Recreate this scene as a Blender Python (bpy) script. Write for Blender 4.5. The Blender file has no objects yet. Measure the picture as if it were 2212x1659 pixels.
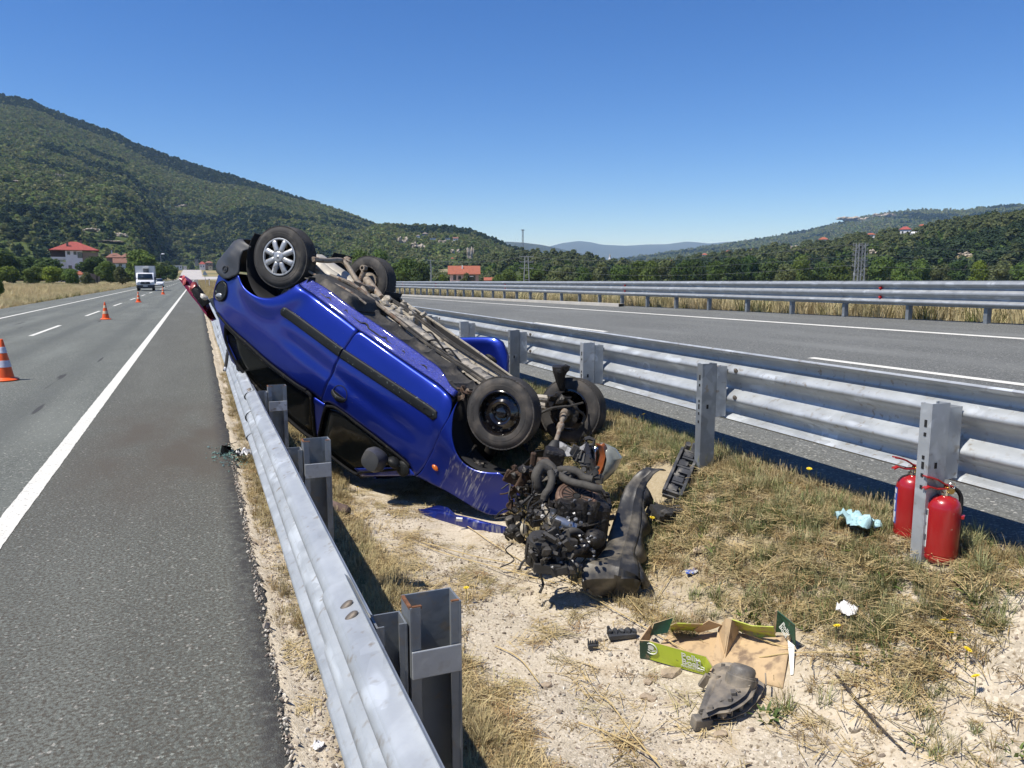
import bpy, bmesh, math, random
import numpy as np
from mathutils import Vector, Matrix, Euler

random.seed(7)
rng = np.random.default_rng(7)
S = bpy.context.scene
COL = S.collection

# ------------------------------------------------------------------ camera, sky, sun, exposure
# World frame: the left road runs along +Y at z = 0, the camera stands on its shoulder at X = 0, Y = 0.
F_PX, CX, CY, CAM_H = 1661.0, 1106.0, 829.5, 1.85          # the photograph measured at 2212 x 1659
PITCH = math.atan((CY - 596.0) / F_PX)
YAW = math.atan((CX - 425.5) * math.cos(PITCH) / F_PX)

cam_d = bpy.data.cameras.new("camera")
cam = bpy.data.objects.new("camera", cam_d)
COL.objects.link(cam)
cam_d.sensor_width = 36.0
cam_d.lens = 36.0 * F_PX / 2212.0
cam_d.clip_start = 0.05
cam_d.clip_end = 60000.0
cam.location = (0, 0, CAM_H)
cam.rotation_euler = (math.pi / 2 - PITCH, 0, -YAW)
S.camera = cam

SUN_DIR = Vector((-0.50, -0.04, 0.865)).normalized()
SUN_EL = math.asin(SUN_DIR.z)
SUN_ROT = math.atan2(SUN_DIR.x, SUN_DIR.y)
world = bpy.data.worlds.new("World")
S.world = world
world.use_nodes = True
_nt = world.node_tree
_sky = _nt.nodes.new("ShaderNodeTexSky")
_sky.sky_type = 'NISHITA'
_sky.sun_disc = False
_sky.sun_elevation = SUN_EL
_sky.sun_rotation = SUN_ROT
_sky.altitude = 2500.0
_sky.air_density = 1.166
_sky.dust_density = 0.0
_sky.ozone_density = 6.15
_hs = _nt.nodes.new("ShaderNodeHueSaturation")
_hs.inputs['Hue'].default_value = 0.511
_hs.inputs['Saturation'].default_value = 1.24
_nt.links.new(_sky.outputs[0], _hs.inputs['Color'])
_nt.links.new(_hs.outputs[0], _nt.nodes["Background"].inputs[0])
_nt.nodes["Background"].inputs[1].default_value = 0.108

sun_d = bpy.data.lights.new("sun", 'SUN')
sun_d.energy = 4.9
sun_d.angle = math.radians(0.53)
sun_d.color = (1.0, 0.955, 0.88)
sun = bpy.data.objects.new("sun", sun_d)
COL.objects.link(sun)
sun.rotation_euler = SUN_DIR.to_track_quat('Z', 'Y').to_euler()
sun.location = (-20, 0, 40)

S.view_settings.view_transform = 'Standard'
S.view_settings.look = 'None'
S.view_settings.exposure = 0.35
S.view_settings.gamma = 1.0
S.view_settings.use_curve_mapping = False
S.render.engine = 'CYCLES'
S.cycles.max_bounces = 6
S.cycles.transparent_max_bounces = 8
S.cycles.volume_bounces = 1

# ------------------------------------------------------------------ measuring helpers (photo pixel -> place in the world)
_fw = np.array([math.sin(YAW), math.cos(YAW), 0.0])
_rt = np.array([math.cos(YAW), -math.sin(YAW), 0.0])
_ax = math.cos(PITCH) * _fw - math.sin(PITCH) * np.array([0, 0, 1.0])
_dn = -(math.sin(PITCH) * _fw + math.cos(PITCH) * np.array([0, 0, 1.0]))
CAMP = np.array([0, 0, CAM_H])


def ray(x, y):
    return _ax + _rt * (x - CX) / F_PX + _dn * (y - CY) / F_PX


def at_z(x, y, z=0.0):
    d = ray(x, y)
    return CAMP + d * (z - CAM_H) / d[2]


def at_d(x, y, dist):
    return CAMP + ray(x, y) * dist


def camvec(v):
    return _rt * v[0] + _dn * v[1] + _ax * v[2]


def project(P):
    P = np.asarray(P) - CAMP
    z = P @ _ax
    return CX + F_PX * (P @ _rt) / z, CY + F_PX * (P @ _dn) / z, z


def sstep(a, b, x):
    t = np.clip((np.asarray(x, float) - a) / (b - a), 0, 1)
    return t * t * (3 - 2 * t)


# cheap smooth value noise for geometry
_perm = rng.random((256, 256))


def vnoise(x, y, sc=1.0, off=0):
    x = np.asarray(x, float) / sc + 37.3 * off
    y = np.asarray(y, float) / sc + 91.7 * off
    xi, yi = np.floor(x).astype(int), np.floor(y).astype(int)
    fx, fy = x - xi, y - yi
    fx, fy = fx * fx * (3 - 2 * fx), fy * fy * (3 - 2 * fy)
    g = lambda a, b: _perm[a % 256, b % 256]
    return (g(xi, yi) * (1 - fx) * (1 - fy) + g(xi + 1, yi) * fx * (1 - fy)
            + g(xi, yi + 1) * (1 - fx) * fy + g(xi + 1, yi + 1) * fx * fy)


def fbm(x, y, sc, octv=4, off=0):
    s, a, t = 0.0, 1.0, 0.0
    for i in range(octv):
        s = s + a * (vnoise(x, y, sc / 2 ** i, off + i) - 0.5)
        t += a
        a *= 0.5
    return s / t


# ------------------------------------------------------------------ materials
def mat(name, color, rough=0.7, metal=0.0, var=0.25, vscale=3.0, bump=0.0, bscale=40.0, color2=None, coat=0.0,
        spec=0.5, coords='Object', rnd=0.0, trans=0.0, alpha=1.0, vdetail=5.0, rvar=0.0, vmix=(0.35, 0.65), coat_rough=0.05):
    m = bpy.data.materials.new(name)
    m.use_nodes = True
    nt = m.node_tree
    N, L = nt.nodes, nt.links
    b = N["Principled BSDF"]
    tc = N.new("ShaderNodeTexCoord")
    src = tc.outputs[coords]
    c1 = tuple(color)
    c2 = tuple(color2) if color2 else tuple(max(0.0, c * (1 - var)) for c in c1)
    no = N.new("ShaderNodeTexNoise")
    no.inputs['Scale'].default_value = vscale
    no.inputs['Detail'].default_value = vdetail
    no.inputs['Roughness'].default_value = 0.6
    L.new(src, no.inputs['Vector'])
    ramp = N.new("ShaderNodeMapRange")
    ramp.inputs['From Min'].default_value = vmix[0]
    ramp.inputs['From Max'].default_value = vmix[1]
    L.new(no.outputs[0], ramp.inputs['Value'])
    mx = N.new("ShaderNodeMix")
    mx.data_type = 'RGBA'
    mx.inputs[6].default_value = (*c2, 1)
    mx.inputs[7].default_value = (*c1, 1)
    L.new(ramp.outputs[0], mx.inputs[0])
    out = mx.outputs[2]
    if rnd > 0:
        oi = N.new("ShaderNodeObjectInfo")
        hs = N.new("ShaderNodeHueSaturation")
        mr = N.new("ShaderNodeMapRange")
        mr.inputs['To Min'].default_value = 1 - rnd
        mr.inputs['To Max'].default_value = 1 + rnd
        L.new(oi.outputs['Random'], mr.inputs['Value'])
        L.new(mr.outputs[0], hs.inputs['Value'])
        mh = N.new("ShaderNodeMapRange")
        mh.inputs['To Min'].default_value = 0.5 + rnd * 0.05
        mh.inputs['To Max'].default_value = 0.5 - rnd * 0.05
        mu = N.new("ShaderNodeMath")
        mu.operation = 'FRACT'
        m2 = N.new("ShaderNodeMath")
        m2.operation = 'MULTIPLY'
        m2.inputs[1].default_value = 7.31
        L.new(oi.outputs['Random'], m2.inputs[0])
        L.new(m2.outputs[0], mu.inputs[0])
        L.new(mu.outputs[0], mh.inputs['Value'])
        L.new(mh.outputs[0], hs.inputs['Hue'])
        L.new(out, hs.inputs['Color'])
        out = hs.outputs[0]
    L.new(out, b.inputs['Base Color'])
    b.inputs['Roughness'].default_value = rough
    if rvar > 0:
        rr = N.new("ShaderNodeMapRange")
        rr.inputs['To Min'].default_value = max(0.02, rough - rvar)
        rr.inputs['To Max'].default_value = min(1.0, rough + rvar)
        L.new(no.outputs[0], rr.inputs['Value'])
        L.new(rr.outputs[0], b.inputs['Roughness'])
    b.inputs['Metallic'].default_value = metal
    b.inputs['Specular IOR Level'].default_value = spec
    b.inputs['Coat Weight'].default_value = coat
    b.inputs['Coat Roughness'].default_value = coat_rough
    b.inputs['Transmission Weight'].default_value = trans
    if bump > 0:
        n2 = N.new("ShaderNodeTexNoise")
        n2.inputs['Scale'].default_value = bscale
        n2.inputs['Detail'].default_value = 4
        L.new(src, n2.inputs['Vector'])
        bp = N.new("ShaderNodeBump")
        bp.inputs['Strength'].default_value = bump
        bp.inputs['Distance'].default_value = 0.02
        L.new(n2.outputs[0], bp.inputs['Height'])
        L.new(bp.outputs[0], b.inputs['Normal'])
    m['_out'] = mx.name
    return m


def base_socket(m):
    """the socket that feeds Base Color now, so that wear can be mixed over it"""
    b = m.node_tree.nodes["Principled BSDF"]
    return b, b.inputs['Base Color'].links[0].from_socket


def over(m, color, fac_socket):
    N, L = m.node_tree.nodes, m.node_tree.links
    b, src = base_socket(m)
    mx = N.new("ShaderNodeMix")
    mx.data_type = 'RGBA'
    L.new(fac_socket, mx.inputs[0])
    L.new(src, mx.inputs[6])
    mx.inputs[7].default_value = (*color, 1)
    L.new(mx.outputs[2], b.inputs['Base Color'])
    return m


def noise_mask(m, scale, lo, hi, detail=4, coords='Object', stretch=None, seed=0.0):
    N, L = m.node_tree.nodes, m.node_tree.links
    tc = N.new("ShaderNodeTexCoord")
    mp = N.new("ShaderNodeMapping")
    if stretch:
        mp.inputs['Scale'].default_value = stretch
    mp.inputs['Location'].default_value = (seed, seed * 1.7, seed * .3)
    L.new(tc.outputs[coords], mp.inputs[0])
    no = N.new("ShaderNodeTexNoise")
    no.inputs['Scale'].default_value = scale
    no.inputs['Detail'].default_value = detail
    L.new(mp.outputs[0], no.inputs['Vector'])
    mr = N.new("ShaderNodeMapRange")
    mr.inputs['From Min'].default_value = lo
    mr.inputs['From Max'].default_value = hi
    L.new(no.outputs[0], mr.inputs['Value'])
    return mr.outputs[0]


def voro_mask(m, scale, lo, hi, coords='Object', feature='F1'):
    N, L = m.node_tree.nodes, m.node_tree.links
    tc = N.new("ShaderNodeTexCoord")
    v = N.new("ShaderNodeTexVoronoi")
    v.inputs['Scale'].default_value = scale
    L.new(tc.outputs[coords], v.inputs['Vector'])
    mr = N.new("ShaderNodeMapRange")
    mr.inputs['From Min'].default_value = lo
    mr.inputs['From Max'].default_value = hi
    if feature == 'COLOR':
        sp = N.new("ShaderNodeSeparateColor")
        L.new(v.outputs['Color'], sp.inputs[0])
        L.new(sp.outputs[0], mr.inputs['Value'])
    else:
        L.new(v.outputs['Distance'], mr.inputs['Value'])
    return mr.outputs[0]


# ------------------------------------------------------------------ mesh builder
class MB:
    def __init__(self):
        self.v, self.f, self.mi = [], [], []

    def add(self, verts, faces, mi=0):
        o = len(self.v)
        self.v.extend([tuple(map(float, p)) for p in verts])
        self.f.extend([tuple(i + o for i in f) for f in faces])
        self.mi.extend([mi] * len(faces))
        return self

    def box(self, c, s, R=None, mi=0, taper=1.0):
        hx, hy, hz = s[0] / 2, s[1] / 2, s[2] / 2
        vs = []
        for z, k in ((-hz, 1.0), (hz, taper)):
            for x, y in ((-hx, -hy), (hx, -hy), (hx, hy), (-hx, hy)):
                p = Vector((x * k, y * k, z))
                if R is not None:
                    p = R @ p
                vs.append((p.x + c[0], p.y + c[1], p.z + c[2]))
        return self.add(vs, [(3, 2, 1, 0), (4, 5, 6, 7), (0, 1, 5, 4), (1, 2, 6, 5), (2, 3, 7, 6), (3, 0, 4, 7)], mi)

    def tube(self, pts, r, n=8, mi=0, caps=True, smooth=0):
        pts = [Vector(p) for p in pts]
        if smooth:
            pts = [Vector(p) for p in curve_pts([tuple(p) for p in pts], smooth)]
        rs = list(r) if hasattr(r, '__len__') else [r] * len(pts)
        if len(rs) != len(pts):
            rs = list(np.interp(np.linspace(0, 1, len(pts)), np.linspace(0, 1, len(rs)), rs))
        vs, fs = [], []
        up = Vector((0.13, 0.31, 0.94)).normalized()
        prev = None
        for i, p in enumerate(pts):
            t = (pts[min(i + 1, len(pts) - 1)] - pts[max(i - 1, 0)])
            if t.length < 1e-9:
                t = Vector((0, 0, 1))
            t.normalize()
            a = prev if prev is not None else (up - t * up.dot(t))
            a = a - t * a.dot(t)
            if a.length < 1e-4:
                a = t.orthogonal()
            a.normalize()
            prev = a
            b = t.cross(a)
            for k in range(n):
                an = 2 * math.pi * k / n
                q = p + (a * math.cos(an) + b * math.sin(an)) * rs[i]
                vs.append(q[:])
        for i in range(len(pts) - 1):
            for k in range(n):
                k2 = (k + 1) % n
                fs.append((i * n + k, i * n + k2, (i + 1) * n + k2, (i + 1) * n + k))
        if caps:
            fs.append(tuple(range(n - 1, -1, -1)))
            fs.append(tuple((len(pts) - 1) * n + k for k in range(n)))
        return self.add(vs, fs, mi)

    def lathe(self, prof, n=24, M=None, mi=0, caps=False):
        """profile of (radius, height) turned about the local Z axis, then moved by M"""
        vs, fs = [], []
        for r, h in prof:
            for k in range(n):
                a = 2 * math.pi * k / n
                p = Vector((r * math.cos(a), r * math.sin(a), h))
                if M is not None:
                    p = M @ p
                vs.append(p[:])
        for i in range(len(prof) - 1):
            for k in range(n):
                k2 = (k + 1) % n
                fs.append((i * n + k, i * n + k2, (i + 1) * n + k2, (i + 1) * n + k))
        if caps:
            fs.append(tuple(range(n - 1, -1, -1)))
            fs.append(tuple((len(prof) - 1) * n + k for k in range(n)))
        return self.add(vs, fs, mi)

    def prism(self, poly, h0, h1, M=None, mi=0):
        """2D polygon extruded from h0 to h1 along local Z, moved by M"""
        n = len(poly)
        vs = []
        for h in (h0, h1):
            for x, y in poly:
                p = Vector((x, y, h))
                if M is not None:
                    p = M @ p
                vs.append(p[:])
        fs = [tuple(range(n - 1, -1, -1)), tuple(range(n, 2 * n))]
        for i in range(n):
            j = (i + 1) % n
            fs.append((i, j, n + j, n + i))
        return self.add(vs, fs, mi)

    def grid(self, G, mi=0, flip=False):
        G = np.asarray(G, float)
        a, b = G.shape[:2]
        fs = []
        for i in range(a - 1):
            for j in range(b - 1):
                q = (i * b + j, i * b + j + 1, (i + 1) * b + j + 1, (i + 1) * b + j)
                fs.append(q[::-1] if flip else q)
        return self.add(G.reshape(-1, 3), fs, mi)

    def blob(self, c, rad, seed=0, jit=0.2, sub=1, mi=0, R=None):
        r = random.Random(seed)
        bm = bmesh.new()
        bmesh.ops.create_icosphere(bm, subdivisions=sub, radius=1.0)
        vs = []
        for v in bm.verts:
            k = 1 + r.uniform(-jit, jit)
            p = Vector((v.co.x * rad[0] * k, v.co.y * rad[1] * k, v.co.z * rad[2] * k))
            if R is not None:
                p = R @ p
            vs.append((p.x + c[0], p.y + c[1], p.z + c[2]))
        fs = [tuple(v.index for v in f.verts) for f in bm.faces]
        bm.free()
        return self.add(vs, fs, mi)

    def mesh(self, name, mats, smooth=True, angle=40):
        me = bpy.data.meshes.new(name)
        me.from_pydata(self.v, [], self.f)
        for m in (mats if isinstance(mats, (list, tuple)) else [mats]):
            me.materials.append(m)
        if max(self.mi, default=0) > 0:
            me.polygons.foreach_set('material_index', self.mi)
        me.validate()
        if smooth:
            me.shade_smooth()
            me.set_sharp_from_angle(angle=math.radians(angle))
        me.update()
        return me

    def build(self, name, mats, parent=None, smooth=True, angle=40, loc=None, bevel=0.0, solid=0.0, label=None, local=False):
        """one mesh object; with a parent, world-space vertices are brought into the parent's frame unless local"""
        if parent is not None and not local:
            Mi = parent_matrix(parent).inverted()
            self.v = [tuple(Mi @ Vector(p)) for p in self.v]
        elif loc is not None:
            self.v = [(p[0] - loc[0], p[1] - loc[1], p[2] - loc[2]) for p in self.v]
        me = self.mesh(name, mats, smooth, angle)
        o = bpy.data.objects.new(name, me)
        COL.objects.link(o)
        if parent is not None:
            o.parent = parent
        elif loc is not None:
            o.location = loc
        if solid:
            md = o.modifiers.new("thickness", 'SOLIDIFY')
            md.thickness = abs(solid)
            md.offset = -1.0 if solid > 0 else 1.0
        if bevel:
            md = o.modifiers.new("bevel", 'BEVEL')
            md.width = bevel
            md.segments = 2
            md.limit_method = 'ANGLE'
        if label:
            o['label'] = label
        return o


def text_mesh(body, size, extrude, m, align='LEFT', line=1.0, offset=0.0):
    """lettering turned into a plain mesh"""
    cu = bpy.data.curves.new("lettering", 'FONT')
    cu.body, cu.size, cu.extrude, cu.align_x, cu.space_line, cu.offset = body, size, extrude, align, line, offset
    o = bpy.data.objects.new("lettering", cu)
    me = bpy.data.meshes.new_from_object(o)
    me.materials.clear()
    me.materials.append(m)
    bpy.data.objects.remove(o)
    return me


def parent_matrix(o):
    M = o.matrix_basis.copy()
    while o.parent:
        o = o.parent
        M = o.matrix_basis @ M
    return M


def curve_pts(pts, n):
    """Catmull-Rom through points, n samples per span"""
    P = np.array(pts, float)
    Q = np.vstack([2 * P[0] - P[1], P, 2 * P[-1] - P[-2]])
    out = []
    for i in range(1, len(Q) - 2):
        for k in range(n):
            t = k / n
            a, b, c, d = Q[i - 1], Q[i], Q[i + 1], Q[i + 2]
            out.append(0.5 * (2 * b + (c - a) * t + (2 * a - 5 * b + 4 * c - d) * t * t + (3 * b - a - 3 * c + d) * t ** 3))
    out.append(P[-1])
    return np.array(out)


def resample(pts, n):
    P = np.array(pts, float)
    s = np.r_[0, np.cumsum(np.linalg.norm(np.diff(P, axis=0), axis=1))]
    u = np.linspace(0, s[-1], n)
    return np.stack([np.interp(u, s, P[:, k]) for k in range(P.shape[1])], 1)


def coons(bottom, top, left, right, ns, nt):
    """2D Coons patch; bottom/top run the same way, left/right run from bottom to top"""
    B, T = resample(bottom, ns), resample(top, ns)
    Lc, Rc = resample(left, nt), resample(right, nt)
    s = np.linspace(0, 1, ns)[None, :, None]
    t = np.linspace(0, 1, nt)[:, None, None]
    P = (1 - t) * B[None] + t * T[None] + (1 - s) * Lc[:, None] + s * Rc[:, None]
    P = P - ((1 - s) * (1 - t) * B[0] + s * (1 - t) * B[-1] + (1 - s) * t * T[0] + s * t * T[-1])
    return P


def thing(name, label, cat, loc=(0, 0, 0), rz=0.0, group=None, M=None):
    o = bpy.data.objects.new(name, None)
    COL.objects.link(o)
    o.empty_display_size = 0.2
    if M is not None:
        o.matrix_basis = M
    else:
        o.location = loc
        o.rotation_euler = (0, 0, rz)
    return tag(o, label, cat, group)


def tag(o, label=None, cat=None, group=None, kind=None):
    if label:
        o['label'] = label
    if cat:
        o['category'] = cat
    if group:
        o['group'] = group
    if kind:
        o['kind'] = kind
    return o


def dup(root, loc=None, rz=None, label=None, group=None):
    """a copy of a thing with copies of its parts and sub-parts; the meshes are shared"""
    r = root.copy()
    COL.objects.link(r)
    if loc is not None:
        r.location = loc
    if rz is not None:
        r.rotation_euler = (0, 0, rz)
    if label:
        r['label'] = label
    if group:
        r['group'] = group
    for ch in list(root.children):
        c = ch.copy()
        COL.objects.link(c)
        c.parent = r
        for g in list(ch.children):
            d = g.copy()
            COL.objects.link(d)
            d.parent = c
    return r


def scatter(name, pts, protos, scl, idx=None, rot=None, label=None, cat=None, kind='stuff', group=None):
    """one object that puts copies of a few small meshes on many points (geometry nodes)"""
    pts = np.asarray(pts, float)
    n = len(pts)
    me = bpy.data.meshes.new(name)
    me.vertices.add(n)
    me.vertices.foreach_set('co', pts.astype(np.float32).ravel())
    if idx is None:
        idx = rng.integers(0, len(protos), n)
    if rot is None:
        rot = np.stack([rng.uniform(-.12, .12, n), rng.uniform(-.12, .12, n), rng.uniform(0, 6.283, n)], 1)
    a = me.attributes.new('rot', 'FLOAT_VECTOR', 'POINT')
    a.data.foreach_set('vector', np.asarray(rot, np.float32).ravel())
    scl = np.asarray(scl, np.float32)
    if scl.ndim == 1:
        scl = np.repeat(scl[:, None], 3, 1)
    a = me.attributes.new('scl', 'FLOAT_VECTOR', 'POINT')
    a.data.foreach_set('vector', scl.ravel())
    a = me.attributes.new('idx', 'INT', 'POINT')
    a.data.foreach_set('value', np.asarray(idx, np.int32))
    me.update()
    o = bpy.data.objects.new(name, me)
    COL.objects.link(o)
    g = bpy.data.node_groups.new(name, 'GeometryNodeTree')
    g.interface.new_socket('Geometry', in_out='INPUT', socket_type='NodeSocketGeometry')
    g.interface.new_socket('Geometry', in_out='OUTPUT', socket_type='NodeSocketGeometry')
    N, L = g.nodes, g.links
    gi, go = N.new('NodeGroupInput'), N.new('NodeGroupOutput')
    jn = N.new('GeometryNodeJoinGeometry')

    def attr(nm, ty):
        q = N.new('GeometryNodeInputNamedAttribute')
        q.data_type = ty
        q.inputs['Name'].default_value = nm
        return q.outputs[0]
    ra, sa, ia = attr('rot', 'FLOAT_VECTOR'), attr('scl', 'FLOAT_VECTOR'), attr('idx', 'INT')
    for k, pm in enumerate(protos):
        po = bpy.data.objects.new(name + '_piece', pm)
        oi = N.new('GeometryNodeObjectInfo')
        oi.inputs['Object'].default_value = po
        cmp_ = N.new('FunctionNodeCompare')
        cmp_.data_type = 'INT'
        cmp_.operation = 'EQUAL'
        L.new(ia, cmp_.inputs[2])
        cmp_.inputs[3].default_value = k
        ip = N.new('GeometryNodeInstanceOnPoints')
        L.new(gi.outputs[0], ip.inputs['Points'])
        L.new(cmp_.outputs[0], ip.inputs['Selection'])
        L.new(oi.outputs['Geometry'], ip.inputs['Instance'])
        L.new(ra, ip.inputs['Rotation'])
        L.new(sa, ip.inputs['Scale'])
        L.new(ip.outputs[0], jn.inputs[0])
    L.new(jn.outputs[0], go.inputs[0])
    md = o.modifiers.new('scatter', 'NODES')
    md.node_group = g
    return tag(o, label, cat, group, kind)
# ------------------------------------------------------------------ ground and terrain
_gx = [-1, .25, .3, .75, 1.2, 1.8, 2.4, 2.8, 3.1, 3.35, 3.7]
_gz = [0, 0, -.06, -.05, -.1, -.16, -.09, .1, .3, .46, .50]


def xr_near(Y):
    return 3.72 + .0084 * np.asarray(Y, float)


def xr_far(Y):
    return 13.45 + .028 * np.asarray(Y, float)


def zr_near(Y):
    return .545 - .0024 * np.asarray(Y, float)


def zr_far(Y):
    return 1.12 - .0134 * np.asarray(Y, float)


def right_road(X, Y):
    v = (np.asarray(X, float) - xr_near(Y)) / (xr_far(Y) - xr_near(Y))
    return zr_near(Y) * (1 - v) + zr_far(Y) * v


def ground(X, Y):
    X, Y = np.asarray(X, float), np.asarray(Y, float)
    near = np.interp(X, _gx, _gz) - 0.002 * np.clip(Y - 8, 0, 80) * sstep(2.6, 3.7, X)
    near = near + np.where((X > .4) & (X < 3.5), fbm(X, Y, .6, 4, 3) * .07 + fbm(X, Y, .12, 2, 5) * .015, 0)
    # under and beyond the right carriageway
    Yc = np.clip(Y, -20, 160)
    rr = right_road(X, Yc) - .07
    xf = xr_far(Yc)
    fall = zr_far(Yc) - .12 + .03 * fbm(X, Y, 1.5, 3, 8) - (zr_far(Yc) + 4.2) * sstep(0, 45, X - xf - .8)
    right = np.where(X < xf, rr, fall)
    z = np.where(X > xr_near(Yc), right, near)
    left = -.07 - .25 * sstep(-10.2, -12.5, X) + .15 * fbm(X, Y, 9, 3, 2) * sstep(-11, -16, X)
    z = np.where(X < -10.2, left, z)
    z = np.where((X >= -10.2) & (X <= .22), -.06, z)
    # beyond the straight the valley floor carries on and the road climbs
    far = sstep(160, 260, Y)
    base = -.06 - 4.1 * sstep(8, 70, X)
    z = z * (1 - far) + base * far
    z = z + 6.6 * sstep(420, 680, Y) * np.exp(-(X / 150.0) ** 2)
    return z


def on_ground(x, y, dz=0.0):
    """the place on the near ground seen at a pixel of the photograph"""
    z = 0.0
    for _ in range(80):
        P = at_z(x, y, z)
        z = .5 * z + .5 * (float(ground(P[0], P[1])) + dz)
    return Vector(P)


def steps(*segs):
    out = []
    for a, b, d in segs:
        out.extend(np.arange(a, b, d))
    return np.array(sorted(set(np.round(out + [segs[-1][1]], 4))))


gx = steps((-9000, -600, 600), (-600, -60, 45), (-60, -10.2, 3.5), (-10.2, -.5, 2.0), (-.5, .2, .3), (.2, 4.0, .06), (4.0, 13, 1.5), (13, 25, .8), (25, 80, 6), (80, 600, 40), (600, 9000, 600))
gy = steps((-3000, -60, 400), (-60, -3, 6), (-3, 1, .4), (1, 11, .075), (11, 30, .8), (30, 160, 6), (160, 720, 28), (720, 9000, 500))
GX, GY = np.meshgrid(gx, gy, indexing='ij')
GZ = ground(GX, GY)
mb = MB()
mb.grid(np.stack([GX, GY, GZ], -1), flip=True)
m_ground = mat("soil", (.56, .485, .365), rough=.95, var=.3, vscale=2.2, bump=.55, bscale=90, spec=.15)
_N, _L = m_ground.node_tree.nodes, m_ground.node_tree.links
over(m_ground, (.58, .51, .40), voro_mask(m_ground, 75, .55, .9, feature='COLOR'))
over(m_ground, (.36, .28, .18), noise_mask(m_ground, 5.0, .54, .76, 6))
over(m_ground, (.16, .115, .065), noise_mask(m_ground, 34.0, .60, .74, 3))
_vc = _N.new("ShaderNodeVertexColor")
_vc.layer_name = "cover"
_b, _src = base_socket(m_ground)
_mx = _N.new("ShaderNodeMix")
_mx.data_type = 'RGBA'
_L.new(_vc.outputs['Alpha'], _mx.inputs[0])
_L.new(_src, _mx.inputs[6])
_L.new(_vc.outputs['Color'], _mx.inputs[7])
_L.new(_mx.outputs[2], _b.inputs['Base Color'])
ground_o = mb.build("ground", m_ground, smooth=True, angle=180)
tag(ground_o, kind='structure')
# what covers the ground: bare sand in the median, straw fields, meadow
_x, _y = GX.ravel(), GY.ravel()
cov = np.zeros((len(_x), 4), np.float32)
fld = _x < -10.2
n1 = fbm(_x, _y, 14, 3, 4)
straw = np.array([.40, .31, .155])
mead = np.array([.13, .13, .05])
cov[fld, :3] = straw
cov[fld, 3] = .9
rt_ = (_x > xr_far(np.clip(_y, -20, 160)))
cov[rt_, :3] = np.where((n1[rt_] > .05)[:, None], mead, straw * .8)
cov[rt_, 3] = .95
fa = (_y > 170) & (np.abs(_x) < 600)
cov[fa, :3] = np.where((n1[fa] > -.04)[:, None], mead, straw * .75)
cov[fa, 3] = .95
md_ = (_x > .4) & (_x < 3.7) & (_y > 11)
cov[md_, :3] = straw * .8
cov[md_, 3] = .7
bank = (_x > .4) & (_x < 3.75) & (_y <= 11)
cov[bank, :3] = np.array([.33, .265, .155])
cov[bank, 3] = (.75 * np.clip(sstep(2.25, 2.7, _x) * sstep(2.2, 3.4, _y) + sstep(1.25, .9, _x) * .9, 0, 1))[bank]
big = (np.abs(_x) > 600) | (_y > 760)
cov[big, :3] = mead * .8
cov[big, 3] = 1
va = ground_o.data.color_attributes.new("cover", 'FLOAT_COLOR', 'POINT')
va.data.foreach_set('color', cov.ravel())


# ------------------------------------------------------------------ roads
def asphalt(name, c, speck, coarse=1.0):
    m = mat(name, c, rough=.88, var=.18, vscale=.35, bump=.5 * coarse, bscale=140, spec=.3, vdetail=7)
    over(m, tuple(min(1, k * 1.9) for k in c), voro_mask(m, 95, .80, 1.0, feature='COLOR'))
    over(m, tuple(k * .55 for k in c), voro_mask(m, 70, .30, .0, feature='COLOR'))
    over(m, tuple(min(1, k * 1.25) for k in c), noise_mask(m, 1.3, .5, .75, 4, stretch=(1, .12, 1)))
    over(m, speck, voro_mask(m, 62, .972, .99, feature='COLOR'))
    return m


m_asph = asphalt("asphalt", (.138, .146, .128), (.34, .33, .29))
m_asph_r = asphalt("asphalt_right", (.142, .145, .134), (.32, .31, .28), .8)
# the shoulder right of the edge line is coarser and browner, with a dusty brown stain
N, L = m_asph.node_tree.nodes, m_asph.node_tree.links
tc = N.new("ShaderNodeTexCoord")
sx = N.new("ShaderNodeSeparateXYZ")
L.new(tc.outputs['Object'], sx.inputs[0])


def rng_node(N, L, sock, a, b):
    q = N.new("ShaderNodeMapRange")
    q.interpolation_type = 'SMOOTHSTEP'
    q.inputs['From Min'].default_value = a
    q.inputs['From Max'].default_value = b
    L.new(sock, q.inputs['Value'])
    return q.outputs[0]


def mul_node(N, L, *socks):
    cur = socks[0]
    for s in socks[1:]:
        q = N.new("ShaderNodeMath")
        q.operation = 'MULTIPLY'
        L.new(cur, q.inputs[0])
        L.new(s, q.inputs[1])
        cur = q.outputs[0]
    return cur


nz = noise_mask(m_asph, 55, .42, .62, 4)
over(m_asph, (.078, .070, .056), mul_node(N, L, rng_node(N, L, sx.outputs['X'], -1.55, -1.35), nz))
over(m_asph, (.092, .081, .065), mul_node(N, L, rng_node(N, L, sx.outputs['X'], -1.6, -.7), rng_node(N, L, sx.outputs['Y'], 5.5, 8.5),
     rng_node(N, L, sx.outputs['Y'], 13.5, 9.5), noise_mask(m_asph, 2.0, .25, .6, 5, stretch=(1, .4, 1))))
over(m_asph, (.055, .053, .05), mul_node(N, L, rng_node(N, L, sx.outputs['X'], .06, .2), noise_mask(m_asph, 14, .3, .6, 4)))

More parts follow.
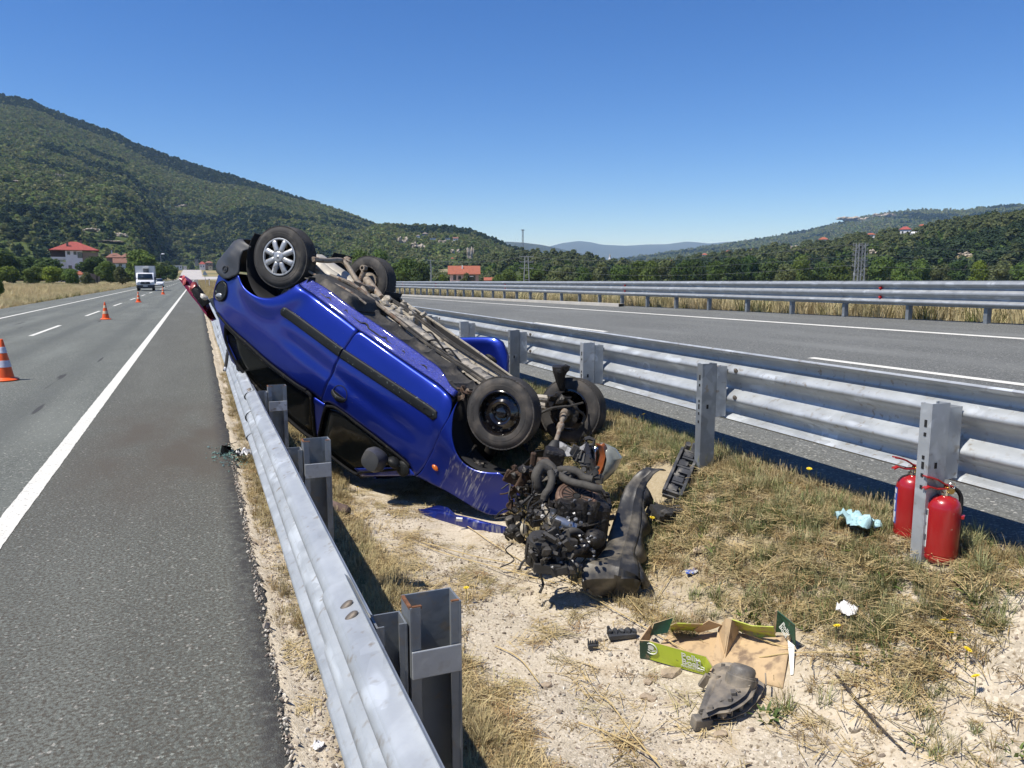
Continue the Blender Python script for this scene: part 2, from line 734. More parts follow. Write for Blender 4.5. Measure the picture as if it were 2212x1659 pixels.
# darker wheel tracks, a few sealed cracks and rubber smears on the lanes
_trk = None
for _x in (-2.35, -4.05, -5.75, -7.25):
    a_, b_ = rng_node(N, L, sx.outputs['X'], _x - .42, _x - .05), rng_node(N, L, sx.outputs['X'], _x + .42, _x + .05)
    over(m_asph, (.098, .104, .094), mul_node(N, L, a_, b_, noise_mask(m_asph, .8, .25, .75, 5, stretch=(1, .06, 1))))
over(m_asph, (.060, .060, .058), mul_node(N, L, rng_node(N, L, sx.outputs['X'], -1.6, -2.0), noise_mask(m_asph, 3.0, .70, .74, 2, stretch=(1.5, .10, 1), seed=7)))
rx = np.r_[np.arange(-10.4, 0, .65), -.1, .0, .1, .16]
ry = steps((-8, 1, 1.0), (1, 14, .06), (14, 40, .5), (40, 425, 7))
G = np.zeros((len(rx) + 3, len(ry), 3))
edge = .245 + fbm(ry * 0 + 1, ry, .5, 4, 11) * .10 + fbm(ry * 0, ry, .09, 2, 12) * .05
for i, x in enumerate(rx):
    G[i, :, 0], G[i, :, 1], G[i, :, 2] = x, ry, 0.0
for k, (dx, dz) in enumerate(((0, -.006), (.02, -.03), (.025, -.09))):
    G[len(rx) + k, :, 0], G[len(rx) + k, :, 1] = edge + dx + fbm(ry * 0 + k, ry, .05, 2, 13) * .02, ry
    G[len(rx) + k, :, 2] = dz
lift = 6.6 * sstep(420, 680, ry)
G[:, :, 2] += lift[None]
mb = MB()
mb.grid(G, flip=True)
road = tag(mb.build("road", m_asph, angle=180), kind='structure')

m_paint = mat("road_paint", (.72, .70, .62), rough=.7, var=.12, vscale=4, bump=.3, bscale=160)
over(m_paint, (.26, .25, .23), noise_mask(m_paint, 45, .57, .70, 4))


def stripe(name, pts_a, pts_b, parent, z=.004, n=1):
    mb = MB()
    A, B = np.asarray(pts_a, float), np.asarray(pts_b, float)
    G = np.stack([A, B], 0)
    G[:, :, 2] += z
    mb.grid(G, flip=True)
    return mb.build(name, m_paint, parent)


yy = steps((-8, 16, .08), (16, 430, 6))


def rag(y, k):
    return np.where(y < 16, fbm(y * 0 + k, y, .07, 2, 17) * .014, 0)


def flat_line(name, x0, x1, y):
    z = 6.6 * sstep(420, 680, y)
    a = np.stack([x0 + rag(y, 1), y, z], 1)
    b = np.stack([x1 + rag(y, 2), y, z], 1)
    return stripe(name, a, b, road)


flat_line("edge_line", -1.505, -1.345, yy)
flat_line("edge_line", -8.19, -8.03, yy)
for k in range(-1, 26):
    y0 = 27.75 + 12.95 * k
    if y0 > 330:
        break
    flat_line("lane_dash", -4.96, -4.82, np.linspace(y0, y0 + 5.6, 4))

ryr = steps((-14, 30, 1.0), (30, 165, 5))
vv = np.linspace(0, 1, 14)
G = np.zeros((len(vv) + 1, len(ryr), 3))
for i, v in enumerate(vv):
    G[i, :, 0] = xr_near(ryr) * (1 - v) + xr_far(ryr) * v
    G[i, :, 1] = ryr
    G[i, :, 2] = zr_near(ryr) * (1 - v) + zr_far(ryr) * v
G = np.concatenate([np.stack([xr_near(ryr) - .04, ryr, zr_near(ryr) - .12], -1)[None], G[:-1]], 0)
mb = MB()
mb.grid(G, flip=True)
road_r = tag(mb.build("road", m_asph_r, angle=180), kind='structure')


def right_line(name, v0, v1, y):
    out = []
    for v in (v0, v1):
        out.append(np.stack([xr_near(y) * (1 - v) + xr_far(y) * v, y, zr_near(y) * (1 - v) + zr_far(y) * v], 1))
    return stripe(name, out[0], out[1], road_r, z=.005)


yl = np.linspace(-10, 160, 60)
right_line("edge_line", .772, .789, yl)
right_line("edge_line", .150, .166, yl)
for k in range(-2, 14):
    y0 = 14.28 + 9.9 * k
    right_line("lane_dash", .402, .4155, np.linspace(y0, y0 + 3.9, 5))

# pale concrete kerb strip at the foot of the far guardrail, where the pavement ends
m_conc = mat("pale_concrete", (.52, .49, .43), rough=.9, var=.2, vscale=1.2, bump=.2)
mb = MB()
yk = np.linspace(23.5, 150, 50)
xk = xr_far(yk) - .45
zk = right_road(xk, yk)
prof = [(-.12, -.03), (-.12, .10), (.12, .10), (.12, -.03)]
mb.grid(np.stack([np.stack([xk + a, yk, zk + b], 1) for a, b in prof], 0))
tag(mb.build("kerb", m_conc, smooth=False), kind='structure')

# the pale road climbing to the village and its junction
m_pale = mat("pale_road", (.46, .43, .40), rough=.9, var=.15, vscale=.1, bump=.1)
mb = MB()
yp = steps((418, 690, 6))
for xa, xb, ya, yb in ((-9.5, 3.0, 418, 690), (3.0, 22, 418, 500)):
    ys = yp[(yp >= ya) & (yp <= yb)]
    xs = np.linspace(xa, xb, 6)
    A, B = np.meshgrid(xs, ys, indexing='ij')
    mb.grid(np.stack([A, B, np.maximum(ground(A, B), -.06) + .12], -1), flip=True)
tag(mb.build("pale_road", m_pale, angle=180), kind='structure')


# ------------------------------------------------------------------ hills
def skyline(pts):
    a = np.array(pts, float)
    return lambda x: np.interp(x, a[:, 0], a[:, 1])


def hill(name, pts, x0, x1, r0, r1, zf, m, nx=150, nr=60, back=1.6, rough=14.0, power=1.0, tree=0.0, seed=1, gully=.25):
    """a hill as a height field over azimuth and distance, its crest at the measured elevation angle"""
    sky = skyline(pts)
    xs = np.linspace(x0, x1, nx)
    az = np.array([math.atan2(*(ray(x, 560)[:2])) for x in xs])
    el = np.array([ray(x, sky(x))[2] / math.hypot(*ray(x, sky(x))[:2]) for x in xs])
    R0 = np.array([r0(x) if callable(r0) else r0 for x in xs])
    R1 = np.array([r1(x) if callable(r1) else r1 for x in xs])
    crest = CAM_H + R1 * el - tree
    t = np.r_[np.linspace(0, 1, nr), np.linspace(1, back, 16)[1:]]
    R = R0[:, None] + (R1 - R0)[:, None] * t[None]
    X, Y = R * np.sin(az)[:, None], R * np.cos(az)[:, None]
    g = np.where(t <= 1, np.clip(t, 0, 1) ** power, 1 - ((t - 1) / (back - 1)) ** 1.3)
    Z = zf + (crest[:, None] - zf) * g[None]
    w = np.clip(t * (1.0 - t) * 4, 0, 1)[None]
    Z = Z + w * (fbm(X, Y, (r1(0) if callable(r1) else r1) * .16, 5, seed) * rough * 6 * gully) + fbm(X, Y, rough * 3, 3, seed + 3) * rough * .25 * np.clip(t * 3, 0, 1)[None] * (t < .97)[None]
    # keep every point below the line of sight to the crest so that the skyline stays where it is
    lim = CAM_H + R * (el[:, None] * (.02 + .98 * np.clip(t, 0, 1)[None] ** .5)) - tree * .5
    Z = np.where(t[None] < 1, np.minimum(Z, lim), Z)
    mb = MB()
    mb.grid(np.stack([X, Y, Z], -1))
    o = mb.build(name, m, angle=180)
    tag(o, kind='structure')
    return dict(X=X, Y=Y, Z=Z, az=az, t=t, R0=R0, R1=R1, sky=sky, xs=xs, el=el, n=nr)


def hill_points(h, n, tmin=0.0, tmax=1.0, seed=0, xr=None):
    """random points on the camera side of a hill, even over its area"""
    g = np.random.default_rng(seed)
    nx, nr = len(h['az']), h['n']
    u = g.random(n * 3)
    t = np.sqrt(tmin ** 2 + (tmax ** 2 - tmin ** 2) * u)
    a = g.random(n * 3)
    if xr:
        a = np.interp(xr[0] + (xr[1] - xr[0]) * a, h['xs'], np.linspace(0, 1, nx))
    fi, fj = a * (nx - 1), t * (nr - 1)
    i, j = np.minimum(fi.astype(int), nx - 2), np.minimum(fj.astype(int), nr - 2)
    di, dj = (fi - i)[:, None], (fj - j)[:, None]
    P = np.stack([h['X'], h['Y'], h['Z']], -1)
    Q = P[i, j] * (1 - di) * (1 - dj) + P[i + 1, j] * di * (1 - dj) + P[i, j + 1] * (1 - di) * dj + P[i + 1, j + 1] * di * dj
    # weight by distance so that the spread is even
    r = np.hypot(Q[:, 0], Q[:, 1])
    keep = g.random(len(r)) < r / r.max()
    return Q[keep][:n], t[keep][:n]


def hill_mat(name, c1, c2, c3, sc=.012, fine=.15):
    m = mat(name, c1, rough=1.0, var=.3, vscale=sc, color2=c2, spec=.0, vdetail=9, coords='Object', vmix=(.4, .6))
    over(m, c3, noise_mask(m, sc * 2.2, .60, .68, 8, seed=3.1))
    return m


m_hillA = hill_mat("mountain_scrub", (.085, .108, .038), (.064, .086, .030), (.22, .19, .11), .01)
m_hillB = hill_mat("hill_scrub", (.062, .080, .030), (.048, .066, .024), (.36, .29, .19), .012)
m_hillF = hill_mat("right_hill_scrub", (.066, .084, .032), (.05, .068, .026), (.32, .26, .14), .014)
m_hillE = hill_mat("far_ridge_scrub", (.052, .066, .034), (.038, .052, .028), (.12, .115, .08), .0022)
m_far = mat("distant_mountain_ground", (.055, .065, .04), rough=1, var=.3, vscale=.002, spec=0)

HA = hill("mountain", [(-900, 120), (-400, 165), (0, 203), (40, 209), (100, 222), (165, 252), (210, 270), (235, 278), (270, 291), (305, 311), (380, 338), (450, 362), (560, 396),
          (640, 427), (700, 443), (745, 457), (800, 478), (850, 497), (900, 517), (980, 545), (1100, 575), (1200, 590)], -900, 1200,
          lambda x: np.interp(x, [-900, 290, 370, 480, 620, 1200], [330, 430, 740, 740, 540, 700]), lambda x: np.interp(x, [-900, 0, 700, 1200], [1700, 1750, 1500, 1300]), 0, m_hillA,
          nx=230, nr=90, rough=22, power=1.12, tree=2.0, seed=1, gully=.35)
HB = hill("hill", [(600, 585), (680, 545), (740, 512), (790, 490), (830, 479), (860, 484), (900, 484), (960, 487), (1000, 490), (1030, 501), (1062, 514), (1110, 535), (1150, 551), (1200, 566), (1260, 580)],
          600, 1260, 520, 1050, -1, m_hillB, nx=120, nr=50, rough=10, power=.95, tree=4.0, seed=5)
HC = hill("hill", [(980, 575), (1060, 552), (1113, 541), (1150, 542), (1178, 544), (1215, 545), (1252, 549), (1280, 554), (1307, 560), (1350, 566), (1420, 574), (1500, 583)],
          980, 1500, 330, 560, -4, m_hillB, nx=80, nr=30, rough=5, power=.9, tree=5.0, seed=9)
HF = hill("hill", [(1380, 582), (1481, 558), (1540, 553), (1580, 549), (1646, 538), (1712, 531), (1780, 526), (1811, 521), (1868, 507), (1920, 503), (1977, 497), (2026, 484), (2076, 479),
          (2142, 464), (2212, 457), (2400, 430), (2900, 380)], 1380, 2900, lambda x: np.interp(x, [1380, 2900], [330, 230]), lambda x: np.interp(x, [1380, 1700, 2300, 2900], [760, 720, 560, 480]), -4, m_hillF,
          nx=160, nr=60, rough=7, power=.85, tree=4.0, seed=13)
HE = hill("ridge", [(1240, 575), (1400, 554), (1481, 541), (1580, 527), (1660, 515), (1712, 507), (1745, 500), (1780, 490), (1811, 483), (1838, 474), (1880, 466), (1943, 458.5), (2043, 455), (2070, 457), (2109, 451),
          (2212, 445), (2500, 420), (2900, 400)], 1240, 2900, 1500, 3300, -5, m_hillE, nx=160, nr=50, rough=40, power=.9, seed=17, gully=.3)
HD1 = hill("distant_mountain", [(800, 575), (900, 545), (1000, 528), (1095, 522), (1130, 524), (1170, 529), (1200, 535), (1240, 544), (1290, 556), (1360, 570)], 800, 1360, 3600, 5200, -5, m_far, nx=60, nr=24, rough=30, seed=21)
HD2 = hill("distant_mountain", [(1040, 560), (1120, 545), (1180, 534), (1215, 525), (1250, 520.5), (1275, 523), (1300, 528.5), (1350, 531), (1400, 528), (1440, 527.5), (1480, 522), (1500, 523), (1530, 526), (1576, 522),
          (1640, 530), (1720, 540), (1800, 556)], 1040, 1800, 7800, 10500, -5, m_far, nx=110, nr=24, rough=60, seed=25)
# ------------------------------------------------------------------ trees
def leaf_mat(name, c, c2, rnd=.25, vs=1.2):
    m = mat(name, c, rough=.75, var=.4, vscale=vs, color2=c2, spec=.15, rnd=rnd)
    b = m.node_tree.nodes["Principled BSDF"]
    N, L = m.node_tree.nodes, m.node_tree.links
    tr = N.new('ShaderNodeBsdfTranslucent')
    L.new(b.inputs['Base Color'].links[0].from_socket, tr.inputs['Color'])
    ms = N.new('ShaderNodeMixShader')
    ms.inputs[0].default_value = .34
    L.new(b.outputs[0], ms.inputs[1])
    L.new(tr.outputs[0], ms.inputs[2])
    L.new(ms.outputs[0], N['Material Output'].inputs['Surface'])
    return m


m_leaf_dark = leaf_mat("leaves_dark", (.085, .130, .034), (.050, .084, .024))
m_leaf_mid = leaf_mat("leaves_mid", (.130, .185, .042), (.078, .120, .028))
m_leaf_lite = leaf_mat("leaves_light", (.215, .265, .036), (.125, .170, .026))
m_leaf_olive = leaf_mat("leaves_olive", (.155, .175, .072), (.095, .115, .046))
m_leaf_pine = leaf_mat("leaves_pine", (.055, .085, .040), (.038, .062, .030))
m_bark = mat("bark", (.13, .10, .075), rough=.95, var=.4, vscale=6, bump=.6, bscale=25)


def crown_mesh(name, m, n=900, leaf=.06, seed=0, lobes=9, tall=1.0, core=True, flat=.8, jag=1.0):
    """a crown of many leaf sprays spread through several uneven lobes; about 1 wide, 'tall' high, its base at z = 0"""
    g = np.random.default_rng(seed)
    L = []
    for k in range(lobes):
        a = g.uniform(0, 6.28)
        h = g.uniform(.18, .86)
        rr = .30 * math.sin(math.pi * min(.92, max(.12, h))) * g.uniform(.35, 1.1)
        L.append((rr * math.cos(a), rr * math.sin(a), h * tall, g.uniform(.14, .27)))
    L.append((0, 0, .5 * tall, .30))
    w = np.array([l[3] ** 2 for l in L])
    w /= w.sum()
    k = g.choice(len(L), n, p=w)
    d = g.normal(size=(n, 3))
    d /= np.linalg.norm(d, axis=1)[:, None]
    rad = np.array([L[i][3] for i in k]) * g.uniform(.55, 1.08, n) ** .6
    c = np.array([L[i][:3] for i in k])
    P = c + d * rad[:, None] * np.array([1, 1, flat * max(1, tall * .9)])
    P[:, 2] = np.maximum(P[:, 2], .02)
    nrm = d * .8 + g.normal(size=(n, 3)) * .55 * jag
    nrm[:, 2] += .25
    nrm /= np.linalg.norm(nrm, axis=1)[:, None]
    t = np.cross(nrm, g.normal(size=(n, 3)))
    t /= np.linalg.norm(t, axis=1)[:, None]
    b = np.cross(nrm, t)
    s = leaf * g.uniform(.6, 1.5, n)[:, None]
    V = np.stack([P - t * s - b * s * .55, P + t * s * .2 - b * s * .75, P + t * s * 1.1 + b * s * .1, P + t * s * .1 + b * s * .8, P - t * s * .8 + b * s * .45], 1).reshape(-1, 3)
    me = bpy.data.meshes.new(name)
    verts, faces = V.tolist(), [tuple(range(5 * i, 5 * i + 5)) for i in range(n)]
    if core:
        mb = MB()
        for q, l in enumerate(L):
            mb.blob(l[:3], (l[3] * .72, l[3] * .72, l[3] * .72 * flat * max(1, tall * .9)), seed=seed * 31 + q, jit=.3, sub=1)
        o = len(verts)
        verts += mb.v
        faces += [tuple(i + o for i in f) for f in mb.f]
    me.from_pydata(verts, [], faces)
    me.materials.append(m)
    me.update()
    return me


def trunk_mesh(name, seed=0, h=1.0, r=.05):
    g = random.Random(seed)
    mb = MB()
    top = (g.uniform(-.05, .05), g.uniform(-.05, .05), h * .6)
    mb.tube([(0, 0, -.05), (g.uniform(-.02, .02), 0, h * .3), top], [r, r * .75, r * .5], 7)
    for k in range(4):
        a = g.uniform(0, 6.28)
        z = h * g.uniform(.28, .55)
        mb.tube([(0, 0, z), (.12 * math.cos(a), .12 * math.sin(a), z + .14), (.26 * math.cos(a), .26 * math.sin(a), z + .34)], [r * .5, r * .35, r * .15], 5)
    return mb.mesh(name, m_bark)


CROWN = {}
for nm, m in (("dark", m_leaf_dark), ("mid", m_leaf_mid), ("light", m_leaf_lite), ("olive", m_leaf_olive)):
    CROWN[nm] = [crown_mesh("crown_" + nm, m, n=2600, leaf=.030, seed=50 + k + len(CROWN) * 10, lobes=13 + k, tall=(.85, 1.05, 1.35)[k]) for k in range(3)]
TRUNKS = [trunk_mesh("trunk", k) for k in range(3)]
n_tree = [0]


def tree(pos, w, h, kind, label, group, shape=None, cat="tree", name="tree"):
    k = n_tree[0] % 3 if shape is None else shape
    n_tree[0] += 1
    t = thing(name, label, cat, pos, random.uniform(0, 6.28), group)
    me = CROWN[kind][k]
    tall = (.85, 1.05, 1.35)[k]
    c = bpy.data.objects.new("crown", me)
    COL.objects.link(c)
    c.parent = t
    lift = .10 * h if cat == "tree" else 0.0
    c.location = (0, 0, lift)
    c.scale = (w, w, (h - lift) / tall)
    s = bpy.data.objects.new("trunk" if cat == "tree" else "stem", TRUNKS[k])
    COL.objects.link(s)
    s.parent = t
    s.scale = (h * .8, h * .8, h)
    return t


def tree_px(x, ytop, wpx, dist, zb, kind, label, group, shape=None, cat="tree", name="tree"):
    P = at_d(x, ytop, dist)
    w = wpx * dist / F_PX
    return tree((P[0], P[1], zb), w, P[2] - zb, kind, label, group, shape, cat, name)


KN = {"dark": "dark green", "mid": "mid green", "light": "bright yellow-green", "olive": "dull olive-green"}
ORD = ["first", "second", "third", "fourth", "fifth", "sixth", "seventh", "eighth", "ninth", "tenth", "eleventh", "twelfth", "thirteenth", "fourteenth", "fifteenth",
       "sixteenth", "seventeenth", "eighteenth", "nineteenth", "twentieth", "twenty-first", "twenty-second", "twenty-third", "twenty-fourth", "twenty-fifth", "twenty-sixth",
       "twenty-seventh", "twenty-eighth", "twenty-ninth", "thirtieth"]

# left of the road, round the white house
tree_px(302, 542, 88, 190, -.1, "mid", "large round green tree directly behind the white box truck", "trees beside the left field", 0)
tree_px(205, 547, 74, 185, -.1, "dark", "dense dark green tree right of the white red-roofed house", "trees beside the left field", 1)
tree_px(236, 566, 54, 176, -.1, "mid", "bushy green tree left of the white truck under the brown roofs", "trees beside the left field", 0)
tree_px(262, 575, 40, 160, -.1, "olive", "low olive tree close to the left side of the white truck", "trees beside the left field", 0)
tree_px(345, 566, 44, 215, -.1, "dark", "dark tree standing right of the large round tree behind the truck", "trees beside the left field", 1)
tree_px(372, 574, 34, 300, -.1, "mid", "small green tree left of where the pale road climbs", "trees beside the left field", 0)
tree_px(140, 580, 56, 200, -.1, "dark", "dark tree in front of the left balcony of the white house", "trees beside the left field", 0)
tree_px(100, 556, 88, 205, -.1, "dark", "wide dark green tree left of the white house", "trees beside the left field", 0)
tree_px(48, 548, 86, 215, -.1, "dark", "broad dark green tree near the left picture edge", "trees beside the left field", 1)
tree_px(-8, 540, 84, 210, -.1, "mid", "tall green tree cut by the left picture edge", "trees beside the left field", 1)
tree_px(20, 572, 62, 180, -.1, "light", "yellow-green shrub at the far left of the field edge", "shrubs along the left field", 0, "shrub", "shrub")
tree_px(70, 577, 56, 178, -.1, "mid", "green shrub second from the left along the field edge", "shrubs along the left field", 0, "shrub", "shrub")
tree_px(112, 572, 58, 172, -.1, "light", "bright yellow-green shrub in front of the white house", "shrubs along the left field", 0, "shrub", "shrub")
tree_px(152, 582, 48, 165, -.1, "mid", "mid green shrub below the tiled lean-to of the white house", "shrubs along the left field", 0, "shrub", "shrub")
tree_px(188, 588, 36, 160, -.1, "olive", "low olive shrub between field and dark tree", "shrubs along the left field", 0, "shrub", "shrub")
tree_px(-6, 604, 26, 66, -.1, "dark", "small dark thorn bush at the left picture edge in the straw", "shrubs along the left field", 0, "shrub", "shrub")
# village trees at the end of the road
for x, yt, w, d, kd, lb in ((414, 566, 16, 660, "mid", "round green tree between the village houses above the pale road"),
                            (380, 560, 26, 680, "dark", "dark tree behind the white shed at the end of the road"),
                            (362, 563, 26, 480, "dark", "dark tree below the street lamp left of the village"),
                            (443, 562, 16, 700, "mid", "green tree at the right end of the village houses")):
    tree_px(x, yt, w, d, -.1 if d < 500 else 5.0, kd, lb, "village trees", 0)
# behind the overturned car and the centre house
for x, yt, w, d, kd, sh, lb in ((780, 543, 52, 190, "mid", 1, "green tree right behind the grey roof above the car"),
                                (822, 541, 44, 230, "mid", 1, "tall bright tree above the raised right rear wheel"),
                                (872, 562, 74, 205, "mid", 0, "broad green tree left of the grey utility pole"),
                                (906, 566, 60, 200, "dark", 0, "dark tree touching the grey utility pole from the left"),
                                (958, 590, 26, 260, "light", 0, "small pale green tree left of the orange-roofed house"),
                                (1008, 590, 30, 240, "olive", 0, "olive tree in front of the orange-roofed house"),
                                (1043, 585, 36, 330, "dark", 0, "dark tree behind the small orange shed")):
    tree_px(x, yt, w, d, -2.5, kd, lb, "trees around the orange-roofed house", sh)
# the row in the valley beyond the far guardrail
row = [(1075, 594, 34, 150, "mid"), (1100, 584, 46, 165, "mid"), (1147, 570, 84, 180, "mid"), (1195, 583, 50, 150, "olive"), (1225, 572, 60, 190, "olive"), (1262, 576, 56, 160, "mid"),
       (1300, 568, 62, 190, "olive"), (1342, 574, 56, 150, "mid"), (1376, 560, 58, 200, "mid"), (1408, 566, 56, 160, "mid"), (1440, 557, 58, 195, "olive"), (1474, 562, 54, 165, "mid"),
       (1506, 558, 60, 190, "dark"), (1545, 566, 54, 150, "mid"), (1582, 554, 66, 195, "dark"), (1622, 551, 64, 205, "dark"), (1662, 551, 62, 200, "dark"), (1700, 566, 58, 150, "olive"),
       (1736, 556, 64, 185, "mid"), (1776, 558, 60, 200, "dark"), (1815, 562, 60, 165, "mid"), (1862, 560, 62, 195, "olive"), (1906, 556, 66, 185, "mid"), (1948, 566, 58, 150, "mid"),
       (1988, 562, 62, 190, "mid"), (2032, 570, 58, 150, "olive"), (2072, 561, 58, 190, "dark"), (2122, 556, 50, 160, "light"), (2162, 564, 62, 150, "olive"), (2206, 566, 66, 160, "mid")]
for i, (x, yt, w, d, kd) in enumerate(row):
    d += 62
    P = at_d(x, yt, d)
    tree_px(x, yt, w, d, float(ground(P[0], P[1])), kd, f"{KN[kd]} tree, {ORD[i]} from the left in the row beyond the far guardrail", "trees in a row beyond the far guardrail")

def on_hill(h, x, y):
    """distance along the camera axis at which the line of sight through a pixel meets a hill"""
    i = int(np.argmin(abs(h['xs'] - x)))
    el = ray(x, y)[2] / math.hypot(*ray(x, y)[:2])
    k = h['n']
    R = np.hypot(h['X'][i, :k], h['Y'][i, :k])
    e = (h['Z'][i, :k] - CAM_H) / R
    j = np.argmax(e > el) if (e > el).any() else k - 1
    dirn = ray(x, y)
    return R[j] / math.hypot(dirn[0], dirn[1])


HILL_HOUSES = []
CLEARED = [(140, 212, 520, 596, 245), (955, 1040, 568, 618, 290), (1042, 1070, 596, 610, 305)]
for h_, x, yt, w, hp, wl, rf_, kd, lb in (
        (HB, 903, 507, 9, 7, "w", "gy", 'hip', "small white house on the left of the hill hamlet"),
        (HB, 918, 502, 13, 8, "g", "gy", 'hip', "grey-roofed house at the hill hamlet's top"),
        (HB, 935, 512, 14, 6, "w", "br", 'flat', "low white house in the middle of the hill hamlet"),
        (HB, 967, 512, 12, 6, "w", "gy", 'flat', "low white house with a flat grey roof on the hill"),
        (HB, 984, 512, 12, 8, "w", "br", 'gable', "white gabled house on the right of the hill hamlet"),
        (HB, 977, 556, 7, 7, "c", "or", 'hip', "tiny cream hut below the rock face on the hill"),
        (HF, 1429, 557, 22, 9, "w", "g", 'flat', "wide white hall beyond the trees right of the minaret"),
        (HF, 1447, 561, 11, 8, "b", "or", 'hip', "brown house right beside the wide white hall"),
        (HF, 1522, 547, 13, 9, "w", "or", 'hip', "orange-roofed house farthest left on the right hillside"),
        (HF, 1575, 540, 14, 8, "w", "or", 'hip', "orange-roofed house second from left on the right hillside"),
        (HF, 1626, 537, 21, 8, "c", "br", 'hip', "wide brown-roofed house low on the right hillside"),
        (HF, 1779, 512, 20, 14, "w", "or", 'hip', "white house with a red roof standing alone on the hill crest"),
        (HF, 1881, 503, 20, 10, "w", "or", 'hip', "low white house with a red roof below the two-storey one"),
        (HF, 1956, 489, 24, 18, "w", "red", 'hip', "two-storey white house with a red roof on the right hill crest"),
        (HF, 1979, 500, 18, 10, "w", "w", 'gable', "white gabled shed right of the two-storey house"),
        (HF, 1992, 484, 13, 9, "p", "or", 'hip', "pink house half hidden by trees on the right hill crest"),
        (HF, 2173, 463, 14, 8, "c", "or", 'flat', "yellow flat-roofed house at the top right of the hill")):
    d = min(on_hill(h_, x, yt + hp + 1), float(np.hypot(h_['X'][0, h_['n'] - 1], h_['Y'][0, h_['n'] - 1])))
    HILL_HOUSES.append((x, yt, w, hp, d, wl, rf_, kd, lb))
    CLEARED.append((x - w * .52, x + w * .52, yt - 1, yt + hp * .85, d + 6))

m_rock = mat("rock", (.46, .40, .32), rough=.95, var=.4, vscale=.25, bump=.5, bscale=.8, spec=.1)
for h_, x, y, w, hp, lb in ((HB, 904, 530, 26, 12, "pale rock outcrop under the left houses of the hill hamlet"), (HB, 1016, 550, 18, 22, "tall tan rock face on the right of the rocky hill"),
                            (HB, 985, 545, 22, 9, "low tan rock outcrop left of the tall rock face"), (HB, 870, 519, 22, 12, "reddish rock scar at the left of the hill hamlet"), (HB, 955, 522, 16, 6, "small pale rock below the hamlet's middle house"),
                            (HA, 262, 510, 30, 10, "pale rocky terrace above the brown roofs on the mountain"), (HA, 195, 497, 40, 7, "dark rocky ledge above the white house on the mountain"), (HA, 235, 521, 56, 3, "long pale track cut into the mountain foot"),
                            (HA, 390, 444, 26, 4, "pale earth scar in the middle of the mountain"), (HA, 130, 379, 16, 5, "pale scree patch high on the mountain"), (HA, 24, 391, 40, 4, "pale track on the left shoulder of the mountain"),
                            (HF, 2085, 551, 34, 9, "pale clearing of bare earth on the right hillside"), (HF, 1885, 545, 16, 8, "small bare earth patch right of the lattice towers"), (HF, 1718, 536, 24, 8, "bare earth bank left of the lone white house"),
                            (HE, 1845, 474, 80, 8, "pale cliff band along the top of the hazy ridge"), (HE, 1920, 465, 60, 6, "pale cliff band right of the first on the hazy ridge")):
    d = on_hill(h_, x, y + hp * .5)
    k = d / F_PX
    c = at_d(x, y, d - 2)
    mb = MB()
    gg = random.Random(x)
    for q in range(14):
        mb.blob((c[0] + _rt[0] * gg.uniform(-.5, .5) * w * k, c[1] + _rt[1] * gg.uniform(-.5, .5) * w * k, c[2] + gg.uniform(-.5, .45) * hp * k), (w * k * gg.uniform(.08, .2), w * k * .14, hp * k * gg.uniform(.2, .42)), seed=x + q, jit=.35, sub=2)
    tag(mb.build("rock_outcrop", m_rock, loc=tuple(c), smooth=False), lb, "rock")
    CLEARED.append((x - w * .45, x + w * .45, y - hp * .4, y + hp * .4, d + 8))


def not_cleared(P, size):
    """trees are missing where houses and rocks show through the woods"""
    V = P - CAMP
    V = V + np.array([0, 0, 1.0]) * (np.asarray(size) * .5)[:, None]
    z = V @ _ax
    px, py = CX + F_PX * (V @ _rt) / z, CY + F_PX * (V @ _dn) / z
    m = np.asarray(size) * .5 / z * F_PX
    k = np.ones(len(P), bool)
    for a, b, c, d, dist in CLEARED:
        k &= ~((px > a - m * .7) & (px < b + m * .7) & (py > c - m * .3) & (py < d + m) & (z < dist))
    return k


# woods on the hills: countless, one object each
m_scrub1 = leaf_mat("scrub_leaves", (.215, .265, .075), (.140, .185, .052))
m_scrub2 = leaf_mat("scrub_leaves_dark", (.140, .185, .058), (.095, .130, .042))
m_scrub3 = leaf_mat("scrub_leaves_olive", (.250, .260, .105), (.165, .180, .070))
mini = [crown_mesh("tree_piece", m, n=46, leaf=.17, seed=200 + k, lobes=4, tall=(.8, 1.0, 1.2)[k % 3], jag=1.1) for k, m in
        enumerate((m_scrub1, m_scrub2, m_scrub3, m_scrub1, m_scrub3, m_leaf_pine))]
fine = [crown_mesh("tree_piece", m, n=240, leaf=.075, seed=300 + k, lobes=7, tall=(.8, 1.0, 1.25)[k % 3]) for k, m in
        enumerate((m_leaf_mid, m_leaf_dark, m_leaf_olive, m_leaf_light if False else m_leaf_mid, m_leaf_pine))]


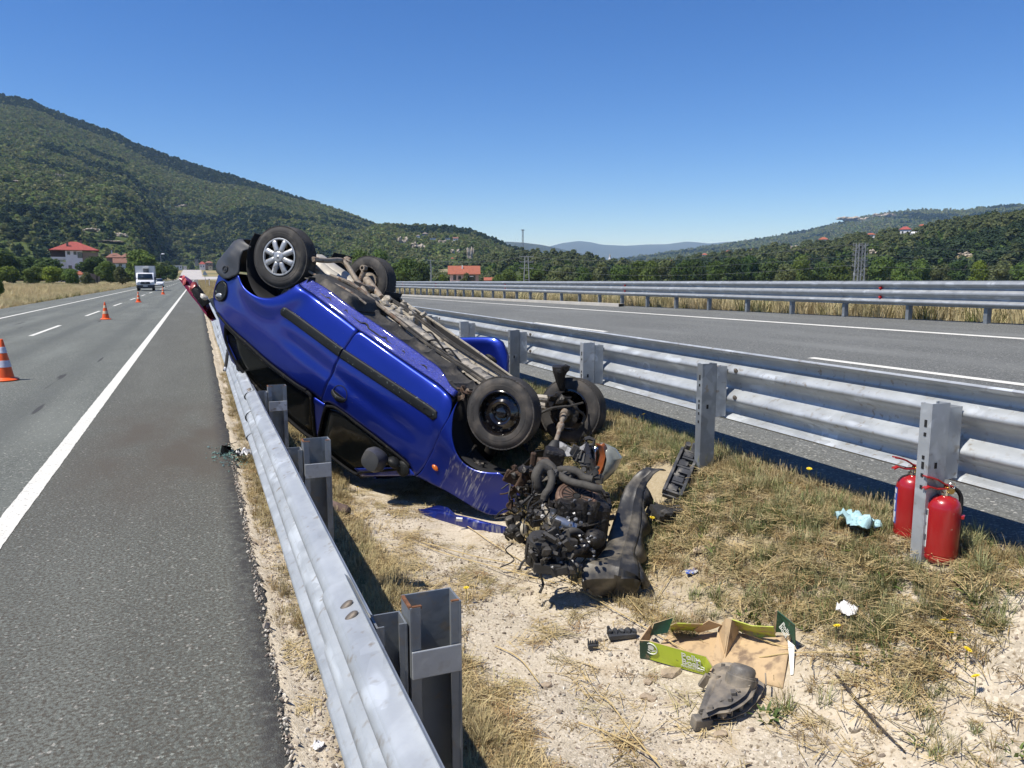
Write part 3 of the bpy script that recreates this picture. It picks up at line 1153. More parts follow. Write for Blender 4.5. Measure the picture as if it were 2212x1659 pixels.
def wood(name, h, n, protos, size, label, seed, tmin=.02, tmax=.995, bare=.1, dark_top=False, bare_sc=60, squash=1.0):
    P, t = hill_points(h, n, tmin, tmax, seed)
    g = np.random.default_rng(seed + 1)
    b = fbm(P[:, 0], P[:, 1], bare_sc, 5, seed)
    keep = b > -.25 + bare * 1.2
    P, t = P[keep], t[keep]
    q = fbm(P[:, 0], P[:, 1], 150, 4, seed + 2)
    idx = g.integers(0, len(protos) - 1, len(P))
    pine = (q > .12) | (dark_top & (t > .86) & (fbm(P[:, 0], P[:, 1], 260, 3, seed + 4) > -.05))
    idx[pine & (g.random(len(P)) < .8)] = len(protos) - 1
    s = size * g.uniform(.55, 1.3, len(P)) * (1 + .5 * q)
    sc = np.stack([s * 1.1, s * 1.1, s * squash * g.uniform(.8, 1.25, len(P))], 1)
    P = P.copy()
    P[:, 2] -= .12 * s
    ok = not_cleared(P, s)
    P, sc, idx = P[ok], sc[ok], idx[ok]
    return scatter(name, P, protos, sc, idx, label=label, cat="wood")


wood("mountain_wood", HA, 62000, mini, 5.8, "scrubby woodland covering the mountain on the left", 1, bare=-.02, dark_top=True, squash=.8)
wood("mountain_wood", HA, 34000, mini, 4.2, "low scrub on the foot of the mountain", 2, tmax=.45, bare=-.12, squash=.8)
wood("hill_wood", HB, 13000, mini, 4.8, "woodland on the rocky hill behind the car", 5, bare=.0, bare_sc=50, squash=.85)
wood("hill_wood", HC, 2600, fine, 5.5, "woodland on the low ridge under the thin mast", 9, bare=.02)
wood("hill_wood", HF, 11000, fine, 5.0, "bushy woodland on the hillside beyond the right guardrail", 13, bare=-.02, bare_sc=45)
wood("ridge_wood", HE, 26000, mini, 9, "dark forest on the hazy ridge at the right", 17, bare=-.05, tmin=.3)


def patch(x0, x1, y0, y1, n, d0, d1, kind_ids, size, name, label, seed, protos=fine, zf=None):
    """undergrowth between things: points spread over a patch of ground"""
    g = np.random.default_rng(seed)
    x, d = g.uniform(x0, x1, n), g.uniform(d0, d1, n)
    P = np.array([at_d(a, 600, b) for a, b in zip(x, d)])
    P[:, 2] = ground(P[:, 0], P[:, 1]) if zf is None else zf
    s = size * g.uniform(.5, 1.3, n)
    ok = not_cleared(P, s)
    P, s = P[ok], s[ok]
    return scatter(name, P, protos, np.stack([s * 1.3, s * 1.3, s], 1), g.choice(kind_ids, len(P)), label=label, cat="undergrowth")


patch(-60, 350, 0, 0, 900, 265, 460, [0, 1, 1, 2], 4.5, "undergrowth", "dense green undergrowth round the houses on the left", 31)
patch(640, 1080, 0, 0, 900, 310, 480, [0, 1, 1, 2], 5.0, "undergrowth", "green undergrowth round the orange-roofed house", 32)
patch(1040, 2300, 0, 0, 2200, 275, 460, [0, 1, 2, 2], 4.6, "undergrowth", "green undergrowth filling the valley beyond the far guardrail", 33)
# ------------------------------------------------------------------ galvanised guardrails
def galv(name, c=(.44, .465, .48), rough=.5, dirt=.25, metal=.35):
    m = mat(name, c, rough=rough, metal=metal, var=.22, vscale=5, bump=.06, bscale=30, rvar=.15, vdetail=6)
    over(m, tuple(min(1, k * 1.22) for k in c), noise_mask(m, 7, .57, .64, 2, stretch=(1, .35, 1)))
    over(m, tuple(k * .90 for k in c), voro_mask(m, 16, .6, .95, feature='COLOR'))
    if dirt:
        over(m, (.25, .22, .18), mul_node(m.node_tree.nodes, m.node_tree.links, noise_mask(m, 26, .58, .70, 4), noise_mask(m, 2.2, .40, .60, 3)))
    return m


m_galv = galv("galvanised_steel")
m_galv_far = galv("galvanised_steel_far", (.36, .38, .395), dirt=0)
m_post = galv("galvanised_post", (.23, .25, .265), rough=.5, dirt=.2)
m_rust = mat("rust", (.22, .09, .035), rough=.9, var=.5, vscale=60, bump=.3)
m_bolt = mat("bolt_steel", (.20, .17, .14), rough=.6, metal=.6, var=.4, vscale=80)


def thrie(n=44, amp=.083, height=.506):
    """profile of the three-wave beam as (bulge towards traffic, drop from the top)"""
    t = np.linspace(0, height, n)
    k = [(0, .012), (.010, .004), (.026, .016), (.042, .064), (.060, .080), (.078, .083), (.096, .072), (.126, .020), (.156, .003), (.186, .020), (.216, .066), (.236, .081), (.253, .083), (.270, .081), (.290, .066), (.320, .020),
         (.350, .003), (.380, .020), (.410, .072), (.428, .083), (.446, .080), (.464, .064), (.480, .016), (.495, .004), (.506, .012)]
    a = np.array(k)
    a[:, 1] = a[:, 1] * amp / .083
    c = curve_pts([(x, y, 0) for x, y in a], 3)
    return c[:, 1], c[:, 0]


def beam_piece(name, parent, y0, y1, back, top, side, m, lap=0.0, ny=2, sag=0.0, seed=0):
    """one length of three-wave beam between local y0 and y1; back = local x of its rear face, side = +1/-1 towards traffic"""
    b, d = thrie()
    th = .0045
    b = b + lap
    ys = np.linspace(y0, y1, ny)
    rings = []
    # outer face and a parallel inner face make a closed sheet of steel
    tb, td = np.gradient(b), np.gradient(d)
    ln = np.hypot(tb, td)
    nb, nd = td / ln, -tb / ln
    for y in ys:
        w = fbm(np.array([y]), np.array([seed * 3.1]), 1.3, 2, seed)[0] * sag
        o = np.stack([back + side * (b + w), np.full_like(b, y), top - d], 1)
        i = np.stack([back + side * (b + w - nb * th), np.full_like(b, y), top - d + nd * -th], 1)
        rings.append(np.vstack([o, i[::-1], o[:1]]))
    mb = MB()
    mb.grid(np.array(rings), flip=side < 0)
    return mb.build(name, m, parent, local=True, angle=60)


def c_post(name, parent, x0, x1, y, z0, z1, open_y, m, depth=.07, lip=.024, th=.006, holes=False):
    """a C-section post: web and two flanges with lips, open towards open_y (+1 or -1)"""
    mb = MB()
    s = open_y
    h, zc = z1 - z0, (z0 + z1) / 2
    xm, w = (x0 + x1) / 2, x1 - x0
    yb = y - s * depth / 2
    mb.box((xm, yb, zc), (w, th, h))
    for x in (x0 + th / 2, x1 - th / 2):
        mb.box((x, yb + s * (depth / 2 + th / 2), zc), (th, depth - .001, h - .001))
        xi = x + (lip / 2 if x < xm else -lip / 2)
        mb.box((xi, yb + s * (depth - .003), zc), (lip, th, h - .002))
    o = mb.build(name, m, parent, local=True, smooth=False)
    if holes:
        hb = MB()
        for k in range(6):
            dz = (.10, .155, .27, .31, .36, .42)[k]
            ln = (.035, .018, .018, .035, .018, .018)[k]
            hb.box((x0 - .0012, yb + s * depth * .45, z1 - dz), (.003, .014, ln))
        hb.box((xm - .01, yb - s * (th / 2 + .0010), z1 - .31), (.016, .003, .03))
        hb.build("slot", m_dark, o, local=True, smooth=False)['kind'] = 'stuff'
    return o


m_dark = mat("dark_hole", (.012, .012, .012), rough=.9, var=.2)

# --- left guardrail, between the shoulder and the ditch
rail_l = thing("guardrail", "galvanised three-wave guardrail in the foreground between shoulder and ditch, car lying across it", "guardrail", (0, 0, 0))
P0, SP = 2.12, 2.39
TOPL = .90
cuts = [P0 + SP * 2 * k + .12 for k in range(-2, 9)]
for k in range(len(cuts) - 1):
    beam_piece("rail_beam", rail_l, cuts[k] - .16, cuts[k + 1] + .16, .412, TOPL, -1, m_galv, lap=.010 * (k % 2), ny=8, sag=.006, seed=k)
posts_y = [P0 + SP * k for k in range(-1, 15)]
for i, y in enumerate(posts_y):
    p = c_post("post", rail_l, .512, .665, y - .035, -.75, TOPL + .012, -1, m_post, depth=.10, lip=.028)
    if i < 5:
        mb = MB()
        mb.box((.512 + .003, y - .035, TOPL + .010), (.009, .09, .008))
        mb.build("rust_edge", m_rust, p, local=True, smooth=False)
        mb = MB()
        mb.box((.532, y - .079, TOPL + .010), (.030, .010, .008))
        mb.build("rust_edge", m_rust, p, local=True, smooth=False)
        mb = MB()
        mb.box((.648, y - .079, TOPL + .010), (.024, .010, .008))
        mb.build("rust_edge", m_rust, p, local=True, smooth=False)
        mb = MB()
        mb.box((.588, y - .0915, TOPL - .16), (.150, .006, .085))
        mb.build("strap", m_galv, p, local=True, smooth=False, bevel=.003)
    c_post("spacer", rail_l, .417, .506, y - .03, TOPL - .50, TOPL - .035, -1, m_post, depth=.085, lip=.02)


def bolt_mesh():
    mb = MB()
    prof = [(.0, .012), (.008, .0115), (.014, .009), (.018, .004), (.019, .0), (.0, -.001)]
    mb.lathe(prof, 12)
    return mb.mesh("bolt", m_bolt)


BOLT = bolt_mesh()


def bolt(parent, loc, normal, s=1.0):
    o = bpy.data.objects.new("bolt", BOLT)
    COL.objects.link(o)
    o.parent = parent
    o.location = loc
    o.rotation_euler = Vector(normal).to_track_quat('Z', 'Y').to_euler()
    o.scale = (s, s * 1.5, s)
    return o


for c in cuts[1:5]:
    for d, b, nz in ((.036, .046, .8),):
        for dy in (-.10, -.02):
            if True:
                bolt(rail_l, (.412 - b - .004, c + dy, TOPL - d), (-.7, 0, nz), 1.0)

# --- guardrail between the ditch and the right carriageway
mx_, mz_ = .0084, -.0024
M_R = Matrix.Translation((3.335, 2.67, .47)) @ Matrix(((1, mx_, 0, 0), (-mx_, 1, 0, 0), (0, mz_, 1, 0), (0, 0, 0, 1)))
rail_m = thing("guardrail", "galvanised guardrail across the ditch, its posts facing the camera, fire extinguishers at one", "guardrail", M=M_R)
TOPM = .735
SPM = 1.865
for k in range(-2, 26):
    y = SPM * k
    zg = float(ground(3.335 + mx_ * y, 2.67 + y)) - .47 - mz_ * y
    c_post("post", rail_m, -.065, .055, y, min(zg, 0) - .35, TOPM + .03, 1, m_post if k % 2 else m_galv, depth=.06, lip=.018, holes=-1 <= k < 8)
    c_post("spacer", rail_m, .062, .150, y + .012, TOPM - .36, TOPM + .005, 1, m_galv, depth=.07, lip=.018)
cutm = [SPM * 2 * k + SPM - .02 for k in range(-3, 13)]
for k in range(len(cutm) - 1):
    beam_piece("rail_beam", rail_m, cutm[k] - .16, cutm[k + 1] + .16, .155, TOPM + .12, 1, m_galv, lap=.0048 * (k % 2), ny=8, sag=.006, seed=20 + k)
for c in cutm[2:9]:
    for d in (.157, .35):
        for dy in (-.1, .1):
            o = bolt(rail_m, (.155 + .002, c + dy, TOPM + .12 - d + .012), (-.55, 0, .8), 1.2)
            o.scale = (.8, .8, 2.2)

# --- guardrail on the far side of the right carriageway
fx, fz = .028, -.0134
M_F = Matrix.Translation((13.35, 10.0, float(right_road(13.3, 10.0)))) @ Matrix(((1, fx, 0, 0), (-fx, 1, 0, 0), (0, fz, 1, 0), (0, 0, 0, 1)))
rail_f = thing("guardrail", "long grey three-wave guardrail with red reflectors along the far edge of the right carriageway", "guardrail", M=M_F)
TOPF = .80
for k in range(-6, 66):
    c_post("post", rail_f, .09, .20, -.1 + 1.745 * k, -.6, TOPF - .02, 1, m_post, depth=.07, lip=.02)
for k in range(-3, 33):
    beam_piece("rail_beam", rail_f, 3.49 * k - .1, 3.49 * (k + 1) + .1, .085, TOPF, -1, m_galv_far, lap=.0048 * (k % 2), ny=3, sag=.01, seed=60 + k)
m_refl = mat("red_reflector", (.62, .02, .02), rough=.3, var=.2)
for xr_ in (1898, 1347, 1089, 940, 869):
    P = at_d(xr_, 632, 1.0) - CAMP
    # where the ray meets the line of the rail
    a = np.array([[P[0], -fx], [P[1], -1.0]])
    t, s = np.linalg.solve(a, np.array([13.35 - .0, 10.0]))
    for d in (.157, .35):
        mb = MB()
        mb.add([(.075, s - .02, TOPF - d - .05), (.075, s - .02, TOPF - d + .05), (.015, s - .02, TOPF - d), (.075, s + .02, TOPF - d - .05), (.075, s + .02, TOPF - d + .05), (.015, s + .02, TOPF - d)],
               [(0, 1, 2), (5, 4, 3), (0, 2, 5, 3), (1, 4, 5, 2), (0, 3, 4, 1)])
        mb.build("reflector", m_refl, rail_f, local=True, smooth=False)
# ------------------------------------------------------------------ traffic cones
m_cone = mat("cone_orange", (.85, .11, .012), rough=.45, var=.12, vscale=8)
m_white_band = mat("cone_band", (.62, .60, .66), rough=.5, var=.2, vscale=30)
m_peach_band = mat("cone_band_worn", (.74, .52, .34), rough=.6, var=.35, vscale=40)


def cone(x, y, label, band, tilt=0.0):
    t = thing("traffic_cone", label, "traffic cone", (x, y, 0.005), random.uniform(0, 1), "orange cones along the lane line")
    mb = MB()
    mb.lathe([(.0, 0), (.215, 0), (.225, .015), (.20, .035), (.165, .045), (.145, .06)], 28)
    mb.build("base", m_cone, t, local=True)
    mb = MB()
    H_ = .74
    mb.lathe([(.145, .055), (.142, .08), (.028, H_ - .03), (.024, H_ - .008), (.010, H_), (.0, H_)], 28)
    mb.build("body", m_cone, t, local=True)
    for a, b in ((.24, .36), (.49, .60)):
        r = lambda h: .142 + (.028 - .142) * (h - .08) / (H_ - .11) + .0035
        mb = MB()
        mb.lathe([(r(a) - .004, a), (r(a), a + .002), (r(b), b - .002), (r(b) - .004, b)], 28)
        mb.build("band", band, t, local=True)
    return t


cone(-3.27, 16.0, "nearest orange traffic cone with white bands, cut by the left picture edge", m_white_band)
cone(-3.72, 37.2, "orange traffic cone with worn bands, second nearest on the road", m_peach_band)
cone(-3.92, 60.6, "orange traffic cone standing in front of the white box truck", m_peach_band)
cone(-3.26, 85.6, "farthest orange traffic cone, right of the white box truck", m_peach_band)

# ------------------------------------------------------------------ fire extinguishers
m_red = mat("extinguisher_red", (.36, .010, .012), rough=.32, var=.12, vscale=4, coat=.5, coat_rough=.1)
over(m_red, (.36, .22, .16), noise_mask(m_red, 45, .68, .74, 3))
m_chrome = mat("chrome", (.7, .68, .62), rough=.18, metal=1, var=.1)
m_brass = mat("brass", (.7, .5, .2), rough=.3, metal=1, var=.1)
m_rubber = mat("black_rubber", (.018, .018, .018), rough=.65, var=.3, vscale=20)
m_lblue = mat("label_blue", (.04, .10, .42), rough=.4, var=.1)
m_lwhite = mat("label_white", (.70, .70, .70), rough=.5, var=.12, vscale=30)


def extinguisher(pos, R, H_, label, az, label_mat, hose):
    t = thing("fire_extinguisher", label, "fire extinguisher", pos, az, "two red fire extinguishers at the guardrail post")
    mb = MB()
    mb.lathe([(0, .0), (R * .80, .0), (R * .93, .012), (R * .98, .02), (R * .985, .034), (R * .965, .038), (R * .985, .042), (R, .052), (R, H_ - .075), (R * .985, H_ - .055), (R * .90, H_ - .03), (R * .70, H_ - .012),
              (R * .42, H_ - .002), (R * .28, H_ + .004), (0, H_ + .005)], 36)
    mb.build("cylinder", m_red, t, local=True, angle=50)
    mb = MB()
    mb.lathe([(.019, H_), (.024, H_ + .004), (.024, H_ + .018), (.017, H_ + .022), (.017, H_ + .034), (0, H_ + .034)], 16)
    mb.build("valve", m_chrome, t, local=True)
    mb = MB()
    mb.tube([(0, .0, H_ + .03), (-.0, -.006, H_ + .05)], .011, 10)
    mb.lathe([(0, 0), (.016, 0), (.016, .012), (0, .012)], 14, Matrix.Translation((.018, -.012, H_ + .028)) @ Matrix.Rotation(1.57, 4, 'X'))
    mb.build("pressure_gauge", m_brass, t, local=True)
    # carrying handle below, squeeze lever above; both rise away from the valve
    for k, (z0, z1, w) in enumerate(((.036, .052, .030), (.052, .098, .034))):
        mb = MB()
        prof = [(.030, z0), (.0, z0 + .006), (-.045, z1 - .012), (-.085, z1), (-.110, z1 + (.004 if k else -.012))]
        G = []
        for x, z in prof:
            G.append([(x, -w / 2, H_ + z - .008), (x, -w / 2, H_ + z), (x, w / 2, H_ + z), (x, w / 2, H_ + z - .008)])
        mb.grid(np.array(G))
        mb.build("lever" if k else "handle", m_red, t, local=True, solid=.006, smooth=False, bevel=.001)
    mb = MB()
    pts = [(.018 + .016 * math.cos(a), -.024, H_ + .055 + .016 * math.sin(a)) for a in np.linspace(0, 6.28, 18)]
    mb.tube(pts, .0022, 6, caps=False)
    mb.build("safety_pin", m_chrome, t, local=True)
    mb = MB()
    mb.tube([(.02, .004, H_ + .025), (.055, .012, H_ + .03), (.092, .018, H_ - .01), (.098, .020, H_ - .09), (.094, .02, H_ - .20)] if hose else [(.02, .004, H_ + .025), (.05, .03, H_ + .02), (.06, .075, H_ - .04), (.05, .088, H_ - .16)],
            .0105, 10, smooth=6)
    mb.build("hose", m_rubber, t, local=True)
    mb = MB()
    mb.box((R * .80, -R * .60, H_ - .095), (.030, .03, .018), R=Matrix.Rotation(-.7, 3, 'Z'))
    mb.build("hose_clip", m_red, t, local=True, bevel=.003, smooth=False)
    # printed label wrapped round the left side
    a0, a1, z0, z1 = math.radians(118), math.radians(182), H_ * .22, H_ * .80
    mb = MB()
    an = np.linspace(a0, a1, 14)
    mb.grid(np.array([[((R + .0012) * math.cos(a), (R + .0012) * math.sin(a), z) for z in (z0, z1)] for a in an]))
    lb = mb.build("label_sheet", label_mat, t, local=True)
    mb = MB()
    other = m_lwhite if label_mat is m_lblue else m_dark
    for (da, db, dz, dh) in ((.62, .95, .90, .05), (.60, .80, .74, .05), (.55, .9, .60, .03), (.62, .86, .46, .08), (.55, .95, .30, .02), (.55, .95, .25, .02), (.55, .95, .2, .02), (.62, .88, .10, .06)):
        aa = np.linspace(a0 + (a1 - a0) * da, a0 + (a1 - a0) * db, 5)
        zz = z0 + (z1 - z0) * dz
        mb.grid(np.array([[((R + .0022) * math.cos(a), (R + .0022) * math.sin(a), z) for z in (zz - dh * .25, zz + dh * .25)] for a in aa]))
    mb.build("label_print", other, lb, local=True)
    return t


_e1 = on_ground(2030, 1207)
_e2 = on_ground(1986, 1160)
extinguisher((_e1.x, _e1.y, _e1.z - .01), .077, .335, "red fire extinguisher with white label, standing in front of the guardrail post", -.35, m_lwhite, True)
extinguisher((_e2.x - .02, _e2.y + .05, _e2.z - .01), .077, .335, "red fire extinguisher with blue label, half hidden behind the guardrail post", -.35, m_lblue, False)

# ------------------------------------------------------------------ white box truck and the car behind it
m_wpaint = mat("white_paint", (.72, .73, .75), rough=.35, var=.08, coat=.4)
m_wbox = mat("box_white", (.70, .69, .65), rough=.55, var=.12, vscale=1.5)
m_glass_d = mat("dark_glass", (.012, .016, .018), rough=.06, var=.1, spec=.8)
m_blackp = mat("black_plastic", (.022, .023, .025), rough=.6, var=.25, vscale=6)
m_greyp = mat("grey_plastic", (.10, .105, .11), rough=.6, var=.25, vscale=8)
m_lamp = mat("lamp_glass", (.75, .74, .66), rough=.15, var=.1)
m_plate = mat("plate_white", (.7, .7, .68), rough=.5, var=.35, vscale=40)
m_steel = mat("dull_steel", (.25, .25, .25), rough=.5, metal=.7)


def road_wheel(parent, x, y, r, w):
    M = Matrix.Translation((x, y, r)) @ Matrix.Rotation(math.pi / 2, 4, 'Y')
    mb = MB()
    mb.lathe([(r * .6, -w / 2), (r * .93, -w / 2), (r, -w * .35), (r, w * .35), (r * .93, w / 2), (r * .6, w / 2)], 24, M)
    o = mb.build("wheel", m_rubber, parent, local=True)
    mb = MB()
    mb.lathe([(0, -w * .3), (r * .6, -w * .45), (r * .62, w * .45), (0, w * .3)], 20, M)
    mb.build("rim", m_steel, o, local=True)


tk = thing("box_truck", "white box truck with a cooling unit over the cab, driving towards the camera", "truck", (-5.95, 105.6, 0), .03)
# local frame: the front faces -Y; x is across
mb = MB()
prof = [(0, .45), (-.05, 1.0), (.12, 1.22), (.62, 1.38), (1.05, 2.12), (1.3, 2.22), (2.05, 2.26), (2.05, .42)]
mb.prism([(y, z) for y, z in prof], -1.0, 1.0, Matrix(((0, 0, 1, 0), (1, 0, 0, 0), (0, 1, 0, 0), (0, 0, 0, 1))))
mb.build("cab", m_wpaint, tk, local=True, bevel=.06, smooth=True)
mb = MB()
mb.box((0, 4.1, 1.98), (2.28, 4.0, 2.26))
bx_ = mb.build("cargo_box", m_wbox, tk, local=True, bevel=.02, smooth=False)
mb = MB()
for x in (-1.13, 1.13):
    mb.box((x, 2.10, 1.98), (.05, .05, 2.30))
mb.box((0, 2.10, 3.11), (2.32, .05, .05))
mb.build("box_edge", m_steel, bx_, local=True, smooth=False)
mb = MB()
mb.box((.12, 1.86, 2.86), (.62, .46, .20))
cu_ = mb.build("cooling_unit", m_wbox, tk, local=True, bevel=.03, smooth=False)
mb = MB()
mb.box((.12, 2.02, 2.52), (.62, .14, .50))
mb.build("grille", m_greyp, cu_, local=True, smooth=False)
mb = MB()
mb.add([(-.86, .565, 1.41), (.86, .565, 1.41), (.78, 1.025, 2.10), (-.78, 1.025, 2.10)], [(0, 1, 2, 3)])
mb.build("windscreen", m_glass_d, tk, local=True, solid=-.02)
for s in (-1, 1):
    mb = MB()
    mb.add([(s * 1.006, .70, 1.45), (s * 1.006, 1.55, 1.42), (s * 1.006, 1.55, 2.05), (s * 1.006, 1.12, 2.05)], [(0, 1, 2, 3) if s > 0 else (3, 2, 1, 0)])
    mb.build("side_window", m_glass_d, tk, local=True, solid=-.012)
    mb = MB()
    mb.box((s * 1.14, .72, 1.55), (.20, .10, .36))
    mb.tube([(s * .98, .78, 1.45), (s * 1.1, .74, 1.5)], .025, 6)
    mb.build("mirror", m_blackp, tk, local=True, bevel=.03)
    mb = MB()
    mb.blob((s * .78, .02, 1.06), (.19, .10, .12), seed=3, jit=.05, sub=2, R=Matrix.Rotation(s * .35, 3, 'Y'))
    mb.build("headlight", m_lamp, tk, local=True)
mb = MB()
mb.prism([(-.50, .84), (.50, .84), (.58, 1.0), (.48, 1.14), (-.48, 1.14), (-.58, 1.0)], -.10, .02, Matrix(((1, 0, 0, 0), (0, 0, 1, 0), (0, 1, 0, 0), (0, 0, 0, 1))))
gr = mb.build("front_grille", m_blackp, tk, local=True, bevel=.02, smooth=False)
mb = MB()
mb.blob((0, -.115, .99), (.13, .02, .06), seed=1, jit=0, sub=2)
mb.build("badge", m_steel, gr, local=True)
mb = MB()
mb.box((0, .02, .55), (2.02, .36, .42))
bp = mb.build("bumper", m_blackp, tk, local=True, bevel=.07)
mb = MB()
mb.box((0, -.172, .62), (.52, .02, .12))
mb.build("number_plate", m_plate, bp, local=True, smooth=False)
for x, y in ((-.85, .75), (.85, .75), (-.85, 4.6), (.85, 4.6)):
    road_wheel(tk, x, y, .36, .26)
mb = MB()
mb.box((0, 3.2, .62), (1.5, 5.2, .3))
mb.build("chassis", m_blackp, tk, local=True, smooth=False)


def small_car(loc, rz, label, paint):
    t = thing("car", label, "car", loc, rz)
    mb = MB()
    st = [(0, .30, .58, .60), (.12, .22, .72, .78), (.75, .20, .86, .85), (1.2, .20, .92, .86), (3.6, .20, .95, .86), (4.1, .25, .92, .80), (4.2, .35, .85, .72)]
    G = []
    for y, z0, z1, hw in st:
        G.append([(-hw * .95, y, z0), (-hw, y, (z0 + z1) / 2), (-hw * .93, y, z1), (0, y, z1 + .03), (hw * .93, y, z1), (hw, y, (z0 + z1) / 2), (hw * .95, y, z0)])
    mb.grid(np.array(G), flip=True)
    mb.add(G[0], [tuple(range(7))])
    mb.build("body", paint, t, local=True, solid=.02)
    mb = MB()
    G = []
    for y, z, hw in ((1.15, .93, .74), (1.75, 1.38, .60), (3.1, 1.42, .60), (3.85, .96, .72)):
        G.append([(-hw, y, z), (hw, y, z)])
    mb.add([(-.60, 1.75, 1.38), (.60, 1.75, 1.38), (.60, 3.1, 1.42), (-.60, 3.1, 1.42)], [(0, 1, 2, 3)])
    mb.build("roof", paint, t, local=True, solid=.04)
    mb = MB()
    mb.add([(-.74, 1.15, .93), (.74, 1.15, .93), (.60, 1.75, 1.375), (-.60, 1.75, 1.375)], [(0, 1, 2, 3)])
    mb.build("windscreen", m_glass_d, t, local=True, solid=-.012)
    for s in (-1, 1):
        mb = MB()
        mb.add([(s * .745, 1.2, .93), (s * .745, 3.8, .95), (s * .61, 3.1, 1.41), (s * .61, 1.76, 1.37)], [(0, 1, 2, 3)])
        mb.build("side_window", m_glass_d, t, local=True, solid=-.012)
        mb = MB()
        mb.blob((s * .60, .06, .64), (.16, .07, .08), sub=2, jit=.03)
        mb.build("headlight", m_lamp, t, local=True)
        mb = MB()
        mb.blob((s * .92, 1.3, .98), (.10, .07, .07), sub=2, jit=.03)
        mb.build("mirror", paint, t, local=True)
        for y in (.72, 3.4):
            road_wheel(t, s * .76, y, .30, .19)
    mb = MB()
    mb.box((0, .03, .40), (1.35, .14, .20))
    mb.build("bumper", m_blackp, t, local=True, bevel=.03)
    mb = MB()
    mb.box((0, -.05, .46), (.5, .015, .11))
    mb.build("number_plate", m_plate, t, local=True, smooth=False)
    return t


_c = at_z(341, 621, 0)
small_car((_c[0] + .1, _c[1], 0), .05, "white car half hidden behind the box truck on the road", m_wpaint)

# ------------------------------------------------------------------ houses
m_plaster_w = mat("white_plaster", (.72, .72, .74), rough=.9, var=.08, vscale=.6)
m_plaster_p = mat("pink_plaster", (.50, .34, .27), rough=.9, var=.12, vscale=.6)
m_plaster_b = mat("brown_plaster", (.24, .18, .14), rough=.9, var=.2, vscale=.6)
m_plaster_g = mat("grey_plaster", (.34, .33, .31), rough=.9, var=.2, vscale=.6)
m_plaster_bl = mat("blue_grey_panel", (.40, .48, .54), rough=.8, var=.1, vscale=.4)
m_dkpanel = mat("dark_grey_panel", (.14, .15, .16), rough=.8, var=.15)
m_plaster_c = mat("cream_plaster", (.60, .52, .36), rough=.9, var=.1)


def tiles(name, c):
    m = mat(name, c, rough=.85, var=.25, vscale=1.5)
    N, L = m.node_tree.nodes, m.node_tree.links
    w = N.new("ShaderNodeTexWave")
    w.inputs['Scale'].default_value = 2.2
    w.inputs['Distortion'].default_value = .6
    w.bands_direction = 'Z'
    tc = N.new("ShaderNodeTexCoord")
    L.new(tc.outputs['Object'], w.inputs['Vector'])
    b = N.new("ShaderNodeBump")
    b.inputs['Strength'].default_value = .5
    b.inputs['Distance'].default_value = .05
    L.new(w.outputs[1], b.inputs['Height'])
    L.new(b.outputs[0], N["Principled BSDF"].inputs['Normal'])
    return m


m_tile_red = tiles("red_tiles", (.36, .075, .058))
m_tile_or = tiles("orange_tiles", (.36, .11, .06))
m_tile_br = tiles("brown_tiles", (.26, .125, .085))
m_tile_gy = tiles("grey_brown_tiles", (.24, .20, .17))
m_wood = mat("dark_wood", (.06, .04, .03), rough=.7, var=.3)


def hip_roof(mb, x0, x1, y0, y1, z0, h, ridge=.35, over_=.5, along='x'):
    x0, x1, y0, y1 = x0 - over_, x1 + over_, y0 - over_, y1 + over_
    if along == 'x':
        d = (x1 - x0) * (1 - ridge) / 2
        a, b = (x0 + d, (y0 + y1) / 2, z0 + h), (x1 - d, (y0 + y1) / 2, z0 + h)
    else:
        d = (y1 - y0) * (1 - ridge) / 2
        a, b = ((x0 + x1) / 2, y0 + d, z0 + h), ((x0 + x1) / 2, y1 - d, z0 + h)
    V = [(x0, y0, z0), (x1, y0, z0), (x1, y1, z0), (x0, y1, z0), a, b]
    V += [(x, y, z - .18) for x, y, z in V[:4]]
    if along == 'x':
        F = [(0, 1, 5, 4), (1, 2, 5), (2, 3, 4, 5), (3, 0, 4)]
    else:
        F = [(0, 1, 4), (1, 2, 5, 4), (2, 3, 5), (3, 0, 4, 5)]
    F += [(6, 7, 1, 0), (7, 8, 2, 1), (8, 9, 3, 2), (9, 6, 0, 3), (9, 8, 7, 6)]
    mb.add(V, F)


def gable_roof(mb, x0, x1, y0, y1, z0, h, over_=.5):
    """ridge along x"""
    x0, x1, y0, y1 = x0 - over_, x1 + over_, y0 - over_, y1 + over_
    ym = (y0 + y1) / 2
    t = .2
    V = []
    for x in (x0, x1):
        V += [(x, y0, z0), (x, ym, z0 + h), (x, y1, z0), (x, y1, z0 - t), (x, ym, z0 + h - t), (x, y0, z0 - t)]
    F = [(i, (i + 1) % 6, 6 + (i + 1) % 6, 6 + i) for i in range(6)]
    F += [(5, 4, 3, 2, 1, 0), (6, 7, 8, 9, 10, 11)]
    mb.add(V, F)


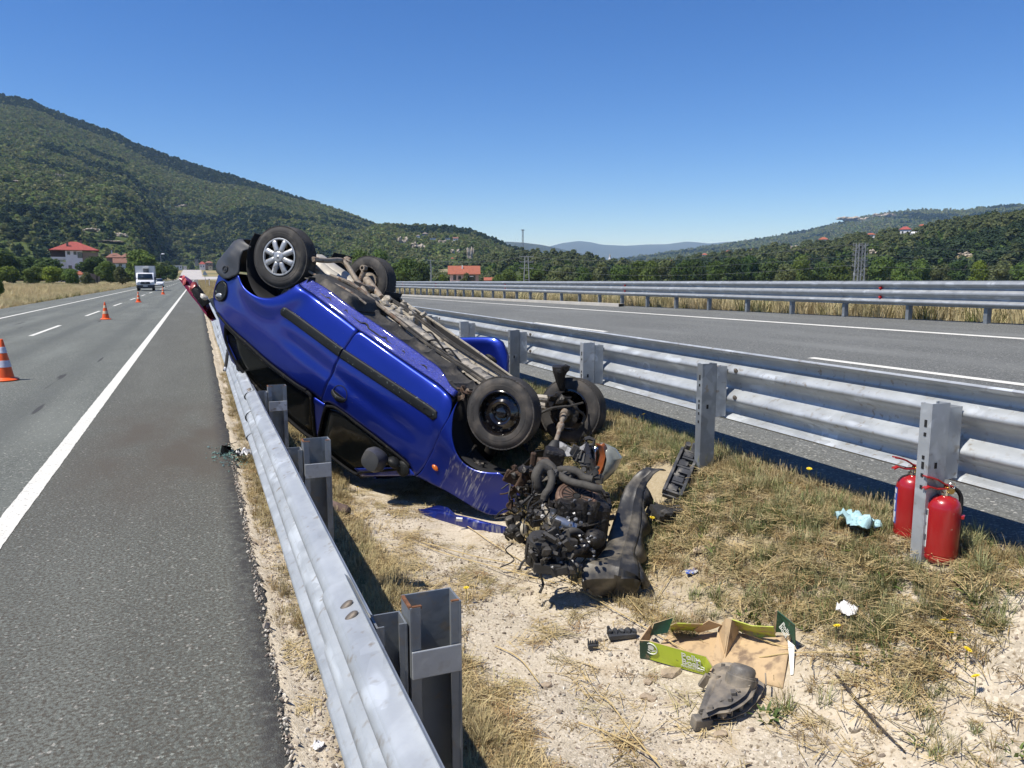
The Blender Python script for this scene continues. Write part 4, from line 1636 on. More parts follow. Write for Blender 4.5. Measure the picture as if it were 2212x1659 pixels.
def window(parent, x, y, z, w, h, side=-1, axis='y', frame=m_wpaint):
    """a window set into a wall: frame standing proud, pane a little behind its face"""
    mb = MB()
    fr = .09
    d = .06
    pc = lambda a, b, c: (a, b, c) if axis == 'y' else (b, a, c)
    sz = lambda a, b, c: (a, b, c) if axis == 'y' else (b, a, c)
    cx, cy = (x, y) if axis == 'y' else (y, x)
    for dx, dz, sw, sh in ((-w / 2, 0, fr, h + fr), (w / 2, 0, fr, h + fr), (0, -h / 2, w - fr, fr), (0, h / 2, w - fr, fr)):
        mb.box(pc(cx + dx, cy + side * d / 2, z + dz), sz(sw, d, sh))
    f = mb.build("window", frame, parent, local=True, smooth=False)
    mb = MB()
    mb.box(pc(cx, cy + side * .012, z), sz(w - fr, .02, h - fr))
    mb.build("pane", m_glass_d, f, local=True, smooth=False)
    return f


def house_at(x, y, dist, zb, label, rz=None, name="house", cat="house"):
    """an empty at the place; local x runs to the right as seen from the road, local -y faces the camera"""
    P = at_d(x, y, dist)
    return thing(name, label, cat, (P[0], P[1], zb), -YAW - math.atan((x - CX) / F_PX) if rz is None else rz)


# the white three-storey house on the left; 1 px = .1445 m at 240 m
h = house_at(163, 560, 240, 0, "large white three-storey house with a red hip roof left of the truck")
mb = MB(); mb.box((-.35, 4.0, 4.9), (4.6, 7.6, 9.8)); mb.build("wall", m_plaster_w, h, local=True, smooth=False)
mb = MB(); mb.box((4.2, 4.0, 4.6), (4.4, 7.4, 9.2)); mb.build("side_wing", m_plaster_b, h, local=True, smooth=False)
mb = MB(); mb.box((-4.7, 4.6, 3.1), (4.0, 6.0, 6.2)); mb.build("balcony_wing", m_plaster_w, h, local=True, smooth=False)
mb = MB(); mb.box((-4.6, 3.6, 6.9), (4.2, 4.2, .2)); mb.box((-4.6, .75, 7.3), (4.2, .12, .8)); mb.box((-6.65, 3.0, 7.3), (.12, 4.4, .8)); mb.build("balcony", m_plaster_w, h, local=True, smooth=False)
mb = MB(); mb.box((-4.6, 5.4, 8.4), (4.0, 3.4, 2.8)); mb.build("balcony_room", m_wood, h, local=True, smooth=False)
for x in (-6.5, -4.6, -2.9):
    mb = MB(); mb.box((x, .8, 8.4), (.18, .18, 2.9)); mb.build("balcony_post", m_wood, h, local=True, smooth=False)
mb = MB(); hip_roof(mb, -6.4, 6.2, 0.0, 8.2, 9.85, 2.7, .12, .6); rf = mb.build("roof", m_tile_red, h, local=True, smooth=False)
mb = MB(); mb.box((-1.9, 1.6, 11.6), (.6, .6, 1.6)); mb.box((1.9, 4.6, 12.3), (.6, .6, 1.5)); mb.build("chimney", m_plaster_b, rf, local=True, smooth=False)
mb = MB(); mb.box((0, .3, 9.62), (13.6, .2, .12)); mb.build("eave_board", m_wood, rf, local=True, smooth=False)
for x, z, w, hh in ((-1.75, 8.9, .7, .9), (.0, 8.9, .7, .9), (1.35, 8.3, 1.3, 1.7), (-1.6, 4.6, .8, .9), (.1, 4.6, .8, .9)):
    window(h, x, .2, z, w, hh, frame=m_wood)
mb = MB(); hip_roof(mb, -2.4, 2.0, -3.4, .1, 2.3, 1.1, .5, .3); mb.build("lean_to_roof", m_tile_or, h, local=True, smooth=False)
mb = MB(); mb.box((-.2, -1.6, 1.1), (4.2, 3.2, 2.2)); mb.build("lean_to", m_plaster_w, h, local=True, smooth=False)

h = house_at(123, 540, 330, 2, "small roof of a house peeping over the trees left of the white house")
mb = MB(); mb.box((0, 2, 5.4), (3.8, 4, 10.8)); mb.build("wall", m_plaster_c, h, local=True, smooth=False)
mb = MB(); hip_roof(mb, -2, 2, 0, 4, 10.8, 1.3, .3); mb.build("roof", m_tile_br, h, local=True, smooth=False)

h = house_at(255, 560, 265, 0, "cluster of brown-tiled roofs with a white gable wall behind the round tree")
mb = MB(); mb.box((-1.0, 4, 4.1), (5.0, 5, 8.2)); mb.build("wall", m_plaster_b, h, local=True, smooth=False)
mb = MB(); hip_roof(mb, -3.4, 1.4, 1.6, 6.4, 8.2, 1.5, .3); r_ = mb.build("roof", m_tile_br, h, local=True, smooth=False)
mb = MB(); mb.box((-1.8, 2.4, 10.0), (.35, .35, 1.2)); mb.build("chimney", m_plaster_w, r_, local=True, smooth=False)
mb = MB(); mb.box((.5, 1.2, 3.2), (3.4, 3.0, 6.4)); mb.build("front_wall", m_plaster_w, h, local=True, smooth=False)
mb = MB(); gable_roof(mb, -1.2, 2.2, -.4, 2.8, 6.3, 1.7); mb.build("front_roof", m_tile_br, h, local=True, smooth=False)
window(h, .6, -.3, 5.5, .9, .8, frame=m_wood)
h = house_at(275, 552, 300, 0, "brown hip-roofed house standing behind the cluster of brown roofs")
mb = MB(); mb.box((0, 3, 4.6), (4.4, 5, 9.2)); mb.build("wall", m_plaster_b, h, local=True, smooth=False)
mb = MB(); hip_roof(mb, -2.3, 2.3, .5, 5.5, 9.2, 1.4, .25); mb.build("roof", m_tile_br, h, local=True, smooth=False)


def far_house(x, ytop, wpx, hpx, dist, wall, roof, label, zb=None, kind='hip', rise=.35, wins=2):
    """a small house far away: its walls reach down to the ground"""
    P = at_d(x, ytop, dist)
    k = dist / F_PX
    w, hh = wpx * k, hpx * k
    zt = P[2]
    z0 = zt - hh if zb is None else zb
    t = thing("house", label, "house", (P[0], P[1], z0 - 3), -YAW - math.atan((x - CX) / F_PX))
    zr = zt - z0 + 3
    wallh = zr - hh * rise
    mb = MB(); mb.box((0, w * .35, wallh / 2), (w * .9, w * .7, wallh)); mb.build("wall", wall, t, local=True, smooth=False)
    mb = MB()
    if kind == 'hip':
        hip_roof(mb, -w * .45, w * .45, 0, w * .7, wallh, hh * rise, .3, w * .06)
    elif kind == 'gable':
        gable_roof(mb, -w * .45, w * .45, 0, w * .7, wallh, hh * rise, w * .06)
    else:
        mb.box((0, w * .35, wallh + .12), (w, w * .8, .24))
    mb.build("roof", roof, t, local=True, smooth=False)
    for i in range(wins):
        xx = (i - (wins - 1) / 2) * w * .9 / max(1, wins) * .9
        window(t, xx, 0, wallh - hh * (1 - rise) * .5, w * .12, hh * (1 - rise) * .32, frame=m_wood)
    return t


# the village at the end of the pale road
far_house(384, 569, 19, 12, 600, m_plaster_w, m_plaster_g, "low white flat-roofed shed left of the pale road", kind='flat', wins=3)
far_house(399.5, 572, 7, 8, 640, m_plaster_w, m_plaster_g, "tiny white hut beside the pale road", kind='flat', wins=1)
far_house(424, 557, 8, 10, 700, m_plaster_g, m_plaster_g, "grey concrete shell of a house above the village", kind='flat', wins=2)
far_house(436.5, 565, 13, 15, 640, m_plaster_w, m_tile_red, "village house with a bright red roof at the road's end")
far_house(451, 564, 17, 10, 680, m_plaster_b, m_tile_br, "village house with a brown roof right of the bright red roof")
far_house(454, 571, 9, 11, 610, m_plaster_c, m_tile_br, "small cream hut at the right end of the village", kind='flat', wins=1)

# behind the car
h = house_at(734, 580, 150, -1.0, "blue-grey panel building with a red roof seen between the car's rear wheels")
mb = MB(); mb.box((.0, 3, 1.65), (4.6, 6, 3.3)); mb.build("wall", m_plaster_bl, h, local=True, smooth=False)
mb = MB(); mb.box((0, 2.95, 3.85), (4.7, 6.1, 1.1)); mb.build("upper_band", m_dkpanel, h, local=True, smooth=False)
mb = MB(); hip_roof(mb, -2.3, 2.3, 0, 6, 4.4, .75, .4, .25); mb.build("roof", m_tile_red, h, local=True, smooth=False)
h = house_at(714, 556, 205, -1.0, "house with grey-brown tiled roof behind the car's rear axle")
mb = MB(); mb.box((0, 4, 2.6), (6.6, 6.4, 5.3)); mb.build("wall", m_plaster_c, h, local=True, smooth=False)
mb = MB(); hip_roof(mb, -3.3, .2, .8, 7.2, 5.3, 1.5, .05); mb.build("roof", m_tile_gy, h, local=True, smooth=False)
mb = MB(); hip_roof(mb, .2, 3.4, 1.2, 7.0, 5.3, 1.0, .5); mb.build("lower_roof", m_tile_gy, h, local=True, smooth=False)

# the orange-roofed house in the centre; 1 px = .1686 m at 280 m
h = house_at(1000, 600, 280, -2.2, "pinkish house with an orange tiled roof and a white terrace")
K = .1686
mb = MB(); mb.box((.5, 4.0, 2.35), (10.4, 7.0, 4.7)); mb.build("wall", m_plaster_p, h, local=True, smooth=False)
mb = MB(); gable_roof(mb, -4.9, 5.8, .3, 7.7, 4.75, 3.0, .6); rf = mb.build("roof", m_tile_or, h, local=True, smooth=False)
mb = MB(); mb.box((-.2, 2.6, 7.1), (.45, .45, 1.6)); mb.build("chimney", m_plaster_w, rf, local=True, smooth=False)
mb = MB(); mb.add([(5.715, .6, 4.6), (5.715, 7.4, 4.6), (5.715, 4.0, 7.3)], [(0, 1, 2)]); mb.build("gable", m_plaster_p, h, local=True, solid=-.15, smooth=False)
for x, z, w_, hh in ((-3.0, 3.4, 1.0, 1.8), (-1.2, 3.4, 1.0, 1.3), (3.4, 3.3, 2.2, 1.9)):
    window(h, x, .5, z, w_, hh, frame=m_wood)
for y in (2.4, 5.0):
    window(h, y, 5.70, 3.3, 1.0, 1.6, side=1, axis='x', frame=m_wood)
mb = MB(); mb.box((-4.2, -1.3, 1.5), (5.4, 3.4, .3)); te = mb.build("terrace", m_plaster_w, h, local=True, smooth=False)
for x in (-6.4, -4.4, -2.2):
    mb = MB(); mb.box((x, -2.6, .3), (.4, .4, 2.0)); mb.build("terrace_post", m_plaster_w, h, local=True, smooth=False)
mb = MB(); mb.box((-4.2, -2.9, 1.95), (5.2, .1, .5)); mb.build("railing", m_plaster_b, te, local=True, smooth=False)
mb = MB(); mb.box((2.6, .1, 3.9), (2.4, 1.0, .15)); mb.build("awning", m_plaster_w, h, local=True, smooth=False)
h = house_at(1056, 604, 300, -2.2, "small shed with an orange roof right of the orange-roofed house")
mb = MB(); mb.box((0, 2, 1.2), (3.4, 4, 2.4)); mb.build("wall", m_plaster_p, h, local=True, smooth=False)
mb = MB(); gable_roof(mb, -1.7, 1.7, 0, 4, 2.4, 1.1, .3); mb.build("roof", m_tile_or, h, local=True, smooth=False)

for x, yt, w, hp, d, wl, rf_, kd, lb in HILL_HOUSES:
    far_house(x, yt, w, hp, d, {"w": m_plaster_w, "g": m_plaster_g, "c": m_plaster_c, "b": m_plaster_b, "p": m_plaster_p}[wl],
              {"gy": m_tile_gy, "br": m_tile_br, "or": m_tile_or, "red": m_tile_red, "g": m_plaster_g, "w": m_plaster_w}[rf_], lb, kind=kd, wins=2)
# minaret
P = at_d(1317.5, 548, 545)
mn = thing("minaret", "thin white minaret rising above the distant trees", "minaret", (P[0], P[1], -4))
hm = P[2] + 4
mb = MB(); mb.lathe([(.75, 0), (.7, hm - 4.2), (1.05, hm - 4.0), (1.05, hm - 3.4), (.62, hm - 3.3), (.62, hm - 1.8)], 12); mb.build("shaft", m_plaster_w, mn, local=True)
mb = MB(); mb.lathe([(.75, hm - 1.8), (.0, hm)], 12); mb.build("spire", m_plaster_g, mn, local=True)

# ------------------------------------------------------------------ poles, masts, lattice towers, wires
m_polegrey = mat("pole_grey", (.30, .32, .34), rough=.6, metal=.4, var=.15)
m_wire = mat("wire", (.16, .17, .18), rough=.6, var=.1)


def truss(mb, x, y, z0, z1, w0, w1, n=9, r=.05, fill=True):
    """four-legged lattice mast of thin bars"""
    c = ((-1, -1), (1, -1), (1, 1), (-1, 1))
    def pt(k, t):
        w = (w0 + (w1 - w0) * t) / 2
        return (x + c[k][0] * w, y + c[k][1] * w, z0 + (z1 - z0) * t)
    for k in range(4):
        mb.tube([pt(k, 0), pt(k, 1)], r, 4)
        for i in range(n):
            a, b = i / n, (i + 1) / n
            k2 = (k + 1) % 4
            mb.tube([pt(k, a), pt(k2, b)] if i % 2 else [pt(k2, a), pt(k, b)], r * .6, 4, caps=False)


def insulator(mb, x, y, z, s=1.0):
    mb.lathe([(.03, -.02), (.09, .03), (.04, .08), (.09, .13), (.04, .18), (.07, .22), (0, .26)], 8, Matrix.Translation((x, y, z)) @ Matrix.Scale(s, 4))


def crossarms(t, zs, w, rz=0.0):
    for z in zs:
        mb = MB(); mb.box((0, 0, z), (w, .12, .12)); a = mb.build("crossarm", m_polegrey, t, local=True, smooth=False)
        mb = MB()
        for x in (-w / 2 + .1, 0, w / 2 - .1):
            insulator(mb, x, 0, z + .06, 1.2)
        mb.build("insulator", m_dkpanel, a, local=True)


P = at_d(930.5, 561, 230)
t = thing("utility_pole", "slim grey utility pole left of the orange-roofed house", "pole", (P[0], P[1], -4.0), -YAW)
mb = MB(); mb.tube([(-.12, 0, -.5), (-.12, 0, P[2] + 4)], [.13, .09], 8); mb.tube([(.12, 0, -.5), (.12, 0, P[2] + 2.8)], [.12, .08], 8); mb.build("pole", m_polegrey, t, local=True)
crossarms(t, (P[2] + 3.8,), 2.2)
P1w = Vector((P[0], P[1], P[2] - .1))
P = at_d(1137.5, 553, 185)
t = thing("utility_pole", "twin-legged grey utility pole standing before the trees in the middle", "pole", (P[0], P[1], -4.1), -YAW)
ht = P[2] + 4.1
mb = MB()
for s in (-1, 1):
    mb.tube([(s * .85, 0, -.4), (s * .38, 0, ht)], [.13, .11], 8)
for i in range(9):
    z = ht * (i + .5) / 9.5
    w_ = .85 + (.38 - .85) * z / ht
    mb.box((0, 0, z), (w_ * 2, .07, .07))
mb.build("pole", m_polegrey, t, local=True)
crossarms(t, (ht - .1, ht - 1.4, ht - 2.9), 3.4)
P2w = Vector((P[0], P[1], P[2] - .1))
towers = []
for x, lb in ((1853, "left one of the two lattice power towers beyond the guardrail"), (1866.5, "right one of the two lattice power towers beyond the guardrail")):
    P = at_d(x, 527, 105)
    zb = float(ground(P[0], P[1]))
    t = thing("power_tower", lb, "power tower", (P[0], P[1], zb), -YAW - .2, "pair of lattice power towers")
    ht = P[2] - zb
    mb = MB(); truss(mb, 0, 0, -.3, ht, .62, .36, 14, .055); mb.build("lattice_mast", m_polegrey, t, local=True, smooth=False)
    for z in (ht - .2, ht - .85, ht - 1.5, ht - 2.25, ht - 3.0):
        mb = MB(); mb.box((0, 0, z), (1.15, .09, .09)); a = mb.build("crossarm", m_polegrey, t, local=True, smooth=False)
        mb = MB()
        for xx in (-.5, -.2, .2, .5):
            insulator(mb, xx, 0, z + .04, 1.2)
        mb.build("insulator", m_dkpanel, a, local=True)
    towers.append(Vector((P[0], P[1], P[2])))
P = at_d(1129.3, 496, 760)
t = thing("radio_mast", "tall thin red and white radio mast on the wooded ridge", "mast", (P[0], P[1], -4), 0)
mb = MB(); truss(mb, 0, 0, 0, P[2] + 4, 1.5, 1.1, 26, .13); mb.build("lattice_mast", m_polegrey, t, local=True, smooth=False)
mb = MB(); mb.box((0, 0, P[2] + 3.6), (3.2, .4, .9)); mb.build("antenna", m_polegrey, t, local=True, smooth=False)
t['label'] = "tall thin grey radio mast on the wooded ridge"
P = at_d(347, 551, 330)
t = thing("street_lamp", "street lamp with a white head left of the road's end", "street lamp", (P[0], P[1], 0), -YAW)
mb = MB(); mb.tube([(0, 0, 0), (0, 0, P[2])], [.12, .08], 8); mb.tube([(0, 0, P[2]), (.3, 0, P[2] + .3), (.9, 0, P[2] + .4)], .06, 6); mb.build("pole", m_polegrey, t, local=True)
mb = MB(); mb.blob((1.0, 0, P[2] + .45), (.8, .3, .3), sub=2, jit=0); mb.build("lamp_head", m_plaster_w, t, local=True)


def wires(a, b, offs, sag, name, label):
    mb = MB()
    for (dx, dz) in offs:
        pts = []
        for s in np.linspace(0, 1, 24):
            p = a.lerp(b, float(s)) + Vector((dx, 0, dz))
            p.z -= sag * 4 * s * (1 - s)
            pts.append(p[:])
        mb.tube(pts, .016, 4, caps=False)
    tag(mb.build(name, m_wire), label, "power line", "overhead power lines")


tr = towers[1]
east = Vector((tr.x + 95, tr.y + 10, tr.z + 1.0))
wires(P2w, towers[0], [(-.4, 0), (.4, -1.4), (0, -2.8)], 1.6, "power_line", "thin power wires between the twin-legged pole and the lattice towers")
wires(tr, east, [(0, -.1), (.3, -1.5), (-.3, -3.0)], .8, "power_line", "thin power wires running right from the lattice towers")
wires(P1w, P2w, [(-.5, 0), (.5, -.1)], .9, "power_line", "thin power wires between the slim pole and the twin-legged pole")

# road sign seen from behind and delineators on the median
P = at_z(442.5, 600, .2)
m_sign = mat("sign_back", (.30, .36, .42), rough=.5, metal=.3, var=.1)
P = at_d(442.5, 589, 150)
t = thing("road_sign", "triangular road sign seen from behind on the median far ahead", "road sign", (P[0], P[1], 0), 0)
mb = MB(); mb.prism([(-.48, P[2] - .42), (.48, P[2] - .42), (0, P[2] + .42)], -.02, .0, Matrix(((1, 0, 0, 0), (0, 0, 1, 0), (0, 1, 0, 0), (0, 0, 0, 1)))); mb.build("sign_plate", m_sign, t, local=True, smooth=False, bevel=.005)
mb = MB(); mb.tube([(0, .04, -.2), (0, .04, P[2] + .2)], .04, 8); mb.build("post", m_polegrey, t, local=True)
for x, y, hh, lb in ((444, 612, 1.0, "thin white marker post nearest the triangular sign"), (452.5, 619, 1.2, "white marker post with a dark top beside the car's rear end")):
    P = at_z(x, y, -.05)
    t = thing("marker_post", lb, "marker post", (P[0], P[1], -.1), 0)
    mb = MB(); mb.box((0, 0, hh / 2), (.12, .08, hh)); mb.build("post", m_plaster_w, t, local=True, smooth=False)
    mb = MB(); mb.box((0, 0, hh + .12), (.14, .10, .24)); mb.build("reflector_head", m_blackp, t, local=True, smooth=False)
# ------------------------------------------------------------------ the overturned car
# Car frame: origin at the outer face of the left rear wheel, x forward, y out of the car's left side, z towards its roof.
# It lies on its roof: the roof points down, the left side faces the camera, the nose is down in the ditch.
_RL, _FL, _RR = np.array([-2.229, -1.216, 7.36]), np.array([-.104, .237, 6.19]), np.array([.684, .013, 1.28])
_F = _FL - _RL
_F /= np.linalg.norm(_F)
_RR = _RR - _F * (_RR @ _F)
_RR /= np.linalg.norm(_RR)
_U = np.cross(_RR, _F)
CO, CF, CR, CU = CAMP + camvec(_RL), camvec(_F), camvec(_RR), camvec(_U)
M_CAR = Matrix(((CF[0], -CR[0], CU[0], CO[0]), (CF[1], -CR[1], CU[1], CO[1]), (CF[2], -CR[2], CU[2], CO[2]), (0, 0, 0, 1)))
car = thing("overturned_car", "wrecked blue three-door hatchback lying upside down across the guardrail, wheels in the air", "car", M=M_CAR)
WB = 2.828


def car_u(x, y, u):
    """car coordinates of a pixel on the plane z = u of the car"""
    d = ray(x, y)
    P0 = CO + CU * u
    P = CAMP + d * ((P0 - CAMP) @ CU) / (d @ CU)
    v = P - CO
    return (v @ CF, -(v @ CR), u)


def to_world(p):
    return CO + CF * p[0] - CR * p[1] + CU * p[2]


def to_car(P):
    v = np.asarray(P) - CO
    return (v @ CF, -(v @ CR), v @ CU)


m_blue = mat("blue_metallic_paint", (.009, .027, .27), rough=.40, metal=.75, var=.10, vscale=1.5, coat=.55, coat_rough=.10, rvar=.06)
over(m_blue, (.22, .22, .24), mul_node(m_blue.node_tree.nodes, m_blue.node_tree.links, noise_mask(m_blue, 60, .70, .76, 3), noise_mask(m_blue, 3, .52, .75, 3)))
m_blue_scr = mat("scraped_blue_paint", (.008, .020, .20), rough=.40, metal=.6, var=.15, vscale=2, coat=.6, coat_rough=.15)
over(m_blue_scr, (.42, .43, .45), mul_node(m_blue_scr.node_tree.nodes, m_blue_scr.node_tree.links, noise_mask(m_blue_scr, 34, .50, .66, 6, stretch=(1.6, 1, .12)), noise_mask(m_blue_scr, 4.5, .45, .65, 3, seed=4)))
m_blue_sill = mat("stone_chipped_sill", (.009, .022, .23), rough=.45, metal=.5, var=.2, vscale=20, bump=.4, bscale=120, coat=.4)
over(m_blue_sill, (.030, .030, .085), noise_mask(m_blue_sill, 120, .46, .74, 6))
over(m_blue_sill, (.34, .36, .50), noise_mask(m_blue_sill, 150, .66, .74, 3))
m_bump = mat("bumper_black", (.040, .043, .048), rough=.55, var=.35, vscale=5, bump=.05, bscale=200, rvar=.12)
over(m_bump, (.16, .15, .13), noise_mask(m_bump, 3.5, .55, .85, 6))
m_seal = mat("window_seal", (.012, .012, .013), rough=.75, var=.4, vscale=14, spec=.12)
over(m_seal, (.08, .07, .055), noise_mask(m_seal, 26, .60, .75, 4))
m_glass = mat("tinted_glass", (.006, .007, .007), rough=.12, var=.2, vscale=4, spec=.22)
over(m_glass, (.030, .028, .024), noise_mask(m_glass, 30, .62, .8, 5))
m_strip = mat("rub_strip", (.014, .015, .015), rough=.5, var=.3, vscale=10, spec=.18)
over(m_strip, (.10, .12, .11), noise_mask(m_strip, 34, .66, .70, 2))
m_inner = mat("car_inside_dark", (.012, .012, .013), rough=.9, var=.4, vscale=5)
m_under_dk = mat("underseal", (.045, .042, .038), rough=.85, var=.4, vscale=4, bump=.4, bscale=40)
over(m_under_dk, (.20, .17, .13), noise_mask(m_under_dk, 5, .55, .78, 6))
m_under_lt = mat("dusty_floor_metal", (.44, .395, .32), rough=.8, metal=.15, var=.35, vscale=6, bump=.35, bscale=25)
over(m_under_lt, (.10, .085, .065), noise_mask(m_under_lt, 11, .58, .68, 5))
over(m_under_lt, (.05, .045, .04), noise_mask(m_under_lt, 40, .66, .74, 2))
m_shield = mat("heat_shield", (.56, .52, .44), rough=.55, metal=.35, var=.2, vscale=4, bump=.25, bscale=18)
m_pipe = mat("dirty_pipe", (.33, .28, .22), rough=.75, metal=.3, var=.4, vscale=12, bump=.3, bscale=60)
over(m_pipe, (.17, .10, .06), noise_mask(m_pipe, 20, .52, .68, 4))
m_tyre = mat("tyre_rubber", (.040, .038, .036), rough=.8, var=.35, vscale=9, bump=.12, bscale=90)
over(m_tyre, (.13, .115, .095), noise_mask(m_tyre, 6, .52, .75, 5))
m_tyre_mud = mat("muddy_tyre", (.040, .037, .034), rough=.8, var=.35, vscale=9, bump=.12, bscale=90)
over(m_tyre_mud, (.13, .108, .085), noise_mask(m_tyre_mud, 5, .48, .72, 5))
m_silver = mat("hubcap_silver", (.46, .47, .48), rough=.45, metal=.55, var=.18, vscale=14, rvar=.12)
over(m_silver, (.20, .17, .14), noise_mask(m_silver, 30, .60, .72, 3))
m_blackrim = mat("oily_black_rim", (.016, .013, .012), rough=.16, metal=.3, var=.4, vscale=12, coat=.7, rvar=.1)
m_amber = mat("amber_lens", (.55, .13, .012), rough=.2, var=.15)
m_redlens = mat("red_lens", (.16, .006, .012), rough=.15, var=.4, vscale=9, coat=.6)
m_redlens2 = mat("broken_red_edge", (.50, .10, .09), rough=.35, var=.3, vscale=30)
m_dirty = mat("oily_metal", (.034, .030, .026), rough=.5, metal=.4, var=.5, vscale=18, bump=.4, bscale=50, rvar=.25)
over(m_dirty, (.13, .11, .085), noise_mask(m_dirty, 14, .60, .78, 5))
m_rusty = mat("rusty_bracket", (.085, .050, .030), rough=.85, metal=.2, var=.5, vscale=20, bump=.4)
over(m_rusty, (.18, .14, .10), noise_mask(m_rusty, 12, .55, .7, 4))
m_hose = mat("rubber_hose", (.066, .060, .050), rough=.8, var=.4, vscale=16, bump=.2)
m_dusty_blk = mat("dusty_black_plastic", (.040, .038, .035), rough=.6, var=.4, vscale=9, rvar=.15)
over(m_dusty_blk, (.15, .13, .10), noise_mask(m_dusty_blk, 7, .52, .80, 6))


def side_l(f, u):
    """how far the car's flank stands out at a place on it"""
    l = np.interp(u, [-.02, .03, .10, .125, .2, .36, .5, .7, .86, .95, 1.35], [-.085, -.055, -.016, .004, .022, .036, .038, .024, -.004, -.028, -.20])
    l = l - np.clip((-.12 - f) / .57, 0, 2) ** 2.0 * .06
    l = l - np.clip((f - 2.62) / .70, 0, 2) ** 2.0 * .07
    for fc, uc, r in ((0.0, .0, .46), (2.80, .05, .46)):
        rho = np.hypot(f - fc, u - uc)
        l = l + .034 * np.exp(-((rho - r) / .10) ** 2)
    l = l - .014 * np.exp(-((u - .60) / .07) ** 2) * sstep(.35, .7, f) * sstep(2.4, 2.0, f)
    return l


def skin(P, off=0.0, mirror=False, dent=0.0):
    f, u = P[..., 0], P[..., 1]
    l = side_l(f, u) + off
    if dent:
        l = l + fbm(f, u, .5, 3, 41) * dent
    if mirror:
        l = -1.47 - l
    return np.stack([f, l, u], -1)


def panel(name, P, m, parent=car, off=0.0, mirror=False, solid=.010, dent=0.0, label=None):
    mb = MB()
    G = skin(P, off, mirror, dent)
    # faces look outward: +y on the left side
    n = np.cross(G[1, 0] - G[0, 0], G[0, 1] - G[0, 0])
    flip = (n[1] > 0) != mirror
    mb.grid(G, flip=flip)
    return mb.build(name, m, parent, local=True, angle=60, solid=solid, label=label)


sm = lambda pts, n=8: curve_pts([(a, b, 0) for a, b in pts], n)[:, :2]
arch_r = sm([(-.348, .381), (-.267, .425), (-.18, .447), (-.06, .444), (.06, .416), (.18, .352), (.265, .264), (.324, .175), (.362, .104)])
tail_edge = sm([(-.690, .540), (-.684, .63), (-.665, .75), (-.60, .835), (-.475, .889)])
join_b = [(-.690, .540), (-.60, .512), (-.487, .513), (-.41, .43), (-.348, .381)]
belt_q = sm([(-.475, .889), (-.2, .905), (.055, .918), (.4, .936), (.8, .926), (.98, .900), (1.165, .895)])
door_r = sm([(1.208, .150), (1.196, .30), (1.180, .48), (1.172, .70), (1.165, .895)])
crease_q = [(.362, .104), (.60, .112), (.95, .118), (1.208, .130)]
bq = np.vstack([sm(join_b, 5), arch_r[1:], np.array(crease_q[1:])])
# three patches so that the arch edge stays crisp
q1b, q1t = np.vstack([sm(join_b, 5), arch_r[1:]]), belt_q
i_t = np.argmin(abs(belt_q[:, 0] - .42))
quarter = coons(np.vstack([resample(sm(join_b, 5), 12)[:-1], resample(arch_r, 30)]), resample(belt_q[:i_t + 1], 41), tail_edge, [(.362, .104), (.40, .4), (.42, .7), tuple(belt_q[i_t])], 46, 24)
quarter2 = coons(crease_q, belt_q[i_t:], [(.362, .104), (.40, .4), (.42, .7), tuple(belt_q[i_t])], np.vstack([[(1.208, .130)], door_r]), 22, 24)
qp = panel("rear_quarter_panel", np.concatenate([quarter, quarter2[:, 1:]], 1), m_blue, dent=.020)

win_edge = sm([(1.172, .895), (1.205, .905), (1.25, .868), (1.363, .846), (1.631, .836), (2.0, .830), (2.27, .832), (2.36, .875), (2.400, .895)])
door_f = sm([(2.441, .188), (2.470, .30), (2.466, .488), (2.455, .703), (2.434, .82), (2.400, .895)])
door_bot = sm([(1.213, .172), (1.232, .140), (1.275, .126), (1.6, .120), (2.0, .112), (2.25, .104), (2.36, .112), (2.41, .14), (2.441, .188)])
door = panel("door", coons(door_bot, win_edge, [(1.211, .172), (1.199, .30), (1.183, .48), (1.175, .70), (1.168, .895)], door_f, 60, 26), m_blue, dent=.016)
sill = panel("sill", coons(sm([(.405, .030), (.46, .008), (.686, .004), (.971, .010), (1.274, .006), (1.658, -.004), (1.939, -.004), (2.10, .0), (2.292, .045), (2.40, .055)]),
                           sm([(.365, .100), (.6, .108), (.95, .114), (1.205, .126), (1.28, .121), (1.6, .115), (2.0, .107), (2.25, .099), (2.40, .105)]), [(.405, .030), (.365, .100)], [(2.40, .055), (2.40, .105)], 60, 8), m_blue_sill, dent=.03)
arch_f = sm([(2.452, .120), (2.470, .18), (2.520, .29), (2.585, .385), (2.679, .465), (2.785, .503), (2.899, .494), (3.003, .449), (3.092, .393)])
fen_low = np.vstack([arch_f, sm([(3.092, .393), (3.20, .405), (3.306, .423)])[1:]])
fen_top = sm([(2.405, .898), (2.464, .882), (2.60, .852), (2.729, .828), (2.944, .807), (3.143, .770), (3.236, .712)])
fender = panel("front_fender", coons(fen_low, fen_top, sm([(2.452, .120), (2.475, .30), (2.472, .488), (2.461, .703), (2.440, .83), (2.405, .898)]),
                                     sm([(3.306, .423), (3.33, .53), (3.29, .64), (3.236, .712)]), 46, 22), m_blue, dent=.05)
fender.data.materials.append(m_blue_scr)
for pl in fender.data.polygons:
    if pl.center.x > 2.66:
        pl.material_index = 1
